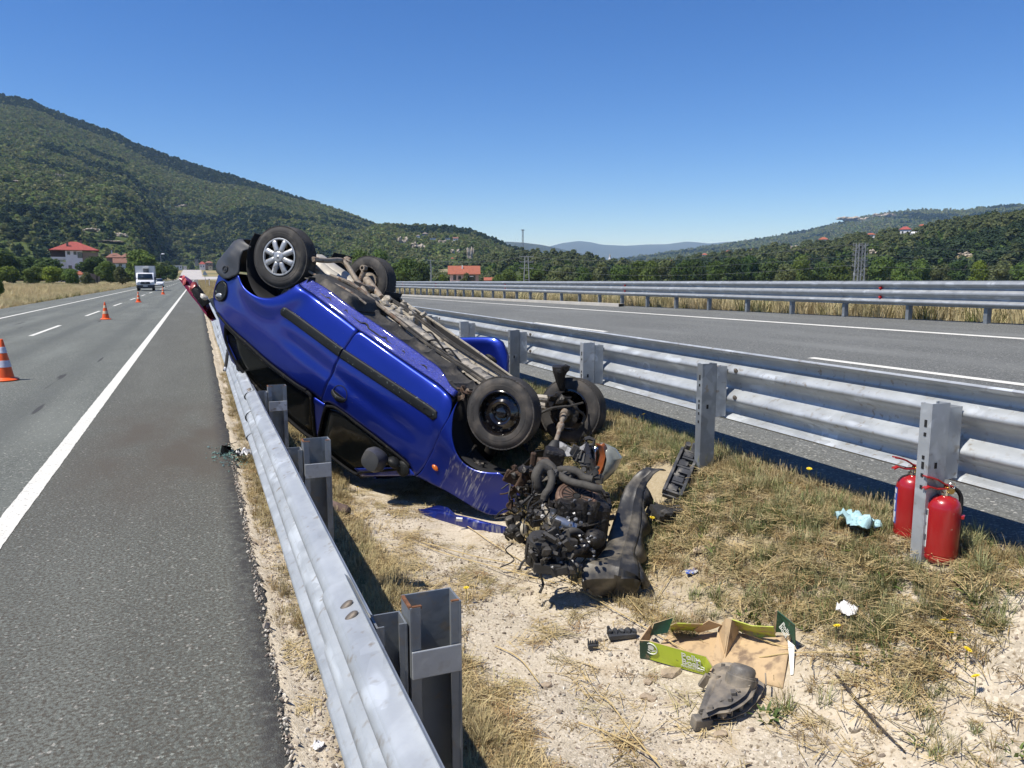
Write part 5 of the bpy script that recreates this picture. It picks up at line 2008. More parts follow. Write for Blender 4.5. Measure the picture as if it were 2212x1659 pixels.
# right flank, seen only in gaps, mirrored
panel("right_quarter_panel", np.concatenate([quarter, quarter2[:, 1:]], 1), m_blue, mirror=True)
panel("right_fender", coons(fen_low, fen_top, sm([(2.452, .120), (2.475, .30), (2.472, .488), (2.461, .703), (2.440, .83), (2.405, .898)]), sm([(3.306, .423), (3.33, .53), (3.29, .64), (3.236, .712)]), 30, 14), m_blue, mirror=True, dent=.12)
panel("right_sill", coons([(.405, .03), (1.2, .01), (2.4, .055)], [(.365, .1), (1.2, .126), (2.40, .105)], [(.405, .030), (.365, .100)], [(2.40, .055), (2.40, .105)], 30, 5), m_under_lt, mirror=True, dent=.05)
# dark skin inside the flanks so that gaps show depth
for mir in (False, True):
    panel("inner_panel", coons([(.46, .03), (1.4, .03), (2.40, .06)], [(.40, .86), (1.4, .82), (2.40, .86)], [(.46, .03), (.40, .86)], [(2.40, .06), (2.40, .86)], 16, 8), m_inner, off=-.045, mirror=mir, solid=.004)

# rub strip: a half-round bar in two lengths, split at the door gap
def strip_bar(name, f0, f1, u0, u1, parent, round0, round1):
    n = 40
    G = []
    for k in range(n):
        s = k / (n - 1)
        f, u = f0 + (f1 - f0) * s, u0 + (u1 - u0) * s
        e = 1.0
        for d, on in ((s * (f1 - f0), round0), ((1 - s) * (f1 - f0), round1)):
            if on and d < .045:
                e = min(e, math.sqrt(max(.0, 1 - (1 - d / .045) ** 2)) + .02)
        ring = []
        for a in np.linspace(0, math.pi, 11):
            h = .046 * e
            ring.append((f, side_l(f, u) + .002 + .022 * math.sin(a) ** .45 * (.35 + .65 * e), u + h * math.cos(a)))
        G.append(ring)
    mb = MB()
    mb.grid(np.array(G), flip=True)
    mb.add(G[0], [tuple(range(11))])
    mb.add(G[-1], [tuple(range(10, -1, -1))])
    return mb.build(name, m_strip, parent, local=True, angle=50)


strip_bar("rub_strip", .345, 1.176, .395, .385, qp, True, False)
s2 = strip_bar("rub_strip", 1.196, 2.375, .385, .322, door, False, True)
mb = MB()
_pp = [(2.27 + .055 * math.cos(a), .331 + .020 * math.sin(a)) for a in np.linspace(0, 6.283, 25)]
mb.tube([(f, side_l(f, u) + .0285, u) for f, u in _pp], .0022, 5, caps=False)
mb.build("emblem", m_seal, s2 if False else door, local=True)
# slim bright lip below each strip
# door handle in its scooped oval
mb = MB()
an = np.linspace(0, 2 * math.pi, 33)
G = []
for r, dz in ((1.06, .004), (1.0, .006), (.93, -.004), (.7, -.022), (.0, -.026)):
    G.append([(1.348 + .088 * r * math.cos(a) + .0, side_l(1.348, .72) + dz, .715 + .072 * r * math.sin(a)) for a in an])
mb.grid(np.array(G))
hd = mb.build("door_handle", m_blue, door, local=True, angle=50)
mb = MB()
mb.tube([(1.348 + .086 * math.cos(a), side_l(1.348, .72) + .006, .715 + .074 * math.sin(a)) for a in np.linspace(0, 6.2832, 33)], .004, 5, caps=False)
mb.build("handle_rim", m_inner, hd, local=True)
mb = MB()
G = []
for s in np.linspace(0, 1, 14):
    f = 1.265 + .168 * s
    bow = .024 + .022 * math.sin(math.pi * s)
    ring = [(f, side_l(f, .72) + bow + .007 * math.cos(a), .735 + .020 * math.sin(a) + .012 * math.sin(math.pi * s)) for a in np.linspace(0, 6.283, 9)]
    G.append(ring)
mb.grid(np.array(G))
mb.build("grip", m_strip, hd, local=True)
mb = MB()
mb.prism([(1.27 + .152 * t_, .728 + .064 * math.sin(math.pi * t_) ** .6) for t_ in np.linspace(0, 1, 11)] + [(1.422, .722), (1.27, .722)], side_l(1.34, .74) - .012, side_l(1.34, .74) + .014, Matrix(((1, 0, 0, 0), (0, 0, 1, 0), (0, 1, 0, 0), (0, 0, 0, 1))))
mb.build("handle_back", m_strip, hd, local=True, smooth=False)
mb = MB()
mb.lathe([(0, .014), (.009, .013), (.012, .010), (.0125, 0)], 14, Matrix.Translation((1.272, side_l(1.27, .75), .758)) @ Matrix.Rotation(-math.pi / 2, 4, 'X'))
mb.build("key_lock", m_steel, hd, local=True)

# windows with rubber seals
def flank_poly(pts, off):
    return [(f, float(side_l(np.array(f), np.array(u))) + off, u) for f, u in pts]


def glass_panel(name, pts, seal_r, tum):
    P = sm(list(pts) + [pts[0]], 5)[:-1]
    c = P.mean(0)
    V = [(c[0], float(side_l(c[0], c[1])) - tum, c[1])]
    rings = []
    for k in (.35, .7, 1.0):
        rings.append([(c[0] + (f - c[0]) * k, float(side_l(c[0] + (f - c[0]) * k, c[1] + (u - c[1]) * k)) - tum, c[1] + (u - c[1]) * k) for f, u in P])
    mb = MB()
    n = len(P)
    vs = V + [p for r in rings for p in r]
    fs = [(0, 1 + i, 1 + (i + 1) % n) for i in range(n)]
    for q in range(2):
        fs += [(1 + q * n + i, 1 + (q + 1) * n + i, 1 + (q + 1) * n + (i + 1) % n, 1 + q * n + (i + 1) % n) for i in range(n)]
    mb.add(vs, fs)
    g = mb.build(name, m_glass, car, local=True, angle=60, solid=.004)
    mb = MB()
    mb.tube(flank_poly([tuple(p) for p in P] + [tuple(P[0])], -tum + .012), seal_r, 8, caps=False)
    mb.build("window_seal", m_seal, g, local=True)
    return g


glass_panel("quarter_window", [(-.32, .925), (.055, .945), (.4, .962), (.78, .948), (.97, .928), (1.035, .955), (1.075, 1.08), (1.12, 1.24), (1.11, 1.36), (.6, 1.36), (.0, 1.27), (-.28, 1.10)], .019, .012)
glass_panel("door_window", [(1.235, .915), (1.363, .862), (1.631, .852), (2.0, .846), (2.24, .850), (2.30, .875), (2.12, 1.03), (1.80, 1.28), (1.70, 1.36), (1.30, 1.38), (1.19, 1.34), (1.205, 1.05)], .014, .018)
P = coons([(1.06, .925), (1.215, .91)], [(1.14, 1.31), (1.19, 1.31)], [(1.06, .925), (1.14, 1.31)], [(1.215, .91), (1.19, 1.31)], 8, 14)
panel("door_pillar", P, m_blue)
P = coons([(2.30, .87), (2.40, .895)], [(1.70, 1.31), (1.80, 1.33)], [(2.30, .87), (1.70, 1.31)], [(2.40, .895), (1.80, 1.33)], 6, 12)
panel("windscreen_pillar", P, m_blue)
P = coons([(-.475, .895), (-.33, .905)], [(-.20, 1.26), (-.02, 1.28)], [(-.475, .895), (-.36, 1.08), (-.20, 1.26)], [(-.33, .905), (-.28, 1.08), (-.02, 1.28)], 6, 14)
panel("rear_pillar", P, m_blue)
for mir in (False, True):  # dark sheets put in behind the windows as the cabin's shade
    panel("cabin_dark_sheet", coons([(-.45, .87), (1.0, .86), (2.36, .86)], [(-.2, 1.36), (.8, 1.38), (1.75, 1.40)], [(-.45, .87), (-.2, 1.36)], [(2.36, .86), (1.75, 1.40)], 18, 10), m_inner, off=-.075, mirror=mir, solid=.004)
# black gutter trim under the quarter window
mb = MB()
tr_ = sm([(-.50, .878), (-.2, .915), (.055, .930), (.4, .948), (.78, .938), (.955, .915)])
mb.tube([(f, float(side_l(f, u)) + .006, u) for f, u in tr_], [.012, .016, .017, .016, .013], 8)
mb.build("window_trim", m_seal, car, local=True)

# crushed roof, the tailgate and the inside
mb = MB()
F_, L_ = np.meshgrid(np.linspace(-.25, 1.85, 24), np.linspace(-.36, -1.12, 16), indexing='ij')
Z_ = np.where(F_ < .65, 1.245, 1.245 + .10 * sstep(.6, 1.1, F_)) + .05 * fbm(F_, L_, .5, 3, 51)
mb.grid(np.stack([F_, L_, Z_], -1), flip=True)
mb.build("roof", m_blue, car, local=True, solid=.012, label="crushed blue roof resting on guardrail and ground")
mb = MB()
G = []
for u, f, w in ((.50, -.66, 1.0), (.62, -.69, 1.0), (.75, -.665, 1.0), (.88, -.53, 1.0), (.95, -.48, .96), (1.24, -.24, .84)):
    G.append([(f - .05 * (1 - (2 * s - 1) ** 2), -.735 + (s - .5) * 1.30 * w, u) for s in np.linspace(0, 1, 10)])
mb.grid(np.array(G))
mb.build("tailgate", m_inner, car, local=True, solid=.02)
mb = MB()
mb.add([(2.38, -.10, .87), (2.38, -1.37, .87), (1.80, -1.22, 1.32), (1.80, -.24, 1.32)], [(0, 1, 2, 3)])
mb.build("windscreen", m_glass, car, local=True, solid=.006)
mb = MB()
mb.grid(np.array([[(2.42, -.06, u), (2.42, -1.41, u)] for u in (.05, .9)]))
mb.build("bulkhead", m_inner, car, local=True, solid=.02)

# rear bumper: an outline from the side, wrapped round the back
bp_out = sm([(-.766, .438), (-.735, .50), (-.690, .530), (-.600, .506), (-.487, .507), (-.41, .424), (-.350, .375), (-.395, .31), (-.432, .24), (-.437, .16), (-.41, .10), (-.378, .071),
             (-.43, .060), (-.471, .064), (-.55, .07), (-.617, .101), (-.688, .169), (-.700, .225), (-.738, .338), (-.766, .438)], 4)[:-1]
mb = MB()
nB = 26
def bump_xy(s, f, u):
    # s 0..1 runs from the left flank round the tail to the right flank
    l = float(side_l(np.array(max(f, -.8)), np.array(max(u, .2)))) + .012
    return l
mid = -.735
G = []
low, hi = [], []
# ring of profiles: lower edge to upper edge, following the tail
us = np.linspace(.085, .505, 12)
def tail_f(u):
    return float(np.interp(u, [.06, .10, .17, .22, .34, .44, .50, .52], [-.50, -.617, -.690, -.702, -.740, -.768, -.745, -.705]))
def front_f(u):
    return float(np.interp(u, [.06, .10, .16, .24, .31, .375, .43, .50, .52], [-.40, -.412, -.437, -.432, -.395, -.350, -.41, -.475, -.60]))
path = []
for s in np.linspace(0, 1, 14):
    path.append(('L', s))
for s in np.linspace(0, 1, 14)[1:-1]:
    path.append(('B', s))
for s in np.linspace(1, 0, 14):
    path.append(('R', s))
for kind_, s in path:
    col = []
    for u in us:
        ft, ff = tail_f(u), front_f(u)
        if kind_ in 'LR':
            f = ff + (ft - ff) * s
            l = .030 - .012 * math.sin(u * 9) - .075 * s ** 2.6 - .05 * (u < .16) * (1 - s) + (.022 if u > .2 and u < .33 else .0) * (1 - abs(2 * s - 1))
            if kind_ == 'R':
                l = -1.47 - l
        else:
            l0 = .030 - .012 * math.sin(u * 9) - .075
            l = l0 + (-1.47 - 2 * l0) * s
            f = ft - .10 * math.sin(math.pi * s)
        col.append((f, l, u))
    G.append(col)
mb.grid(np.array(G), flip=False)
bumper = mb.build("rear_bumper", m_bump, car, local=True, angle=60, solid=.012)
for k, (f, u) in enumerate(((-.545, .415),)):
    mb = MB()
    Mx = Matrix.Translation((f, .034, u)) @ Matrix.Rotation(-math.pi / 2, 4, 'X')
    mb.lathe([(.0, .020), (.012, .020), (.014, .016), (.024, .014), (.028, .022), (.034, .022), (.038, .012), (.038, -.03)], 22, Mx)
    mb.build("fixing_cap", m_bump, bumper, local=True)
# round black filler; its highlight is a silver blob set on top
mb = MB()
c0 = (-.535, .648)
G = []
for r, d in ((1.04, .0), (1.0, .012), (.93, .016), (.86, .009), (.5, .012), (.0, .013)):
    G.append([(c0[0] + .105 * r * math.cos(a), float(side_l(np.array(c0[0] + .105 * r * math.cos(a)), np.array(c0[1]))) + d, c0[1] + .105 * r * math.sin(a)) for a in np.linspace(0, 6.2832, 30)])
mb.grid(np.array(G))
fl = mb.build("fuel_filler", m_strip, car, local=True, angle=50)
mb = MB()
mb.blob((c0[0] + .01, float(side_l(c0[0], c0[1])) + .012, c0[1] + .045), (.050, .010, .022), sub=2, jit=.08, R=Matrix.Rotation(.5, 3, 'Y'))
mb.build("filler_glint", m_silver, fl, local=True)
# torn red tail lamp strip sticking out behind
edge_ = [(391, 595), (404, 604), (419, 624), (430, 634), (440, 651), (447, 668)]
low_ = [(393, 607), (404, 626), (418, 646), (434, 666), (446, 682), (458, 694)]
def cpl(x, y, l=-.12):
    d = ray(x, y)
    n = -CR
    P0 = CO + n * l
    P = CAMP + d * ((P0 - CAMP) @ n) / (d @ n)
    v = P - CO
    return (v @ CF, -(v @ CR), v @ CU)
mb = MB()
A, B = resample([cpl(*q) for q in edge_], 14), resample([cpl(*q) for q in low_], 14)
G = []
for i in range(14):
    mid_ = (A[i] + B[i]) / 2
    G.append([A[i], A[i] * .65 + B[i] * .35 + (0, .03, 0), A[i] * .3 + B[i] * .7 + (0, .035, 0), B[i], B[i] * .8 + A[i] * .2 + (0, -.07, 0), A[i] + (0, -.06, 0), A[i]])
mb.grid(np.array(G))
tl = mb.build("tail_lamp", m_redlens, car, local=True, angle=50, label="long dark red tail lamp strip torn loose behind the car")
mb = MB()
for (x, y, s) in ((397, 606, .03), (395, 600, .022), (417, 632, .022), (421, 628, .016), (413, 626, .014)):
    p = cpl(x, y, -.07)
    mb.blob((p[0], p[1] - .01, p[2]), (s, .012, s * 1.5), seed=int(x), jit=.35)
mb.build("broken_lens", m_redlens2, tl, local=True)
mb = MB()
mb.tube([cpl(421, 622, -.04), cpl(428, 634, -.05), cpl(437, 646, -.07), cpl(446, 658, -.1)], [.045, .055, .05, .05], 10)
mb.blob(cpl(419, 621, -.03), (.04, .04, .06), seed=5, jit=.2, sub=2, mi=1)
mb.blob(cpl(440, 641, .0), (.05, .03, .025), seed=6, jit=.2, sub=2, mi=2)
mb.build("bulb_holder", [m_strip, m_redlens2, m_shield], tl, local=True)

# side indicator and mirror
mb = MB()
fi, ui = 2.555, .706
mb.blob((fi, float(side_l(fi, ui)) + .004, ui), (.036, .016, .020), sub=3, jit=0, R=Matrix.Rotation(-.12, 3, 'Y'))
mb.build("side_indicator", m_amber, fender, local=True)
mb = MB()
G = []
for s, wf, wu, dl in ((0, .085, .075, .05), (.35, .105, .092, .10), (.75, .105, .094, .17), (.95, .085, .08, .215), (1.0, .045, .04, .222), (1.01, .001, .001, .222)):
    G.append([(2.02 + .03 * s + wf * math.copysign(abs(math.cos(a)) ** .75, math.cos(a)) * 1.05, side_l(2.0, .95) + dl, .960 + wu * math.copysign(abs(math.sin(a)) ** .75, math.sin(a))) for a in np.linspace(0, 6.2832, 26)])
mb.grid(np.array(G))
mb.add(G[0], [tuple(range(25, -1, -1))])
mr = mb.build("mirror", m_bump, door, local=True, angle=50, label="black mirror housing hanging under the door")
mb = MB()
mb.blob((2.17, side_l(2.2, .92) + .03, .915), (.075, .065, .045), sub=2, jit=.04)
mb.blob((2.26, side_l(2.25, .90) + .006, .915), (.075, .022, .07), sub=2, jit=.02)
mb.build("mirror_arm", m_strip, mr, local=True)

# ------------------------------------------------------------------ wheels
def car_wheel(name, c, out, parent, tyre_m, label, style, tilt=None, turn=0.0, R_=.300, letters=False):
    """c = centre of the outer face in car coordinates, out = outward direction (+1 left, -1 right)"""
    W = .195
    Mw = Matrix.Translation(c) @ Matrix(((1, 0, 0, 0), (0, 0, out, 0), (0, -out, 0, 0), (0, 0, 0, 1))) if tilt is None else tilt
    # local z of Mw points outward; z = 0 is the outer face
    e = bpy.data.objects.new(name, None)
    COL.objects.link(e)
    e.parent = parent
    e.matrix_basis = Mw @ Matrix.Rotation(turn, 4, 'Y')
    e['label'] = label
    mb = MB()
    prof = [(.178, -.012), (.186, -.004), (.196, .0), (.21, .001), (.228, .003), (.231, .001), (.25, .003), (.268, -.006), (.283, -.015), (.293, -.027)]
    for k in range(5):
        z0 = -.034 - k * .0245
        prof += [(R_, z0), (R_, z0 - .017), (R_ - .009, z0 - .019), (R_ - .009, z0 - .0225)]
    prof += [(.293, -W + .027), (.283, -W + .015), (.268, -W + .006), (.25, -W), (.21, -W), (.190, -W + .004), (.178, -W + .012)]
    mb.lathe(prof, 56)
    t = mb.build("tyre", tyre_m, e, local=True, angle=35)
    # short tread blocks along both shoulders
    mb = MB()
    for k in range(56):
        a = 2 * math.pi * k / 56
        for z in (-.026, -W + .026):
            mb.box((math.cos(a) * (R_ - .008), math.sin(a) * (R_ - .008), z), (.012, .030, .018), R=Matrix.Rotation(a, 3, 'Z'))
    if False:
        pass
    bl = mb.build("tread_block", tyre_m, e, local=True, smooth=False)
    bl['kind'] = 'stuff'
    if letters:
        for arc0 in letters:
            for k, ch in enumerate("KUMHO"):
                a = arc0 - k * .125
                o = bpy.data.objects.new("letter", text_mesh(ch, .038, .0012, m_hose, 'CENTER'))
                COL.objects.link(o)
                o.parent = e
                zz = .0030 if out * letters_side(c) > 0 else -W - .003
                if zz > 0:
                    o.matrix_basis = Matrix.Translation((math.cos(a) * .232, math.sin(a) * .232, zz)) @ Matrix.Rotation(a - math.pi / 2, 4, 'Z')
                else:
                    o.matrix_basis = Matrix.Rotation(math.pi, 4, 'X') @ Matrix.Translation((math.cos(-a) * .232, math.sin(-a) * .232, W + .003)) @ Matrix.Rotation(-a - math.pi / 2, 4, 'Z')
    if style == 'cap':
        mb = MB()
        mb.lathe([(.182, -.10), (.182, -.012), (.178, -.004), (.170, -.002), (.163, -.010), (.160, -.045), (.05, -.060), (0, -.06)], 44)
        mb.build("rim", m_blackrim, e, local=True)
        mb = MB()
        mb.lathe([(.180, -.008), (.180, .003), (.174, .006), (.166, .004), (.160, -.010), (.160, -.016)], 44)
        for k in range(8):
            a = 2 * math.pi * k / 8 + .06
            Rz = Matrix.Rotation(a, 4, 'Z')
            G = []
            for r, w, z in ((.045, .026, .013), (.075, .025, .015), (.11, .025, .013), (.145, .027, .006), (.168, .030, .0)):
                G.append([Rz @ Vector((r, y * w, z - .016 * abs(y) ** 2.2)) for y in (-1, -.7, 0, .7, 1)])
            mb.grid(np.array([[tuple(p) for p in row] for row in G]))
        mb.lathe([(.058, -.012), (.056, .012), (.050, .018), (.030, .021), (0, .022)], 28)
        mb.build("hubcap", m_silver, e, local=True, angle=45, solid=.004)
    elif style == 'steel':
        mb = MB()
        mb.lathe([(.182, -.15), (.182, -.016), (.186, -.004), (.178, .001), (.172, -.006), (.168, -.03), (.160, -.055), (.150, -.045), (.128, -.040), (.112, -.030), (.095, -.020), (.078, -.026), (.064, -.050), (.045, -.052), (.043, -.034), (.030, -.030), (0, -.030)], 48)
        rm = mb.build("rim", m_blackrim, e, local=True, angle=45)
        mb = MB()
        for k in range(12):
            a = 2 * math.pi * k / 12
            mb.lathe([(0, .003), (.011, .003), (.012, 0)], 10, Matrix.Translation((.139 * math.cos(a), .139 * math.sin(a), -.044)))
        mb.build("rim_hole", m_dark, rm, local=True)
        mb = MB()
        for k in range(4):
            a = 2 * math.pi * k / 4 + .4
            mb.lathe([(0, .012), (.010, .012), (.011, 0)], 6, Matrix.Translation((.062 * math.cos(a), .062 * math.sin(a), -.05)))
        mb.build("wheel_nut", m_dirty, rm, local=True)
    else:                                    # seen from inside the car: open back of the rim
        mb = MB()
        mb.lathe([(.178, .0 - .01), (.182, -W + .012), (.190, -W + .004), (.176, -W + .002), (.168, -W + .02), (.165, -.06), (.10, -.045), (0, -.045)], 44)
        mb.build("rim", m_dirty if style == 'inner' else m_blackrim, e, local=True)
    return e


def letters_side(c):
    return 1 if c[1] > -.5 else 1


TURN_R, TURN_F = math.radians(12), math.radians(6)
w_rl = car_wheel("wheel", (0, 0, 0), 1, car, m_tyre, "left rear wheel with silver eight-spoke hubcap", 'cap', turn=TURN_R)
w_fl = car_wheel("wheel", (WB, .0, .0), 1, car, m_tyre_mud, "left front wheel with oily black steel rim", 'steel', turn=TURN_F, letters=(3.9,))
w_rr = car_wheel("wheel", (.0, -1.52, .08), -1, car, m_tyre, "right rear wheel seen from its inner side", 'inner')
pw = to_car(at_d(1237, 886, 7.02))
w_fr = car_wheel("wheel", (pw[0], pw[1] - .10, pw[2]), -1, car, m_tyre_mud, "right front wheel twisted on its broken suspension", 'inner2')

# brake drum and arm at the right rear wheel
mb = MB()
Mx = Matrix.Translation((.0, -1.40, .075)) @ Matrix.Rotation(-math.pi / 2, 4, 'X')
mb.lathe([(0, .05), (.06, .05), (.085, .035), (.118, .03), (.122, .015), (.125, -.03)], 30, Mx)
mb.build("brake_drum", m_pipe, car, local=True)
mb = MB()
mb.tube([(.01, -1.31, .04), (.10, -1.24, .03), (.28, -1.16, .04), (.48, -1.08, .06)], [.04, .045, .04, .04], 10, smooth=4)
mb.tube([(.0, -.16, -.02), (.12, -.26, -.03), (.30, -.34, .02), (.48, -.40, .05)], [.045, .05, .045, .05], 10, smooth=4)
mb.tube([(.30, -.33, .02), (.30, -.74, .03), (.30, -1.16, .04)], .035, 10)
mb.build("rear_axle", m_pipe, car, local=True)
mb = MB()
mb.tube([(-.02, -1.26, -.03), (.03, -1.22, .3)], [.03, .034], 10)
mb.lathe([(.018, -.03), (.034, -.03), (.036, 0), (.034, .03), (.018, .03)], 16, Matrix.Translation((-.05, -1.27, -.06)) @ Matrix.Rotation(math.pi / 2, 4, 'X'))
mb.build("shock_absorber", m_pipe, car, local=True)
# wheel arch liners and the dark well behind the front wheel
def liner(fc, uc, r, l0, l1, a0, a1, name, m):
    mb = MB()
    G = []
    for a in np.linspace(a0, a1, 22):
        G.append([(fc + r * math.cos(a), l, uc + r * math.sin(a)) for l in np.linspace(l0, l1, 5)])
    mb.grid(np.array(G))
    return mb.build(name, m, car, local=True, solid=.006)


for l0, l1 in ((-.01, -.32), (-1.46, -1.15)):
    liner(0, .03, .43, l0, l1 - .1 if l1 > -.5 else l1, -.1, math.pi * 1.06, "wheel_arch_liner", m_inner)
    liner(2.80, .06, .45, l0, l1, .05, math.pi * 1.0, "wheel_arch_liner", m_inner)
mb = MB()
mb.grid(np.array([[(f, -.33, u) for u in np.linspace(-.02, .5, 6)] for f in np.linspace(-.45, .46, 10)]))
mb.build("wheel_well_wall", m_inner, car, local=True, solid=.01)
mb = MB()
mb.prism([(-.06, .20), (.02, .20), (.05, .44), (-.12, .44)], -.345, -.330, Matrix(((1, 0, 0, 0), (0, 0, 1, 0), (0, 1, 0, 0), (0, 0, 0, 1))))
mb.build("shock_tower", m_shield, car, local=True, smooth=False)

# ------------------------------------------------------------------ the underside
def under(name, m, f0, f1, l0, l1, func, nf=60, nl=20, solid=.01, label=None):
    F_, L_ = np.meshgrid(np.linspace(f0, f1, nf), np.linspace(l0, l1, nl), indexing='ij')
    mb = MB()
    mb.grid(np.stack([F_, L_, func(F_, L_)], -1), flip=False)
    return mb.build(name, m, car, local=True, angle=45, solid=-solid, label=label)


def ribs(x, c, w, h):
    return h * np.exp(-((x - c) / w) ** 4)


under("floor_pan", m_under_dk, .42, 2.44, -.035, -.60, lambda F, L: .065 - ribs(L, -.12, .03, .03) - ribs(L, -.46, .035, .035) + .02 * fbm(F, L, .4, 3, 61) + .03 * sstep(1.9, 2.4, F) - .02 * ((F * 4) % 1 > .82))
under("tunnel_cover", m_under_lt, .62, 2.44, -.585, -.98, lambda F, L: .060 - .055 * np.exp(-((L + .76) / .12) ** 4) + .035 * fbm(F, L, .16, 4, 63) - .012 * ((F * 6.3) % 1 > .85), nf=110, nl=34)
under("right_floor", m_under_lt, .50, 2.46, -.965, -1.44, lambda F, L: .085 + .05 * sstep(-1.15, -1.4, L) - ribs(L, -1.10, .035, .055) - ribs(L, -1.36, .04, .03) + .016 * fbm(F, L, .3, 3, 65), nf=80, nl=30)
mb = MB()
for l, u, r in ((-.53, .015, .016), (-.60, .01, .011), (-.99, .0, .012), (-1.06, .0, .012)):
    mb.tube([(f, l + .02 * math.sin(f * 3 + l * 9), u + .008 * math.sin(f * 5)) for f in np.linspace(.55, 2.42, 20)], r, 7)
mb.build("brake_line", m_under_dk, car, local=True)
mb = MB()
g_ = random.Random(4)
for k in range(3):
    f, l = g_.uniform(1.3, 2.3), g_.uniform(-.55, -.95)
    mb.tube([(f, l, .02), (f + .06, l - .03, -.03), (f + .14, l - .02, -.02), (f + .22, l - .06, .02)], .009, 6, smooth=4)
mb.build("torn_cable", m_inner, car, local=True)
# black fuel tank in front of the rear axle, dusty on its upper face
under("fuel_tank", m_under_dk, .34, .98, -.06, -.62, lambda F, L: .035 - .09 * (sstep(.34, .42, F) * sstep(.98, .86, F)) * (sstep(-.06, -.12, L) * sstep(-.62, -.55, L)) + .012 * fbm(F, L, .25, 3, 67), nf=30, nl=24)
mb = MB()
mb.tube([(.40, -.30, -.05), (.62, -.40, -.075), (.9, -.50, -.03), (1.3, -.55, .01)], [.022, .022, .02, .016], 8, smooth=5)
mb.tube([(.2, -.14, -.0), (.5, -.16, -.03), (.75, -.2, -.06), (.95, -.28, -.03)], .012, 6, smooth=5)
mb.build("fuel_line", m_pipe, car, local=True)
# pale heat shield and silencer behind the axle
mb = MB()
G = []
for f in np.linspace(-.14, .46, 22):
    w = .13
    G.append([(f, -.66 + w * math.cos(a), .04 - .11 * max(0, math.sin(a)) + .016 * fbm(np.array([f]), np.array([a]), .3, 2, 69)[0]) for a in np.linspace(-.15, math.pi + .15, 16)])
mb.grid(np.array(G))
mb.build("heat_shield", m_shield, car, local=True, solid=.006, angle=60)
under("rear_floor", m_under_dk, -.60, .46, -.30, -1.20, lambda F, L: .12 + .03 * fbm(F, L, .3, 3, 71) - .03 * ((L * 5) % 1 > .8), nf=30, nl=24)
mb = MB()
G = []
for f in np.linspace(-.10, .52, 20):
    G.append([(f, -.50 + .20 * (s - .5), -.005 - .05 * math.sin(math.pi * s) ** 2 + .05 * fbm(np.array([f]), np.array([s]), .2, 3, 73)[0] + .06 * (f < .05) * (s > .6)) for s in np.linspace(0, 1, 10)])
mb.grid(np.array(G))
mb.build("bent_shield", m_shield, car, local=True, solid=.004, angle=60)
ex = [car_u(676, 560, -.14), car_u(705, 563, -.15), car_u(735, 562, -.16), car_u(748, 571, -.15), car_u(765, 597, -.10), car_u(781, 620, -.06), car_u(795, 642, -.03), car_u(808, 664, .02), car_u(815, 675, .05)]
mb = MB()
mb.tube(ex, [.026, .026, .026, .026, .026, .027, .028, .03, .03], 10, smooth=5)
exh = mb.build("exhaust_pipe", m_pipe, car, local=True)
mb = MB()
p = Vector(car_u(779, 617, -.07))
mb.box(p, (.03, .16, .05), R=Matrix.Rotation(.6, 3, 'Z'))
mb.blob(Vector(car_u(752, 562, -.15)), (.05, .03, .03), seed=3, jit=.3, sub=2)
mb.build("pipe_bracket", m_pipe, exh, local=True, smooth=False)
mb = MB()
mb.tube([car_u(814, 648, .0), car_u(828, 659, .01), car_u(845, 672, .02)], .008, 6)
mb.build("yellow_cable", mat("yellow_cable", (.55, .42, .16), rough=.6), car, local=True)
# lumpy brackets and dirt at the right side of the tunnel, where the axle ends
mb = MB()
for k in range(26):
    f, l = g_.uniform(.55, 1.05), g_.uniform(-.68, -1.30)
    mb.blob((f, l, g_.uniform(-.01, .03)), (g_.uniform(.02, .06), g_.uniform(.02, .05), g_.uniform(.015, .04)), seed=k, jit=.35)
mb.build("axle_bracket", m_under_lt, car, local=True, smooth=False)
# the jagged joint at the front end of the sill and the crumpled chassis leg
mb = MB()
for k in range(16):
    mb.blob((g_.uniform(2.30, 2.46), g_.uniform(-.02, -.20), g_.uniform(.03, .11)), (g_.uniform(.02, .05), g_.uniform(.02, .04), g_.uniform(.01, .03)), seed=k + 90, jit=.45)
mb.build("torn_sill_end", m_rusty, car, local=True, smooth=False)
mb = MB()
for l in (-.42, -1.05):
    mb.box((2.60, l, .16), (.55, .08, .10))
mb.box((2.72, -.74, .14), (.10, .95, .08))
mb.build("subframe", m_dirty, car, local=True, bevel=.01, smooth=False)
# things glimpsed in the left front wheel well
mb = MB()
mb.tube([cpl(1010, 985, -.12), cpl(1020, 972, -.14), cpl(1028, 962, -.14)], .014, 6)
mb.tube([cpl(1022, 990, -.10), cpl(1034, 1000, -.12), cpl(1046, 1002, -.12)], .012, 6)
mb.blob(cpl(1034, 1004, -.12), (.05, .03, .04), seed=8, jit=.2, sub=2)
mb.tube([(2.80, -.18, .05), (2.78, -.30, .42)], .05, 12)
mb.build("suspension_strut", m_dirty, car, local=True)

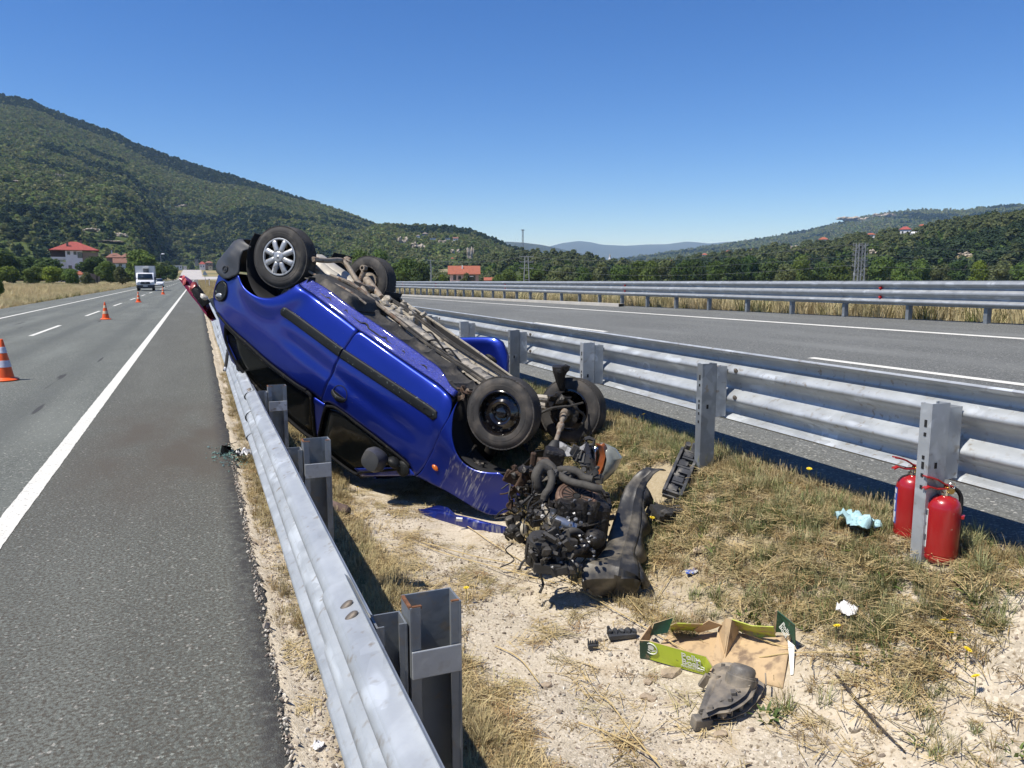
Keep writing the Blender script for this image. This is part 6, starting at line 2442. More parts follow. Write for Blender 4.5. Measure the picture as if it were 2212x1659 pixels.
# right door hanging open beyond the far sill
rd = [cpl(x, y, -2.0) for x, y in ((900, 736), (971, 732), (1040, 730), (1068, 731), (1083, 740), (1093, 765), (1094, 802), (1088, 830), (1000, 840), (900, 800))]
mb = MB()
P = resample(np.array(rd + [rd[0]]), 40)[:-1]
c = P.mean(0)
vs = [tuple(c + (0, -.03, 0))] + [tuple(c + (p - c) * .75 + (0, -.025, 0)) for p in P] + [tuple(p) for p in P]
n = len(P)
fs = [(0, 1 + (i + 1) % n, 1 + i) for i in range(n)] + [(1 + i, 1 + (i + 1) % n, 1 + n + (i + 1) % n, 1 + n + i) for i in range(n)]
mb.add(vs, fs)
rdo = mb.build("open_door", m_blue, car, local=True, solid=.05, angle=60, label="right door hanging open beyond the underbody")
mb = MB()
hc = cpl(1061, 774, -1.90)
mb.blob(hc, (.085, .02, .030), sub=2, jit=.05)
mb.build("door_handle", m_strip, rdo, local=True)

# ------------------------------------------------------------------ torn front suspension at the right
D7 = 6.9
mb = MB()
G = []
for (x, y, w, d) in ((1209, 789, 14, 6.95), (1209, 793, 15.5, 6.9), (1210, 803, 15, 6.9), (1209, 812, 11, 6.9), (1211, 826, 9, 6.92), (1213, 838, 6, 6.93), (1216, 848, 4, 6.95)):
    c = Vector(at_d(x, y, d))
    r = w * d / F_PX
    G.append([tuple(c + Vector(_rt) * r * math.cos(a) * (1 + .12 * math.sin(3 * a)) + Vector(_fw) * r * .8 * math.sin(a)) for a in np.linspace(0, 6.283, 13)])
mb.grid(np.array(G))
mb.add(G[0], [tuple(range(13))])
mb.blob(at_d(1222, 797, 6.85), (.05, .03, .05), seed=4, jit=.3)
mb.build("suspension_tower", m_dirty, car, smooth=False, solid=.004)
mb = MB()
for x, y, d, r in ((1200, 862, 6.85, .07), (1190, 872, 6.85, .05), (1213, 866, 6.82, .06), (1207, 852, 6.85, .05), (1226, 862, 6.8, .045), (1186, 878, 6.9, .045)):
    mb.blob(at_d(x, y, d), (r, r * .8, r * .8), seed=x, jit=.4)
mb.build("steering_knuckle", m_dirty, car, smooth=False)
mb = MB()
mb.tube([at_d(1140, 858, 6.9), at_d(1165, 859, 6.88), at_d(1195, 862, 6.86)], .030, 8)
mb.tube([at_d(1140, 869, 6.9), at_d(1160, 874, 6.88), at_d(1190, 880, 6.86)], [.045, .035, .03], 8)
mb.build("control_arm", m_under_lt, car)
mb = MB()
mb.tube([at_d(1155, 899, 6.6), at_d(1185, 886, 6.62), at_d(1222, 879, 6.65), at_d(1259, 870, 6.8)], .009, 6, smooth=5)
mb.tube([at_d(1158, 897, 6.58), at_d(1190, 882, 6.6), at_d(1224, 877, 6.65)], .009, 6, smooth=5)
mb.tube([at_d(1228, 863, 6.75), at_d(1245, 883, 6.75), at_d(1262, 898, 6.8), at_d(1258, 915, 6.8)], .012, 6, smooth=5)
mb.build("brake_hose", m_hose, car)
mb = MB()
mb.lathe([(0, .0), (.10, 0), (.125, .02), (.13, .05), (.08, .06), (.06, .09), (0, .09)], 26, Matrix.Translation(at_d(1226, 893, 6.92)) @ Vector(-CR).to_track_quat('Z', 'Y').to_matrix().to_4x4())
mb.build("brake_disc", m_dirty, car)
mb = MB()
a, b = Vector(at_d(1220, 890, 6.8)), Vector(at_d(1193, 980, 6.0))
ax_ = [a.lerp(b, t_)[:] for t_ in (0, .10, .101, .16, .161, .22, .23, .32, .33, .42, .44, .55, .56, .78)]
mb.tube(ax_, [.035, .038, .028, .032, .022, .026, .018, .018, .030, .032, .020, .019, .020, .019], 12)
ds = mb.build("drive_shaft", m_pipe, car)
mb = MB()
q, rs = [], []
for i in range(11):
    t_ = .78 + .2 * i / 10
    q.append(a.lerp(b, t_)[:])
    rs.append((.036 + .024 * i / 10) * (1.12 if i % 2 else .88))
mb.tube(q, rs, 16)
mb.build("rubber_boot", m_rubber, ds)
# ------------------------------------------------------------------ the engine torn out of the car
def ez(zx, zy):
    """enlargement of the engine region -> photo pixel"""
    return 1069.8 + .248 * zx, 905.2 + .248 * zy


def E_(zx, zy, d):
    return at_d(*ez(zx, zy), d)


_eb = on_ground(*ez(640, 1230))
eng = thing("car_engine", "oily engine torn out of the car, hoses and clutch on top, lying in the ditch", "engine", (_eb.x, _eb.y, _eb.z))
R_V, F_V = Vector(_rt), Vector(_fw)
_up = Vector((0, 0, 1))
CAMB = Matrix((R_V, F_V, _up)).transposed()               # columns: right, forward, up


def ebox(name, zx, zy, d, s, m, parent=eng, tilt=(0, 0, 0), bevel=.012):
    mb = MB()
    mb.box(E_(zx, zy, d), s, R=CAMB @ Euler(tilt).to_matrix())
    return mb.build(name, m, parent, smooth=False, bevel=bevel)


blk = ebox("engine_block", 720, 905, 5.05, (.34, .34, .36), m_dirty, tilt=(.05, .1, .1), bevel=.03)
mb = MB()
for k in range(7):
    c = Vector(E_(590 + 46 * k, 820 + (k % 2) * 90, 4.87))
    mb.box(c, (.03, .03, .16), R=CAMB @ Euler((0, .1 * (k - 3), .2)).to_matrix())
mb.build("block_rib", m_dirty, blk, smooth=False, bevel=.006)
mb = MB()
for k in range(22):
    zx, zy = random.uniform(560, 930), random.uniform(790, 1010)
    mb.blob(E_(zx, zy, 4.9 + random.uniform(-.03, .06)), (random.uniform(.015, .05), .03, random.uniform(.012, .045)), seed=k + 7, jit=.35)
mb.build("casting", m_dirty, blk, smooth=False, bevel=.004)["kind"] = "stuff"
# bell housing, ring gear, clutch cover with fingers
cl_c = Vector(E_(712, 668, 5.0))
nrm = (Vector((0, 0, 1)) * .86 + F_V * -.42 + R_V * .05).normalized()
Mc = Matrix.Translation(cl_c) @ nrm.to_track_quat('Z', 'Y').to_matrix().to_4x4()
mb = MB()
mb.lathe([(.225, -.16), (.225, -.075), (.232, -.07), (.232, -.05), (.205, -.045), (.20, -.08), (0, -.09)], 40, Mc)
bh = mb.build("bell_housing", m_dirty, eng, angle=50)
mb = MB()
for k in range(64):
    a = 2 * math.pi * k / 64
    p = Mc @ Vector((.170 * math.cos(a), .170 * math.sin(a), -.035))
    mb.box(p, (.014, .008, .022), R=Mc.to_3x3() @ Matrix.Rotation(a, 3, 'Z'))
mb.lathe([(.165, -.05), (.165, -.022), (.10, -.02), (0, -.02)], 48, Mc)
mb.build("ring_gear", m_dirty, bh, smooth=False)
mb = MB()
mb.lathe([(.142, -.03), (.142, -.004), (.135, .006), (.118, .012), (.112, .008), (.104, .014), (.098, .012), (.094, .002), (.030, -.006), (.024, -.02), (0, -.02)], 44, Mc)
m_clutch = mat("clutch_rust", (.17, .105, .075), rough=.6, metal=.3, var=.5, vscale=25, bump=.2)
cc = mb.build("clutch_cover", m_clutch, eng, angle=40)
mb = MB()
for k in range(16):
    a = 2 * math.pi * k / 16
    Rk = Mc @ Matrix.Rotation(a, 4, 'Z')
    pts = [(.030, -.006, .001), (.030, .006, .001), (.092, .013, .009), (.092, -.013, .009)]
    mb.add([tuple(Rk @ Vector(p)) for p in pts], [(0, 3, 2, 1)])
mb.build("clutch_finger", m_clutch, cc, smooth=False, solid=.003)
mb = MB()
for k in range(16):
    a = 2 * math.pi * (k + .5) / 16
    Rk = Mc @ Matrix.Rotation(a, 4, 'Z')
    mb.add([tuple(Rk @ Vector(p)) for p in ((.034, -.0035, .0045), (.034, .0035, .0045), (.092, .0055, .0115), (.092, -.0055, .0115))], [(0, 3, 2, 1)])
mb.lathe([(0, .004), (.020, .003), (.024, .0)], 16, Mc)
mb.build("clutch_slot", m_dark, cc, smooth=False)
mb = MB()
for k in range(6):
    a = 2 * math.pi * k / 6 + .2
    mb.lathe([(.022, -.09), (.022, -.035), (.010, -.034), (.010, -.02), (0, -.02)], 10, Mc @ Matrix.Translation((.215 * math.cos(a), .215 * math.sin(a), 0)))
mb.build("mounting_lug", m_dirty, bh, smooth=False)
# hoses
def hose(name, pts, r, m=m_hose, n=10, parent=eng):
    mb = MB()
    mb.tube([E_(*p) for p in pts], r, n, smooth=6)
    return mb.build(name, m, parent)


hose("coolant_hose", [(395, 480, 5.35), (390, 410, 5.32), (440, 385, 5.28), (490, 420, 5.22), (520, 470, 5.2), (560, 500, 5.2)], .031)
hose("coolant_hose", [(470, 455, 5.18), (400, 425, 5.16), (360, 490, 5.12), (370, 570, 5.12), (400, 620, 5.14)], .035)
hose("coolant_hose", [(515, 458, 5.25), (580, 442, 5.2), (660, 446, 5.15), (730, 470, 5.12), (775, 512, 5.10), (850, 530, 5.08)], .028)
hose("coolant_hose", [(560, 490, 5.15), (620, 530, 5.08), (700, 560, 5.02), (780, 575, 4.98), (860, 600, 4.95), (925, 612, 4.95)], .027)
hose("coolant_hose", [(485, 460, 5.1), (492, 540, 5.05), (470, 610, 5.0), (440, 650, 4.98), (425, 700, 4.98)], .026)
hose("coolant_hose", [(560, 1130, 4.75), (590, 1040, 4.72), (640, 988, 4.72), (710, 985, 4.75), (765, 1030, 4.78), (800, 1065, 4.8)], .026, m_dusty_blk)
hose("metal_pipe", [(572, 1205, 4.60), (640, 1180, 4.6), (710, 1155, 4.62), (770, 1120, 4.65), (800, 1085, 4.7)], .030, m_dirty)
hose("cooling_pipe", [(905, 905, 4.9), (960, 870, 4.9), (1030, 855, 4.95)], .018, m_rubber)
hose("cable", [(200, 770, 5.2), (260, 715, 5.18), (330, 650, 5.2), (360, 600, 5.2)], .010, m_rubber)
hose("cable", [(300, 850, 5.1), (285, 770, 5.1), (320, 690, 5.1), (370, 660, 5.1)], .008, m_rubber)
hose("cable", [(220, 850, 5.15), (290, 885, 5.08), (370, 880, 5.02), (430, 850, 5.0)], .007, m_rubber)
hose("cable", [(320, 1180, 4.7), (298, 1100, 4.75), (320, 1050, 4.78), (380, 1030, 4.78)], .010, m_rubber)
hose("cable", [(640, 1210, 4.58), (690, 1250, 4.55), (720, 1278, 4.5)], .008, m_steel)
hose("cable", [(370, 1225, 4.62), (440, 1190, 4.62), (520, 1140, 4.66), (600, 1120, 4.68)], .008, m_rubber)
# pale torn plate, silver pipe, canister
mb = MB()
P = [(400, 760), (430, 735), (470, 770), (545, 790), (560, 810), (520, 850), (535, 905), (500, 950), (525, 985), (450, 990), (415, 900)]
c = Vector(E_(470, 870, 4.9))
vs = [tuple(c - F_V * .035)] + [tuple(E_(x, y, 4.9 + .05 * math.sin(i * 2.1))) for i, (x, y) in enumerate(P)]
mb.add(vs, [(0, 1 + (i + 1) % len(P), 1 + i) for i in range(len(P))])
mb.build("torn_plate", m_shield, eng, solid=.006, smooth=False)
mb = MB()
mb.tube([E_(530, 895, 4.82), E_(610, 915, 4.8), E_(700, 950, 4.8)], [.042, .036, .03], 12)
mb.build("aluminium_pipe", mat("aluminium", (.42, .45, .50), rough=.35, metal=.8, var=.3, vscale=20), eng)
mb = MB()
mb.tube([E_(800, 1085, 4.72), E_(850, 1050, 4.72), E_(900, 1030, 4.74), E_(945, 1005, 4.76)], [.04, .065, .06, .02], 12, smooth=3)
mb.build("oil_filter", m_dirty, eng, smooth=True)
# alternator: ribbed drum with a pulley, on brackets
ac = Vector(E_(390, 1130, 4.62))
Ma = Matrix.Translation(ac) @ (_up * .93 - F_V * .3 + R_V * .1).to_track_quat('Z', 'Y').to_matrix().to_4x4()
mb = MB()
mb.lathe([(0, .10), (.045, .10), (.05, .085), (.078, .08), (.084, .06), (.078, .052), (.084, .045), (.078, .036), (.084, .03), (.084, -.02), (.078, -.028), (.084, -.035), (.082, -.09), (.05, -.10), (0, -.10)], 26, Ma)
al = mb.build("alternator", m_dusty_blk, eng, angle=30)
mb = MB()
for k in range(12):
    a = 2 * math.pi * k / 12
    mb.box(Ma @ Vector((.083 * math.cos(a), .083 * math.sin(a), .0)), (.012, .018, .12), R=Ma.to_3x3() @ Matrix.Rotation(a, 3, 'Z'))
mb.build("rib", m_dusty_blk, al, smooth=False)
ebox("gearbox", 540, 1230, 4.66, (.20, .14, .09), m_dusty_blk, tilt=(.1, .05, .2), bevel=.03)
mb = MB()
for k in range(30):
    zx, zy = random.uniform(400, 660), random.uniform(1080, 1320)
    s = random.uniform(.015, .045)
    mb.blob(E_(zx, zy, 4.55 + random.uniform(-.03, .06)), (s, s, s * random.uniform(.6, 1.6)), seed=k + 40, jit=.3)
mb.build("casting", m_dusty_blk, eng, smooth=False)
for zx, zy, d, s, t_ in ((480, 1050, 4.68, (.05, .03, .26), (.0, .35, .0)), (560, 1080, 4.66, (.06, .03, .22), (.1, -.5, .1)), (610, 1150, 4.6, (.12, .05, .16), (.0, .2, .3)),
                         (450, 1290, 4.55, (.16, .08, .06), (0, .1, 0)), (560, 1310, 4.55, (.10, .08, .05), (0, -.2, 0))):
    ebox("bracket", zx, zy, d, s, m_dusty_blk, tilt=t_, bevel=.006)
# rusty bracket plates between fender and engine
for zx, zy, d, s, t_ in ((150, 510, 5.45, (.12, .03, .10), (.3, .4, .1)), (235, 540, 5.4, (.06, .04, .18), (.1, .5, .2)), (300, 500, 5.4, (.08, .06, .09), (.4, -.3, .2)), (235, 470, 5.5, (.14, .04, .05), (.2, -.2, .4)),
                         (330, 350, 5.6, (.04, .05, .10), (0, .1, 0)), (420, 390, 5.5, (.09, .07, .08), (.2, .1, .3))):
    ebox("rusty_bracket", zx, zy, d, s, m_rusty, tilt=t_, bevel=.01)
mb = MB()
for k in range(46):
    zx, zy = random.uniform(150, 520), random.uniform(430, 760)
    s = random.uniform(.015, .05)
    mb.blob(E_(zx, zy, 5.32 + random.uniform(-.05, .12)), (s, s, s * random.uniform(.5, 1.4)), seed=k + 140, jit=.4)
mb.build("scrap", m_dirty, eng, smooth=False)
mb = MB()
for k in range(18):
    zx, zy = random.uniform(560, 900), random.uniform(470, 550)
    mb.box(E_(zx, zy, 5.15), (random.uniform(.03, .12), .03, random.uniform(.02, .05)), R=CAMB @ Euler((random.uniform(-.5, .5), random.uniform(-.8, .8), random.uniform(-.5, .5))).to_matrix())
mb.build("bracket", m_dusty_blk, eng, smooth=False)
ebox("engine_mount", 505, 350, 5.7, (.15, .15, .16), m_dirty, tilt=(.1, .2, 0), bevel=.02)
g_ = random.Random(77)
for nm, m_, x0, x1, y0, y1, d0, d1, cnt in (("fitting", m_dirty, 380, 930, 745, 1050, 4.85, 5.1, 60), ("fitting", m_dusty_blk, 330, 680, 1010, 1320, 4.50, 4.70, 50), ("fitting", m_rusty, 120, 500, 420, 760, 5.25, 5.5, 34),
                                          ("fitting", m_dirty, 90, 330, 760, 1090, 4.95, 5.2, 26), ("fitting", m_inner, 330, 900, 700, 1120, 5.0, 5.3, 50), ("fitting", m_dusty_blk, 380, 900, 420, 545, 5.1, 5.35, 40)):
    mb = MB()
    for k in range(cnt):
        p = Vector(E_(g_.uniform(x0, x1), g_.uniform(y0, y1), g_.uniform(d0, d1)))
        R = Euler((g_.uniform(0, 3), g_.uniform(0, 3), g_.uniform(0, 3))).to_matrix()
        t_ = g_.random()
        s_ = g_.uniform(.012, .042)
        if t_ < .35:
            mb.box(p, (s_ * 2.2, s_ * .9, s_ * .5), R=R)
        elif t_ < .6:
            mb.lathe([(0, s_), (s_ * .5, s_), (s_ * .5, s_ * .4), (s_ * .85, s_ * .4), (s_ * .85, -s_ * .6), (0, -s_ * .6)], 10, Matrix.Translation(p) @ R.to_4x4())
        elif t_ < .85:
            q = p + R @ Vector((s_ * 3.5, 0, 0))
            mb.tube([p, (p + q) / 2 + R @ Vector((0, s_ * 1.2, 0)), q], s_ * .22, 6, smooth=3)
        else:
            mb.box(p, (s_ * 3.0, s_ * 1.6, .006), R=R)
    o = mb.build(nm, m_, eng, smooth=False)
    o['kind'] = 'stuff'
mb = MB()
for k in range(34):                                        # thin cut wires, looping about
    zx, zy, d = g_.uniform(130, 820), g_.uniform(620, 1200), g_.uniform(4.7, 5.3)
    pts = [Vector(E_(zx, zy, d))]
    for q in range(3):
        pts.append(pts[-1] + Vector((g_.uniform(-.09, .09), g_.uniform(-.05, .05), g_.uniform(-.08, .08))))
    mb.tube(pts, g_.uniform(.0028, .006), 5, smooth=5)
mb.build("wiring", m_rubber, eng)["kind"] = "stuff"
mb = MB()
for k in range(46):                                        # bright bolt heads and nipples
    p = Vector(E_(g_.uniform(380, 900), g_.uniform(700, 1300), g_.uniform(4.5, 4.75)))
    mb.lathe([(0, .008), (.008, .008), (.009, 0), (.013, 0), (.013, -.004)], 6, Matrix.Translation(p) @ Euler((g_.uniform(-1, 1), g_.uniform(-1, 1), 0)).to_matrix().to_4x4())
mb.build("bolt_head", m_steel, eng, smooth=False)["kind"] = "stuff"
# loose connectors with a pale plug
for zx, zy, d, s, m in ((130, 890, 5.1, (.06, .05, .07), m_dusty_blk), (180, 975, 5.02, (.10, .07, .07), m_dusty_blk), (210, 1030, 4.98, (.05, .05, .07), m_dirty), (380, 840, 5.0, (.06, .05, .09), m_dusty_blk), (350, 880, 5.0, (.06, .06, .08), m_dusty_blk)):
    ebox("connector", zx, zy, d, s, m, tilt=(.2, random.uniform(-.5, .5), .3), bevel=.012)
hose("plug_lead", [(195, 830, 5.05), (215, 880, 5.02), (235, 930, 4.98), (245, 975, 4.97)], .008, m_shield)
mb = MB()
mb.blob(E_(245, 965, 4.96), (.025, .02, .04), seed=2, jit=.2, sub=2)
mb.build("plug", mat("ivory_plastic", (.62, .56, .42), rough=.5), eng)

# ------------------------------------------------------------------ right headlamp lying behind the engine
hl_b = on_ground(*ez(900, 560))
hl = thing("headlamp", "broken headlamp with an orange indicator edge lying on the grass behind the engine", "headlamp", hl_b)
DH = 5.75
mb = MB()
G = []
for zx, zy, w in ((868, 566, .03), (905, 500, .075), (935, 420, .11), (955, 330, .125), (945, 262, .09), (915, 218, .035)):
    c = Vector(E_(zx, zy, DH))
    row = []
    for a in np.linspace(0, math.pi, 10):
        row.append(tuple(c + R_V * (w * math.sin(a)) - F_V * (.10 * math.cos(a) * (w / .125)) + _up * .0))
    G.append(row)
mb.grid(np.array(G), flip=True)
mb.build("lens", mat("clouded_lens", (.24, .25, .22), rough=.22, var=.35, vscale=14, coat=.3), hl, solid=.005)
mb = MB()
q = [(866, 570), (900, 486), (936, 405), (957, 322), (940, 250), (914, 216)]
G = []
for zx, zy in resample(np.array(q, float), 14):
    c = Vector(E_(zx, zy, DH - .07))
    G.append([tuple(c - R_V * .030 + F_V * .03), tuple(c - F_V * .012), tuple(c + R_V * .028 + F_V * .02)])
mb.grid(np.array(G), flip=True)
mb.build("indicator_edge", mat("dull_amber", (.26, .075, .022), rough=.35, var=.4, vscale=12), hl, solid=.006)
mb = MB()
G = []
for zx, zy in resample(np.array([(900, 560), (890, 470), (905, 390), (900, 300), (900, 240)], float), 8):
    c = Vector(E_(zx, zy, DH))
    G.append([tuple(c + R_V * .04), tuple(c - R_V * .03 - F_V * .02), tuple(c - R_V * .06 + F_V * .05)])
mb.grid(np.array(G), flip=True)
mb.build("reflector", m_chrome, hl, solid=.004)
mb = MB()
pts = [(560, 190), (700, 260), (760, 230), (800, 200), (840, 260), (870, 370), (880, 440), (800, 410), (730, 390), (660, 330), (560, 330)]
c = Vector(E_(740, 320, DH - .03))
vs = [tuple(c - F_V * .06 + _up * .02)] + [tuple(E_(x, y, DH + .06 * math.sin(i * 1.7))) for i, (x, y) in enumerate(pts)]
mb.add(vs, [(0, 1 + (i + 1) % len(pts), 1 + i) for i in range(len(pts))])
mb.build("lamp_housing", mat("spotted_grey_plastic", (.25, .25, .25), rough=.6, var=.85, vscale=14, vmix=(.42, .50)), hl, solid=.012, smooth=False)
mb = MB()
for k in range(12):
    mb.box(E_(690 + 16 * k, 270 + 14 * k + (k % 3) * 18, DH - .06), (.05, .05, .07), R=CAMB @ Euler((0, .5, .3 * k)).to_matrix())
mb.tube([E_(780, 175, DH), E_(820, 165, DH), E_(860, 185, DH), E_(855, 225, DH), E_(810, 230, DH), E_(780, 200, DH)], .016, 6)
mb.build("bracket", m_dusty_blk, hl, smooth=False)

# ------------------------------------------------------------------ wheel arch liner lying in the ditch
SP_ = [(1478, 452, 12, .22), (1430, 436, 40, .30), (1350, 452, 70, .34), (1270, 520, 100, .34), (1215, 610, 125, .33), (1185, 720, 150, .30), (1165, 830, 175, .28), (1140, 940, 195, .26), (1115, 1030, 200, .25), (1090, 1120, 190, .25),
       (1060, 1200, 290, .25), (1025, 1290, 400, .23), (1005, 1380, 420, .18), (1010, 1450, 380, .11), (985, 1520, 230, .04), (960, 1560, 120, .00)]
fl_b = on_ground(*ez(1100, 1300))
lin = thing("wheel_arch_liner", "long curved black plastic wheel arch liner lying beside the engine", "wheel arch liner", fl_b)
mb = MB()
G = []
rows = resample(np.array(SP_, float), 46)
ctr = []
for zx, zy, w, hgt in rows:
    x, y = ez(zx, zy)
    z = 0.0
    for _ in range(60):
        P = at_z(x, y, z)
        z = .5 * z + .5 * (float(ground(P[0], P[1])) + hgt)
    ctr.append(Vector(P))
for i, (zx, zy, w, hgt) in enumerate(rows):
    t_ = ctr[min(i + 1, 45)] - ctr[max(i - 1, 0)]
    t_.normalize()
    s_ = R_V - t_ * R_V.dot(t_)
    s_.normalize()
    n_ = s_.cross(t_)
    if n_.z < 0:
        n_ = -n_
    wm = w * .248 * (ctr[i] - Vector(CAMP)).length / F_PX
    row = []
    for a in (-1, -.93, -.86, -.7, -.45, -.15, .1, .22, .34, .55, .8, .9, 1):
        k = wm * .60 * a
        drop = float(np.interp(a, [-1, -.86, -.5, .1, .22, .34, .8, 1], [-.15, -.07, -.015, .0, .03, .0, -.04, -.12])) * wm
        row.append(tuple(ctr[i] + s_ * k + n_ * drop))
    G.append(row)
mb.grid(np.array(G))
m_liner = mat("liner_plastic", (.030, .030, .030), rough=.40, var=.35, vscale=5, bump=.06, bscale=30, rvar=.15)
over(m_liner, (.16, .14, .105), noise_mask(m_liner, 8, .44, .68, 7))
lo = mb.build("panel", m_liner, lin, solid=.007, angle=24)
mb = MB()
G = []
for i in range(8, 34):
    a = Vector(G_ := (0, 0, 0))
    p = Vector(mb and (0, 0, 0))
    row = [Vector(q) for q in (np.array(lo.data.vertices[i * 13 + 11].co), np.array(lo.data.vertices[i * 13 + 12].co))]
    out_ = (row[1] - row[0]).normalized()
    wob = .05 + .03 * math.sin(i * .9)
    G.append([tuple(row[1]), tuple(row[1] + out_ * wob * .5 + _up * -.015), tuple(row[1] + out_ * wob + _up * -.05)])
mb.grid(np.array(G))
mb.build("flange", m_liner, lin, local=True, solid=.006)

# ------------------------------------------------------------------ ribbed black tray on the bank
def tz(zx, zy, hgt):
    x, y = ez(zx, zy)
    z = 0.0
    for _ in range(60):
        P = at_z(x, y, z)
        z = .5 * z + .5 * (float(ground(P[0], P[1])) + hgt)
    return Vector(P)


a0, a1 = tz(1700, 300, .09), tz(1530, 690, .07)
tr0 = thing("plastic_tray", "long ribbed black plastic tray lying on the grass near the guardrail post", "car part", tz(1600, 500, .0))
ax = (a1 - a0).normalized()
sd = (R_V - ax * R_V.dot(ax)).normalized()
up_ = sd.cross(ax)
up_ = up_ if up_.z > 0 else -up_
BT = Matrix((sd, ax, up_)).transposed()
L_t = (a1 - a0).length
mid_t = (a0 + a1) / 2
wt = 150 * .248 * (mid_t - Vector(CAMP)).length / F_PX
m_tray = mat("tray_plastic", (.050, .052, .058), rough=.5, var=.4, vscale=9)
over(m_tray, (.20, .185, .155), noise_mask(m_tray, 12, .50, .76, 5))
mb = MB()
mb.box(mid_t, (wt, L_t, .03), R=BT)
for s in (-1, 1):
    mb.box(mid_t + sd * (s * wt * .47) + up_ * .03, (.022, L_t * .96, .05), R=BT)
mb.box(mid_t + sd * (-wt * .16) + up_ * .024, (.03, L_t * .9, .03), R=BT)
tb = mb.build("tray", m_tray, tr0, smooth=False, bevel=.004)
mb = MB()
for k in range(11):
    s = (k + .5) / 11 - .5
    mb.box(mid_t + ax * (s * L_t) + sd * ((k % 3 - 1) * wt * .12) + up_ * .028, (wt * (.78 - .2 * (k % 2)), .018 + .03 * (k % 2), .028 + .012 * (k % 3)), R=BT)
mb.build("rib", m_tray, tb, smooth=False, bevel=.003)
mb = MB()
mb.tube([a0 + sd * .03 + up_ * .02, a0 + sd * .03 + up_ * .08 - ax * .03], .035, 12)
mb.tube([a0 + sd * .08 - ax * .02, a0 + sd * .11 + up_ * .05 - ax * .03, a0 + sd * .13 + ax * .05], .022, 8)
mb.tube([a0 - sd * .04 - ax * .03, a0 - sd * .03 + up_ * .07 - ax * .02], .022, 8)
mb.build("socket", m_tray, tb)
br = thing("plastic_bracket", "dusty black plastic bracket with a round collar just below the ribbed tray", "car part", tz(1480, 830, 0))
mb = MB()
c = tz(1400, 790, .05)
mb.lathe([(.045, -.05), (.060, -.05), (.062, .04), (.05, .045), (.045, .0)], 20, Matrix.Translation(c) @ Matrix.Rotation(.5, 4, 'Y'))
mb.build("collar", m_dusty_blk, br)
mb = MB()
c = tz(1510, 820, .06)
mb.box(c, (.22, .16, .035), R=CAMB @ Euler((.25, .15, .3)).to_matrix())
for k in range(9):
    mb.blob(c + Vector((random.uniform(-.1, .1), random.uniform(-.08, .08), .025)), (random.uniform(.02, .05), .025, random.uniform(.012, .03)), seed=k + 60, jit=.3)
mb.box(tz(1500, 880, .02), (.24, .03, .05), R=CAMB @ Euler((0, .25, 0)).to_matrix())
mb.build("plate", m_dusty_blk, br, smooth=False)

# ------------------------------------------------------------------ blue sheet, bent, under the fender
bn = thing("bent_panel", "bent strip of blue bodywork lying on the sand under the front fender", "car part", on_ground(1000, 1135))
mb = MB()
top_ = [(905, 1104, .02), (925, 1097, .05), (948, 1092, .08), (968, 1096, .10), (985, 1112, .09), (1005, 1116, .09), (1030, 1122, .07), (1060, 1130, .05), (1096, 1138, .05)]
bot_ = [(905, 1108, .0), (925, 1113, .01), (948, 1121, .01), (968, 1126, .012), (985, 1131, .012), (1005, 1137, .012), (1030, 1142, .012), (1060, 1146, .012), (1092, 1149, .015)]
def gh(x, y, h_):
    z = 0.0
    for _ in range(60):
        P = at_z(x, y, z)
        z = .5 * z + .5 * (float(ground(P[0], P[1])) + h_)
    return np.array(P)
A, B = resample(np.array([gh(*q) for q in top_]), 30), resample(np.array([gh(*q) for q in bot_]), 30)
G = []
for i in range(30):
    mid_ = A[i] * .35 + B[i] * .65 + np.array([0, 0, .025])
    G.append([A[i], (A[i] + mid_) / 2 + np.array([0, 0, -.012]), mid_, (mid_ + B[i]) / 2 + np.array([0, 0, .02]), B[i], B[i] + np.array([0, .01, -.03])])
mb.grid(np.array(G), flip=True)
mb.build("sheet", m_blue_scr, bn, solid=.004, angle=30)
mb = MB()
mb.box(gh(992, 1122, .09), (.05, .02, .025), R=CAMB @ Euler((.3, .1, 0)).to_matrix())
mb.build("clip", m_plaster_w, bn, smooth=False)

# ------------------------------------------------------------------ the dusty headlamp unit in the foreground
def lz(zx, zy):
    return 1261.8 + .2976 * zx, 1097.2 + .2976 * zy


lb = on_ground(*lz(1030, 1480))
lu = thing("headlamp_unit", "dusty black headlamp unit lying face down in front of the cardboard tray", "headlamp", lb)


def L3(zx, zy, h_):
    return gh(*lz(zx, zy), h_)


m_lampu = mat("lamp_plastic", (.150, .138, .122), rough=.55, var=.35, vscale=12, bump=.15, bscale=40, rvar=.12)
over(m_lampu, (.33, .275, .20), noise_mask(m_lampu, 9, .42, .70, 6))
rim = [(880, 1575), (800, 1560), (825, 1480), (880, 1340), (905, 1250), (935, 1140), (1000, 1120), (1060, 1120), (1160, 1150), (1235, 1225), (1320, 1285), (1275, 1385), (1190, 1480), (1060, 1535), (930, 1540)]
def loop(pts, n=45):
    return resample(np.array(pts + [pts[0]], float), n + 1)[:-1]


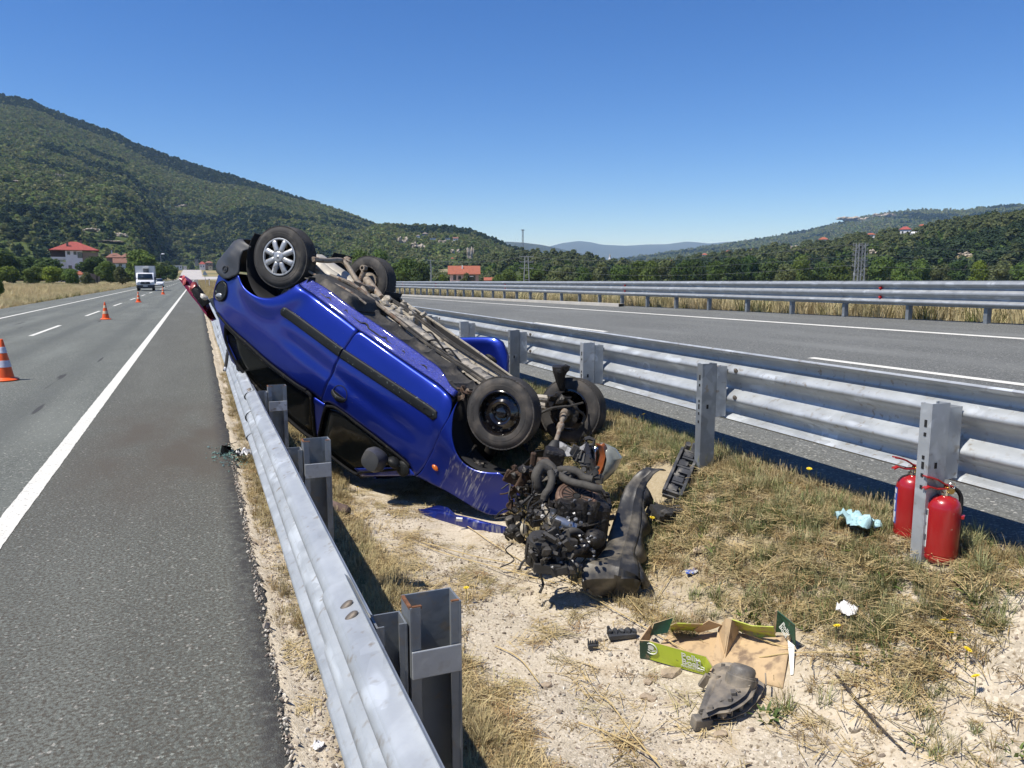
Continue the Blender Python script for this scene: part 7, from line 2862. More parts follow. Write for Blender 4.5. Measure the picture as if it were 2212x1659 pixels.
mb = MB()
n = 45
R0, R1, R2 = loop(rim), loop([(905, 1520), (850, 1535), (868, 1450), (915, 1330), (935, 1240), (945, 1170), (990, 1150), (1050, 1145), (1140, 1175), (1205, 1235), (1262, 1290), (1225, 1375), (1150, 1440), (1055, 1488), (950, 1500)]), \
    loop([(930, 1470), (880, 1490), (895, 1420), (940, 1320), (962, 1240), (975, 1190), (1000, 1175), (1050, 1170), (1125, 1195), (1180, 1250), (1205, 1300), (1175, 1355), (1110, 1405), (1045, 1440), (970, 1450)])
ringz = [[L3(x, y, h_) for x, y in R] for R, h_ in ((R0, .0), (R0, .030), (R0 * .93 + R1 * .07, .034), (R1, .030), (R1, .068), (R1 * .9 + R2 * .1, .074), (R2, .082), (R2, .098))]
vs = [tuple(p) for r in ringz for p in r]
fs = []
for q in range(len(ringz) - 1):
    for i in range(n):
        j = (i + 1) % n
        fs.append((q * n + i, q * n + j, (q + 1) * n + j, (q + 1) * n + i))
c = np.mean(ringz[-1], axis=0)
vs.append((c[0], c[1], c[2] + .006))
fs += [((len(ringz) - 1) * n + i, (len(ringz) - 1) * n + (i + 1) % n, len(vs) - 1) for i in range(n)]
mb.add(vs, fs)
hs = mb.build("housing", m_lampu, lu, angle=24)
mb = MB()
for k in range(0, n, 3):                                   # little stiffening webs round the wall
    p, q = Vector(ringz[3][k]), Vector(ringz[5][k])
    mb.box((p + q) / 2 + Vector((0, 0, -.004)), (.006, .020, .036), R=Matrix.Rotation(.4 * k, 3, 'Z'))
mb.build("web", m_lampu, hs, smooth=False)
capc = Vector(L3(1142, 1225, .115))
capn = (_up * .80 + F_V * .25 + R_V * .22).normalized()
Mk = Matrix.Translation(capc) @ capn.to_track_quat('Z', 'Y').to_matrix().to_4x4()
mb = MB()
mb.lathe([(.070, -.07), (.070, .000), (.066, .004), (.066, .010), (.060, .012), (.060, .034), (.054, .046), (.044, .052), (.020, .055), (0, .055)], 34, Mk)
mb.build("bulb_cover", m_lampu, lu, angle=35)
mb = MB()
mb.lathe([(.022, -.05), (.022, .02), (.017, .022), (.015, .005), (0, .005)], 18, Matrix.Translation(L3(952, 1240, .088)) @ capn.to_track_quat('Z', 'Y').to_matrix().to_4x4())
for a, b, w, h_ in (((940, 1260), (868, 1490), .024, .078), ((990, 1250), (930, 1460), .006, .100), ((1210, 1330), (1050, 1460), .007, .072), ((985, 1400), (1120, 1390), .005, .100), ((1030, 1300), (1030, 1430), .006, .100)):
    mb.tube([L3(*a, h_), L3(*b, h_ - .02)], w, 8)
for x, y, s, h_ in ((1085, 1345, .016, .104), (1060, 1385, .012, .104), (1010, 1500, .014, .05), (1050, 1470, .012, .07), (915, 1450, .012, .10), (1190, 1290, .012, .10), (1240, 1255, .014, .07), (1120, 1330, .010, .104)):
    mb.box(L3(x, y, h_), (s * 2, s * 1.4, s * 1.6), R=CAMB @ Euler((.2, .1, x * .01)).to_matrix())
mb.build("rib", m_lampu, lu, smooth=False, bevel=.002)
mb = MB()
mb.box(L3(850, 1555, .03), (.085, .05, .055), R=CAMB @ Euler((.1, .12, .25)).to_matrix())
mb.build("mounting_foot", m_lampu, lu, smooth=False, bevel=.006)
mb = MB()
mb.tube([L3(1320, 1290, .07), L3(1318, 1230, .09), L3(1316, 1200, .10)], .004, 6)
mb.box(L3(875, 1255, .06), (.03, .02, .07), R=CAMB @ Euler((.1, .5, 0)).to_matrix())
mb.build("tab", m_lampu, lu, smooth=False)

# ------------------------------------------------------------------ flattened cardboard fruit tray
m_card = mat("cardboard", (.50, .36, .205), rough=.9, var=.15, vscale=5, bump=.1, bscale=30)
over(m_card, (.20, .14, .09), mul_node(m_card.node_tree.nodes, m_card.node_tree.links, noise_mask(m_card, 16, .50, .66, 5), noise_mask(m_card, 3.0, .40, .60, 3)))
m_lime = mat("lime_print", (.50, .62, .045), rough=.45, var=.12, vscale=8)
over(m_lime, (.20, .24, .05), noise_mask(m_lime, 34, .68, .74, 2))
m_dkgreen = mat("dark_green_print", (.018, .085, .050), rough=.5, var=.2, vscale=10)
over(m_dkgreen, (.30, .23, .14), noise_mask(m_dkgreen, 22, .60, .70, 5))
m_print_w = mat("white_print", (.72, .74, .66), rough=.5, var=.1)
m_limedirty = mat("dirty_lime_print", (.46, .52, .07), rough=.6, var=.2, vscale=8)
over(m_limedirty, (.34, .25, .13), noise_mask(m_limedirty, 26, .47, .60, 5))
box_ = thing("cardboard_box", "crushed open cardboard fruit tray with lime green side lying on the sand", "cardboard box", on_ground(*lz(950, 1000)))


def sheet(name, pts, m, parent=box_, solid=.005, back=None, sub=0):
    """a card flap from corner points (zoom x, zoom y, height above the ground), fanned from its middle"""
    P = [Vector(L3(*p)) for p in pts]
    mb = MB()
    if len(P) == 4:
        G = [[tuple(P[0].lerp(P[3], v).lerp(P[1].lerp(P[2], v), u)) for v in np.linspace(0, 1, 5)] for u in np.linspace(0, 1, 9)]
        mb.grid(np.array(G))
    else:
        mb.add([tuple(p) for p in P], [tuple(range(len(P)))])
    mats = [m, back or m_card]
    o = mb.build(name, mats, parent, smooth=False, solid=solid)
    o.modifiers[0].material_offset = 0
    md = o.modifiers[0]
    md.offset = 0
    if back is not None or m is not m_card:
        md.material_offset = 1
        md.material_offset_rim = 1
    return o


flo = []
for u in np.linspace(0, 1, 16):
    for_row = []
    for v in np.linspace(0, 1, 10):
        a = np.array([480, 1075]) * (1 - v) + np.array([640, 885]) * v
        b = np.array([1440, 1305]) * (1 - v) + np.array([1500, 930]) * v
        q = a * (1 - u) + b * u
        hh = .012 + .05 * math.exp(-((u - .50) / .07) ** 2) * v + .012 * fbm(np.array([u]), np.array([v]), .3, 2, 81)[0] + .05 * (u > .9) * v * .3
        for_row.append(tuple(L3(q[0], q[1], hh)))
    flo.append(for_row)
mb = MB()
mb.grid(np.array(flo), flip=True)
mb.build("base_sheet", m_card, box_, solid=.006, angle=25)
front = sheet("front_wall", [(475, 965, .13), (885, 1078, .12), (880, 1212, .005), (478, 1098, .005)], m_lime)
sheet("end_wall", [(402, 960, .13), (475, 965, .13), (478, 1098, .005), (405, 1088, .005)], m_dkgreen)
sheet("corner_fold", [(885, 1078, .12), (932, 1150, .09), (905, 1190, .02), (880, 1212, .005)], m_lime)
sheet("side_wall", [(402, 960, .13), (480, 850, .13), (500, 905, .03), (470, 965, .02)], m_card)
sheet("torn_corner", [(478, 925, .07), (505, 838, .14), (645, 795, .15), (605, 905, .08)], m_dkgreen)
sheet("back_wall", [(628, 852, .13), (660, 835, .14), (860, 842, .12), (800, 890, .04), (628, 885, .03)], m_limedirty, back=m_limedirty)
sheet("back_flap", [(795, 885, .06), (905, 815, .15), (1000, 848, .12), (960, 868, .05), (830, 905, .03)], m_card)
sheet("standing_flap", [(935, 1105, .02), (975, 880, .06), (1030, 800, .17), (1068, 810, .17), (1020, 1060, .03), (1000, 1130, .02)], m_card)
sheet("standing_flap", [(1020, 1100, .02), (1068, 810, .17), (1130, 870, .05), (1080, 1000, .02)], m_card)
sheet("back_wall", [(1070, 808, .16), (1220, 855, .14), (1375, 862, .14), (1390, 935, .04), (1240, 940, .03), (1090, 870, .05)], m_limedirty, back=m_limedirty)
sheet("corner_fold", [(1368, 900, .05), (1385, 750, .20), (1402, 745, .20), (1392, 910, .05)], m_card)
rfl = sheet("right_flap", [(1395, 900, .06), (1402, 745, .20), (1530, 850, .16), (1535, 1000, .03), (1480, 905, .05)], m_dkgreen, back=m_dkgreen)
sheet("torn_edge", [(1478, 960, .05), (1528, 1000, .035), (1520, 1210, .004), (1500, 1215, .004)], m_print_w)


def lettering(text, o_parent, P0, P1, P3, size, m, nudge, name="lettering", extr=.0006):
    """flat lettering on a wall: P0 lower left, P1 lower right, P3 upper left corner of the wall"""
    o = bpy.data.objects.new(name, text_mesh(text, size, extr, m, line=.72, offset=size * .018))
    COL.objects.link(o)
    x = (P1 - P0).normalized()
    y = (P3 - P0)
    y = (y - x * y.dot(x)).normalized()
    z = x.cross(y)
    M = Matrix((x, y, z)).transposed().to_4x4()
    M.translation = P0 + x * nudge[0] + y * nudge[1] + z * .0045
    o.parent = o_parent
    o.matrix_basis = parent_matrix(o_parent).inverted() @ M
    return o


V_ = lambda *p: Vector(L3(*p))
fp0, fp1, fp3 = V_(478, 1098, .005), V_(880, 1212, .005), V_(475, 965, .13)
fw_ = (fp1 - fp0).length
lettering("Polly\nBoat", front, fp0, fp1, fp3, .050, m_print_w, (fw_ * .60, .072))
lettering("INNOVATION", front, fp0, fp1, fp3, .018, m_print_w, (fw_ * .58, .018))
# little boot outline and the round emblem with two leaves
x_ = (fp1 - fp0).normalized()
y_ = (fp3 - fp0)
y_ = (y_ - x_ * y_.dot(x_)).normalized()
z_ = x_.cross(y_)
on = lambda a, b, d=.005: tuple(fp0 + x_ * a + y_ * b + z_ * d)
mb = MB()
bx0 = fw_ * .865
mb.tube([on(bx0, .085), on(bx0 + .022, .085), on(bx0 + .022, .052), on(bx0 + .040, .046), on(bx0 + .040, .034), on(bx0, .034), on(bx0, .085)], .0022, 5)
mb.build("boot_emblem", m_print_w, front, smooth=False)
mb = MB()
ec = (fw_ * .05, .078)
mb.tube([on(ec[0] + .034 * math.cos(a), ec[1] + .034 * math.sin(a)) for a in np.linspace(0, 6.283, 25)], .003, 5, caps=False)
for s in (-1, 1):
    mb.add([on(ec[0], ec[1] - .022, .006), on(ec[0] + s * .022, ec[1] - .012, .006), on(ec[0] + s * .030, ec[1] - .002, .006), on(ec[0] + s * .010, ec[1] - .006, .006)], [(0, 1, 2, 3)])
mb.add([on(ec[0] + .018 * math.cos(a), ec[1] + .008 + .016 * math.sin(a), .0055) for a in np.linspace(0, 6.0, 14)], [tuple(range(14))])
mb.build("leaf_emblem", m_print_w, front, smooth=False)
# splashy dark edge of the lime field beside the end
mb = MB()
for k in range(7):
    mb.add([on(-.002, .010 + .017 * k, .0050), on(.012 + .014 * (k % 2), .016 + .017 * k, .0050), on(-.002, .024 + .017 * k, .0050)], [(0, 1, 2)])
mb.build("print_splash", m_dkgreen, front, smooth=False)
q0, q1, q3 = V_(1405, 760, .195), V_(1525, 985, .04), V_(1520, 850, .16)
lettering("Polly\nBoat", rfl, V_(1450, 890, .09), V_(1500, 975, .045), V_(1510, 860, .13), .034, m_print_w, (-.03, .012))

# ------------------------------------------------------------------ small litter
def crumple(name, label, cat, x, y, size, m, seed, flat=.5, h_=.02, group=None, el=1.0):
    c = Vector(gh(x, y, h_))
    g = np.random.default_rng(seed)
    nU, nV = 13, 10
    G = np.zeros((nU, nV, 3))
    for i in range(nU):
        for j in range(nV):
            G[i, j] = ((i / (nU - 1) - .5) * size * el, (j / (nV - 1) - .5) * size * .8, 0)
    G[..., 2] = size * flat * (np.abs(fbm(G[..., 0] / size * 3, G[..., 1] / size * 3, .8, 3, seed)) * 2.4 + .12 * g.random((nU, nV)))
    G[..., 0] += size * .16 * fbm(G[..., 0] / size * 4, G[..., 1] / size * 4, 1, 2, seed + 1) + g.normal(size=(nU, nV)) * size * .015
    G[..., 1] += size * .20 * fbm(G[..., 0] / size * 4, G[..., 1] / size * 4, 1, 2, seed + 2) + g.normal(size=(nU, nV)) * size * .015
    a = g.uniform(0, 6.28)
    ca, sa = math.cos(a), math.sin(a)
    mb = MB()
    mb.grid([[tuple((c.x + ca * p[0] - sa * p[1], c.y + sa * p[0] + ca * p[1], c.z + p[2])) for p in row] for row in G], flip=True)
    o = mb.build(name, m, loc=c, angle=25, solid=.0015)
    return tag(o, label, cat, group)


m_cloth = mat("pale_blue_cloth", (.44, .66, .68), rough=.85, var=.3, vscale=18, bump=.2, bscale=60)
m_tissue = mat("white_tissue", (.78, .77, .76), rough=.9, var=.08, vscale=20)
crumple("wet_wipe", "crumpled pale blue cloth lying in the grass left of the extinguishers", "cloth", 1853, 1132, .17, m_cloth, 3, .55, .05, el=1.3)
crumple("tissue", "crumpled white tissue in the grass above the cardboard tray", "tissue", 1830, 1322, .105, m_tissue, 6, .5, .04)
crumple("wrapper", "blue and white wrapper on the pale gravel between liner and bank", "wrapper", 1493, 1236, .075, mat("blue_white_wrapper", (.50, .50, .47), rough=.5, color2=(.05, .10, .34), vscale=30, vmix=(.47, .53)), 9, .3, .012)
crumple("tissue", "white tissue scrap lying on the asphalt near the rail", "tissue", 507, 1580, .060, m_tissue, 12, .4, .006)
crumple("paper", "white paper caught between guardrail and shoulder beside the glass splinters", "paper", 532, 984, .16, m_tissue, 15, .6, .05)
crumple("tissue", "white tissue scrap at the foot of the near guardrail", "tissue", 687, 1612, .05, m_tissue, 18, .5, .01)
# shards of window glass heaped at the road edge
gb = on_ground(506, 985)
gh_ = thing("glass_splinters", "heap of greenish window glass splinters at the road edge by the rail", "broken glass", gb)
mb = MB()
g_ = random.Random(21)
for k in range(240):
    x, y = gb.x + g_.gauss(0, .09) - .02, gb.y + g_.gauss(0, .24)
    s = g_.uniform(.008, .022)
    z = max(float(ground(x, y)), -.055 if x > .25 else .0) + g_.uniform(.004, .03)
    mb.box((x, y, z), (s, s * g_.uniform(.5, 1.2), .005), R=Euler((g_.uniform(-.6, .6), g_.uniform(-.6, .6), g_.uniform(0, 3))).to_matrix())
sp = mb.build("splinter", mat("glass_shards", (.20, .32, .27), rough=.15, var=.5, vscale=50, spec=.8), gh_, smooth=False)
sp['kind'] = 'stuff'
mb = MB()
for k, (dx, dy, s) in enumerate(((-.08, .05, .10), (.02, -.16, .08), (-.03, .12, .07), (.04, -.05, .06))):
    mb.box((gb.x + dx, gb.y + dy, float(ground(gb.x + dx, gb.y + dy)) + .09), (s, s * 1.7, .006), R=Euler((.5 - .3 * k, .3, k * 1.1)).to_matrix())
mb.build("pane_piece", m_glass, gh_, smooth=False)
# a torn black wire loop hanging over the rail under the car's tail
wl = thing("torn_cable", "torn black cable hanging over the guardrail under the car's tail", "cable", at_d(497, 760, 8.6))
mb = MB()
mb.tube([at_d(512, 752, 8.9), at_d(501, 750, 8.7), at_d(492, 762, 8.6), at_d(489, 782, 8.55), at_d(485, 801, 8.5)], .018, 7, smooth=5)
mb.build("cable", m_rubber, wl)
mb = MB()
mb.blob(at_d(512, 753, 8.85), (.10, .05, .04), seed=5, jit=.4)
mb.blob(at_d(486, 797, 8.5), (.02, .02, .025), seed=6, jit=.2, mi=1)
mb.build("torn_end", [m_dusty_blk, m_plaster_w], wl, smooth=False)
mb = MB()
for (x, y, d, s, k) in ((1345, 1368, 0, .11, 1), ):
    pass
for (nm, lbl, x, y, wx) in (("plastic_clip", "broken black plastic piece left of the cardboard tray", 1343, 1372, .15), ("plastic_clip", "small black plastic lump at the left of the broken plastic piece", 1281, 1398, .055)):
    c = Vector(gh(x, y, .02))
    t = thing(nm, lbl, "car part", c)
    mb = MB()
    mb.box(c + _up * .005, (wx, wx * .4, .028), R=CAMB @ Euler((.1, -.05, .1)).to_matrix())
    mb.build("body", m_bump, t, smooth=False, bevel=.005)
    mb = MB()
    for k in range(5):
        mb.blob(c + R_V * (wx * (k / 4 - .5) * .9) + _up * .022, (wx * .11, wx * .16, .02), seed=k + 77, jit=.3)
    mb.tube([c - R_V * wx * .45, c - R_V * wx * .5 + _up * .05], wx * .06, 6)
    mb.build("lug", m_bump, t, smooth=False)
# brown shoe half hidden behind the second post
c = Vector(gh(733, 1106, .03))
sh = thing("shoe", "worn brown shoe lying on the grass behind the second guardrail post", "shoe", c)
m_shoe = mat("brown_suede", (.17, .115, .09), rough=.9, var=.35, vscale=20)
mb = MB()
G = []
for s, w, h0, h1 in ((0, .02, 0, .03), (.1, .038, 0, .075), (.35, .042, 0, .085), (.6, .046, 0, .062), (.85, .048, 0, .045), (1.0, .02, 0, .02)):
    G.append([tuple(c + R_V * ((s - .6) * .22) + F_V * (w * math.cos(a)) + _up * (h1 * max(0, math.sin(a)) + .01)) for a in np.linspace(-.2, math.pi + .2, 10)])
mb.grid(np.array(G), flip=True)
mb.build("upper", m_shoe, sh, solid=.004)
mb = MB()
mb.tube([tuple(c - R_V * .13 + _up * .006), tuple(c + _up * .006), tuple(c + R_V * .088 + _up * .006)], [.036, .042, .03], 10)
mb.build("sole", m_rubber, sh)
# loose stones one can pick out
m_stone = mat("pale_stone", (.42, .33, .23), rough=.95, var=.3, vscale=20, bump=.3)
for i, (x, y, s, lb_) in enumerate(((1450, 1452, .045, "flat tan stone below the lime green wall of the tray"), (1394, 1504, .030, "small tan stone left below the flat tan stone"), (1409, 1505 + 4, .032, "angular tan stone beside the small tan one"),
                                    (1557, 1585, .030, "pale stone in front of the headlamp unit"), (1515, 1187, .05, "white lump of limestone at the top of the gravel patch"), (612, 1143, .035, "pale stone at the road edge left of the rail"),
                                    (1401, 1472, .026, "small stone close to the tray's green end"), (1180, 1480, .028, "small stone in the bare sand near the rail"))):
    c = Vector(gh(x, y, s * .25))
    mb = MB()
    mb.blob(c, (s * 1.2, s * .8, s * .5), seed=i + 5, jit=.25, sub=1)
    tag(mb.build("stone", m_stone, loc=c, smooth=False), lb_, "stone", "loose stones on the sand")
# dry stalks and a dark twig lying about
m_straw = mat("dry_straw", (.55, .42, .20), rough=.8, var=.3, vscale=10)
m_twig = mat("dark_twig", (.07, .055, .04), rough=.9, var=.3, vscale=20)
mb = MB()
mb.tube([gh(1805, 1455, .03), gh(1850, 1510, .04), gh(1900, 1568, .03), gh(1955, 1623, .02)], [.006, .0055, .005, .003], 6, smooth=4)
mb.tube([gh(1850, 1510, .04), gh(1880, 1500, .06)], .004, 5)
tag(mb.build("twig", m_twig), "long dark dry twig lying on the sand at the lower right", "twig")
mb = MB()
mb.tube([gh(1560, 1345, .02), gh(1620, 1372, .03), gh(1700, 1400, .02)], .004, 5)
for i, pts in enumerate((((880, 1165), (960, 1195), (1060, 1222), (1210, 1262)), ((910, 1170), (1040, 1205), (1180, 1232), (1300, 1290)), ((1070, 1395), (1120, 1420), (1165, 1475)), ((1265, 1215), (1330, 1262), (1390, 1330)),
                         ((1261, 1500), (1310, 1510), (1370, 1590), (1430, 1659)), ((1255, 1216 + 60), (1350, 1330), (1480, 1404)), ((1000, 1130), (1075, 1180), (1150, 1225)), ((1640, 1420), (1720, 1410), (1880, 1408)),
                         ((1420, 1290), (1466, 1220), (1520, 1165)), ((1250, 1560), (1330, 1590), (1420, 1640)))):
    mb.tube([gh(x, y, .015 + .01 * k) for k, (x, y) in enumerate(pts)], .0034, 5, smooth=4)
st_ = tag(mb.build("straw", m_straw), kind='stuff')
# ------------------------------------------------------------------ grass, straw and gravel: countless, spread over the ground
def tuft_mesh(name, m, n=26, h=.16, spread=.05, lean=.5, w=.0035, seed=0, heads=0.0):
    g = np.random.default_rng(seed)
    V, Fc = [], []
    for k in range(n):
        a, r = g.uniform(0, 6.28), spread * math.sqrt(g.random())
        x0, y0 = r * math.cos(a), r * math.sin(a)
        d = a + g.normal() * .8
        L = h * g.uniform(.45, 1.15)
        ln = lean * g.uniform(.2, 1.3)
        ww = w * g.uniform(.7, 1.4)
        px, py = -math.sin(d), math.cos(d)
        o = len(V)
        for t in (0, .4, .75, 1.0):
            out = L * ln * t * t
            z = L * t * (1 - .35 * ln * t)
            wt = ww * (1 - t) ** .6 if t < 1 else 0
            V.append((x0 + math.cos(d) * out + px * wt, y0 + math.sin(d) * out + py * wt, z - .005))
            if t < 1:
                V.append((x0 + math.cos(d) * out - px * wt, y0 + math.sin(d) * out - py * wt, z - .005))
        Fc += [(o, o + 1, o + 3, o + 2), (o + 2, o + 3, o + 5, o + 4), (o + 4, o + 5, o + 6)]
        if g.random() < heads:
            tip = np.array(V[-1])
            for q in range(4):
                b = len(V)
                zz = -.012 * q
                V += [tuple(tip + (.004, .0, zz)), tuple(tip + (-.003, .004, zz + .005)), tuple(tip + (.0, -.003, zz + .014))]
                Fc.append((b, b + 1, b + 2))
    me = bpy.data.meshes.new(name)
    me.from_pydata(V, [], Fc)
    me.materials.append(m)
    me.update()
    return me


def litter_mesh(name, m, n=16, L=.12, seed=0):
    """flattened dry stems lying on the ground"""
    g = np.random.default_rng(seed)
    V, Fc = [], []
    for k in range(n):
        a = g.uniform(0, 6.28)
        c = g.normal(size=2) * .05
        l = L * g.uniform(.4, 1.2)
        dx, dy = math.cos(a) * l / 2, math.sin(a) * l / 2
        px, py = -math.sin(a) * .0018, math.cos(a) * .0018
        z0, z1 = g.uniform(.002, .02), g.uniform(.002, .03)
        o = len(V)
        V += [(c[0] - dx + px, c[1] - dy + py, z0), (c[0] - dx - px, c[1] - dy - py, z0), (c[0] + dx - px, c[1] + dy - py, z1), (c[0] + dx + px, c[1] + dy + py, z1)]
        Fc.append((o, o + 1, o + 2, o + 3))
    me = bpy.data.meshes.new(name)
    me.from_pydata(V, [], Fc)
    me.materials.append(m)
    me.update()
    return me


m_dry = mat("dry_grass", (.45, .365, .19), rough=.8, var=.35, vscale=6, rnd=.25, spec=.2)
m_dry2 = mat("brown_grass", (.33, .225, .10), rough=.85, var=.35, vscale=6, rnd=.3, spec=.2)
m_grn = mat("green_grass", (.21, .245, .085), rough=.7, var=.35, vscale=6, rnd=.3, spec=.25)
m_grn2 = mat("grey_green_grass", (.28, .285, .135), rough=.75, var=.3, vscale=6, rnd=.25, spec=.2)
m_herb = mat("broad_leaves", (.15, .21, .05), rough=.6, var=.35, vscale=8, rnd=.3)
T_dry = [tuft_mesh("tuft", m_dry, 30, .17, .06, .75, .0026, k, .25) for k in range(3)]
T_brn = [tuft_mesh("tuft", m_dry2, 26, .11, .06, 1.1, .0026, 10 + k) for k in range(2)]
T_grn = [tuft_mesh("tuft", m_grn, 40, .15, .05, .7, .0026, 20 + k) for k in range(2)] + [tuft_mesh("tuft", m_grn2, 36, .18, .05, .6, .0022, 25 + k, .1) for k in range(2)]
T_lit = [litter_mesh("litter", m_dry, 22, .13, 30), litter_mesh("litter", m_dry2, 22, .10, 31), litter_mesh("litter", m_straw, 18, .18, 32)]
T_herb = [tuft_mesh("herb", m_herb, 14, .07, .05, 1.2, .009, 40)]


KEEP = [(lx.x, lx.y, r) for lx, r in ((on_ground(1575, 1490), .20), (on_ground(1480, 1420), .20), (on_ground(1560, 1425), .24), (on_ground(1650, 1420), .22), (on_ground(1330, 1200), .22), (on_ground(1385, 1090), .16),
                                         (on_ground(1410, 1030), .16), (on_ground(1215, 1215), .28), (on_ground(1270, 1160), .3), (on_ground(1455, 1060), .16), (on_ground(1480, 1010), .12), (on_ground(1000, 1135), .3), (on_ground(1060, 1148), .3),
                                         (on_ground(1830, 1325), .06), (on_ground(1850, 1135), .07), (on_ground(1343, 1372), .08), (on_ground(1330, 1275), .12), (on_ground(1493, 1237), .07), (on_ground(2030, 1207), .10), (on_ground(1958, 1160), .09))]


def clear(x, y):
    """no grass grows through the things lying on the ground"""
    k = np.ones(x.shape, bool)
    for a, b, r in KEEP:
        k &= (x - a) ** 2 + (y - b) ** 2 > r * r
    return k


def bank_points(n, x0, x1, y0, y1, dens, seed):
    g = np.random.default_rng(seed)
    x, y = g.uniform(x0, x1, n * 3), g.uniform(y0, y1, n * 3)
    d = dens(x, y)
    k = (g.random(n * 3) < d) & clear(x, y)
    x, y = x[k][:n], y[k][:n]
    return np.stack([x, y, ground(x, y)], 1)


def bare(x, y):
    """1 on the bare sand of the ditch floor and the gravel patches, 0 under grass"""
    c = 1.70 + .10 * np.sin(y * .9) + .10 * fbm(x, y, 1.2, 2, 90)
    w = .60 + .12 * fbm(x, y, .8, 2, 91)
    floor = 1 - sstep(w * .75, w * 1.15, np.abs(x - c))
    # paler gravel spreading up the right bank close to the camera
    fan = sstep(3.35, 2.6, y + .85 * (x - 2.3) * 0 - .0) * sstep(3.05, 2.5, x) * sstep(1.2, 1.6, x)
    patch_ = np.exp(-(((x - 2.55) / .28) ** 2 + ((y - 3.65) / .42) ** 2))
    low_r = sstep(2.35, 2.0, y) * sstep(1.2, 1.6, x)
    return np.clip(np.maximum.reduce([floor, fan * .95, patch_, low_r * .9]), 0, 1)


def grown(x, y):
    v = (1 - bare(x, y)) * sstep(.50, .66, x) * sstep(3.72, 3.6, x - .0084 * y)
    return np.clip(v * (.55 + 1.1 * fbm(x, y, .5, 3, 92) + .35), 0, 1)


def greenish(x, y):
    g1 = np.exp(-(((x - 3.1) / .35) ** 2 + ((y - 4.7) / 1.0) ** 2)) + .9 * np.exp(-(((x - 3.05) / .25) ** 2 + ((y - 2.55) / .35) ** 2)) + .8 * np.exp(-(((x - 3.0) / .35) ** 2 + ((y - 3.5) / .5) ** 2))
    return np.clip(.42 * (x > 2.2) + .06 + g1 + 1.6 * fbm(x, y, .7, 3, 93), 0, 1)


def put(name, n, protos, dens, s0, s1, label, seed, x0=.45, x1=3.75, y0=.7, y1=13, cat="grass"):
    P = bank_points(n, x0, x1, y0, y1, dens, seed)
    g = np.random.default_rng(seed + 500)
    s = g.uniform(s0, s1, len(P))
    return scatter(name, P, protos, s, label=label, cat=cat)


put("dry_grass", 11000, T_dry + T_brn, lambda x, y: grown(x, y) * (1 - .75 * greenish(x, y)), .25, .75, "dry straw-coloured grass on both banks of the ditch", 1)
put("green_grass", 5600, T_grn, lambda x, y: grown(x, y) * greenish(x, y) * .9 * (x > 2.0) + .05 * grown(x, y), .25, .80, "green grass tufts on the right bank of the ditch", 2)
put("straw_litter", 15000, T_lit, lambda x, y: .03 + .8 * grown(x, y) + .16 * (fbm(x, y, .35, 3, 95) > .14), .35, 1.1, "flattened dry stems lying over the ditch", 3, x0=.30)
put("low_herbs", 700, T_herb, lambda x, y: grown(x, y) * np.clip(greenish(x, y) - .2, 0, 1), .5, 1.2, "low broad-leaved herbs between the grass", 4, cat="herbs")
# a thin fringe along the asphalt edge
put("dry_grass", 700, T_dry + T_brn, lambda x, y: np.exp(-((x - .42) / .08) ** 2) * np.clip(.2 + 2.2 * fbm(x * 0, y, .6, 3, 96) + .5 * sstep(3.5, 6, y), 0, 1), .25, .7, "thin dry grass between the asphalt edge and the rail", 5, x0=.26, x1=.62, y0=1.2, y1=16)
put("dry_grass", 3600, T_dry, lambda x, y: 0 * x + .9, .9, 1.9, "dry grass covering the median far ahead", 6, x0=.5, x1=3.6, y0=12, y1=60)
put("dry_grass", 2600, T_dry, lambda x, y: 0 * x + .9, 1.6, 3.2, "dry grass covering the median in the distance", 7, x0=.5, x1=4.0, y0=60, y1=320)

# tall straw along the left field and beyond the far guardrail
T_tall = [tuft_mesh("tuft", mat("tall_straw", (.62, .53, .31), rough=.85, var=.3, vscale=3, rnd=.3, spec=.1), 60, .75, .22, .45, .007, 60 + k, .7) for k in range(3)] + \
         [tuft_mesh("tuft", mat("weedy_green", (.17, .19, .06), rough=.8, var=.3, vscale=3, rnd=.3, spec=.1), 50, .6, .22, .5, .009, 70)]


def tall(name, n, x0, x1, y0, y1, label, seed, scale=(.5, 1.1), green=.06, dens=None):
    g = np.random.default_rng(seed)
    x, y = x0 + (x1 - x0) * g.random(n), y0 + (y1 - y0) * g.random(n) ** 1.35
    if dens is not None:
        k = g.random(n) < dens(x, y)
        x, y = x[k], y[k]
    n = len(x)
    idx = g.integers(0, 3, n)
    idx[(g.random(n) < green + np.clip(1.2 * fbm(x, y, 6, 2, seed), 0, .8))] = 3
    return scatter(name, np.stack([x, y, ground(x, y)], 1), T_tall, g.uniform(*scale, n), idx, label=label, cat="grass")


tall("tall_grass", 5200, -14.5, -10.7, 9, 170, "tall pale straw along the left edge of the road", 11, (.35, .85), .10)
tall("tall_grass", 8000, -58, -14, 22, 200, "straw field beyond the left verge", 12, (.6, 1.2), .02)
tall("tall_grass", 5200, .0, 5.5, -6, 130, "golden dry grass behind the far guardrail", 13, (.5, 1.05), .08) if False else None
g_ = np.random.default_rng(14)
n_ = 6500
yy_ = -6 + 150 * g_.random(n_) ** 1.4
xx_ = xr_far(yy_) + .25 + 7 * g_.random(n_) ** 1.6
id_ = g_.integers(0, 3, n_)
id_[(g_.random(n_) < .08 + .10 * (xx_ - xr_far(yy_)))] = 3
scatter("tall_grass", np.stack([xx_, yy_, ground(xx_, yy_)], 1), T_tall, g_.uniform(.5, 1.1, n_), id_, label="golden dry grass behind the far guardrail", cat="grass")

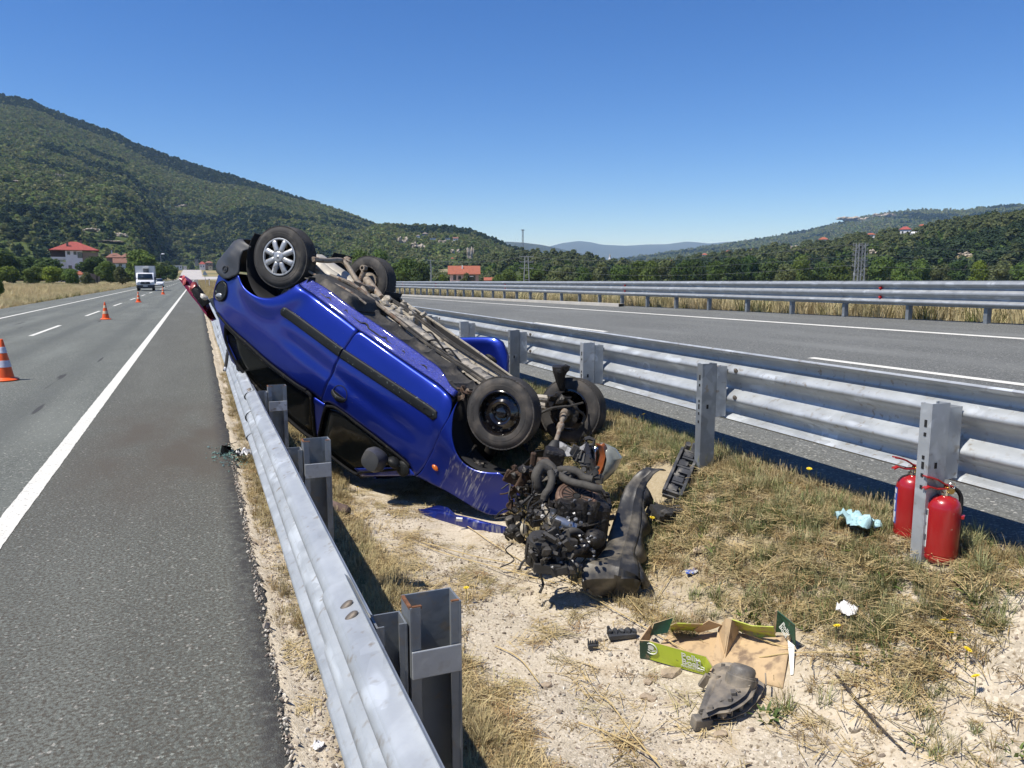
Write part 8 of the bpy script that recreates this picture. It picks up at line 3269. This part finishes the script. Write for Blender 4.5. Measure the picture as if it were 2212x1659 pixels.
# gravel: pale chips by the asphalt edge and over the ditch
def chip(seed):
    mb = MB()
    mb.blob((0, 0, 0), (1, .8, .55), seed=seed, jit=.35, sub=1)
    return mb.mesh("chip", m_chip[seed % 3], smooth=False)


m_chip = [mat("chip", c, rough=.95, var=.2, vscale=1, rnd=.25) for c in ((.55, .50, .42), (.42, .36, .28), (.24, .195, .15))]
CH = [chip(k) for k in range(6)]


def gravel(name, n, x0, x1, y0, y1, dens, s, label, seed):
    P = bank_points(n, x0, x1, y0, y1, dens, seed)
    g = np.random.default_rng(seed + 9)
    sz = s * np.exp(g.normal(size=len(P)) * .5)
    rot = g.uniform(0, 6.28, (len(P), 3))
    return scatter(name, P, CH, sz, rot=rot, label=label, cat="gravel")


gravel("gravel", 9000, .20, .60, .8, 9, lambda x, y: .9 * sstep(.62, .40, x) + 0 * y, .0055, "pale gravel chips between asphalt and guardrail", 1)
gravel("gravel", 16000, 1.0, 3.5, .9, 6.5, lambda x, y: .05 + .95 * bare(x, y) * (.35 + 1.4 * np.clip(fbm(x, y, .5, 3, 97) + .25, 0, 1)), .0048, "pale gravel chips on the floor of the ditch", 2)
gravel("gravel", 260, -1.3, .2, 1.5, 9, lambda x, y: 0 * x + .9, .004, "a few chips scattered on the asphalt shoulder", 3)

# yellow flowers
m_petal = mat("yellow_petals", (.80, .60, .015), rough=.6, var=.15, vscale=20)
m_stem = mat("flower_stem", (.16, .17, .06), rough=.8)
mb = MB()
for k in range(14):
    a = 2 * math.pi * k / 14
    for r in (1.0, .6):
        mb.add([(0, 0, 0), (.014 * r * math.cos(a - .2), .014 * r * math.sin(a - .2), .004 + .004 * (1 - r)), (.020 * r * math.cos(a), .020 * r * math.sin(a), .003 + .006 * (1 - r)), (.014 * r * math.cos(a + .2), .014 * r * math.sin(a + .2), .004 + .004 * (1 - r))], [(0, 1, 2, 3)])
ME_head = mb.mesh("flower_head", m_petal, smooth=False)
mb = MB()
mb.tube([(0, 0, 0), (.006, .002, .5), (0, 0, 1)], .0022, 5)
ME_stem = mb.mesh("stem", m_stem)
for x, y, hgt, lb in ((1808, 1352, .09, "below the white crumpled tissue right of the box"), (2056, 1368, .10, "topmost of three in the lower right grass"), (2090, 1403, .10, "middle one of three in the lower right grass"),
                      (2108, 1461, .10, "lowest of three in the lower right grass"), (1409, 1118, .12, "beside the black bracket under the ribbed tray"), (1748, 1013, .16, "on a tall stem before the guardrail's shadow band"),
                      (1707, 1044, .10, "left of the tall-stemmed one on the right bank"), (1007, 1270, .10, "right behind the nearest guardrail post"), (985, 1402, .07, "touching the nearest guardrail post's foot"),
                      (1390, 895, .16, "right of the twisted front wheel, higher one"), (1372, 905, .16, "right of the twisted front wheel, lower one"), (772, 1052, .08, "under the car's door window"), (2040, 1340, .08, "near the extinguishers' grass at the right")):
    P = gh(x, y, hgt)
    t = thing("yellow_flower", "yellow wild flower " + lb, "flower", (P[0], P[1], P[2] - hgt), random.uniform(0, 6), "yellow wild flowers in the ditch")
    o = bpy.data.objects.new("stem", ME_stem); COL.objects.link(o); o.parent = t; o.scale = (1, 1, hgt)
    o = bpy.data.objects.new("flower_head", ME_head); COL.objects.link(o); o.parent = t; o.location = (0, 0, hgt); o.rotation_euler = (random.uniform(-.5, .3), random.uniform(-.4, .4), 0)
    o.scale = (1.0,) * 3

# ------------------------------------------------------------------ haze
mh = bpy.data.materials.new("haze")
mh.use_nodes = True
N, L = mh.node_tree.nodes, mh.node_tree.links
N.remove(N["Principled BSDF"])
pv = N.new("ShaderNodeVolumePrincipled")
pv.inputs['Color'].default_value = (.40, .62, 1.0, 1)
pv.inputs['Density'].default_value = 8.5e-5
pv.inputs['Absorption Color'].default_value = (1, 1, 1, 1)
pv.inputs['Anisotropy'].default_value = .0
L.new(pv.outputs[0], N["Material Output"].inputs['Volume'])
mb = MB()
mb.box((1000, 4500, 282), (16000, 17000, 596))
hz = tag(mb.build("haze", mh, smooth=False), kind='stuff')
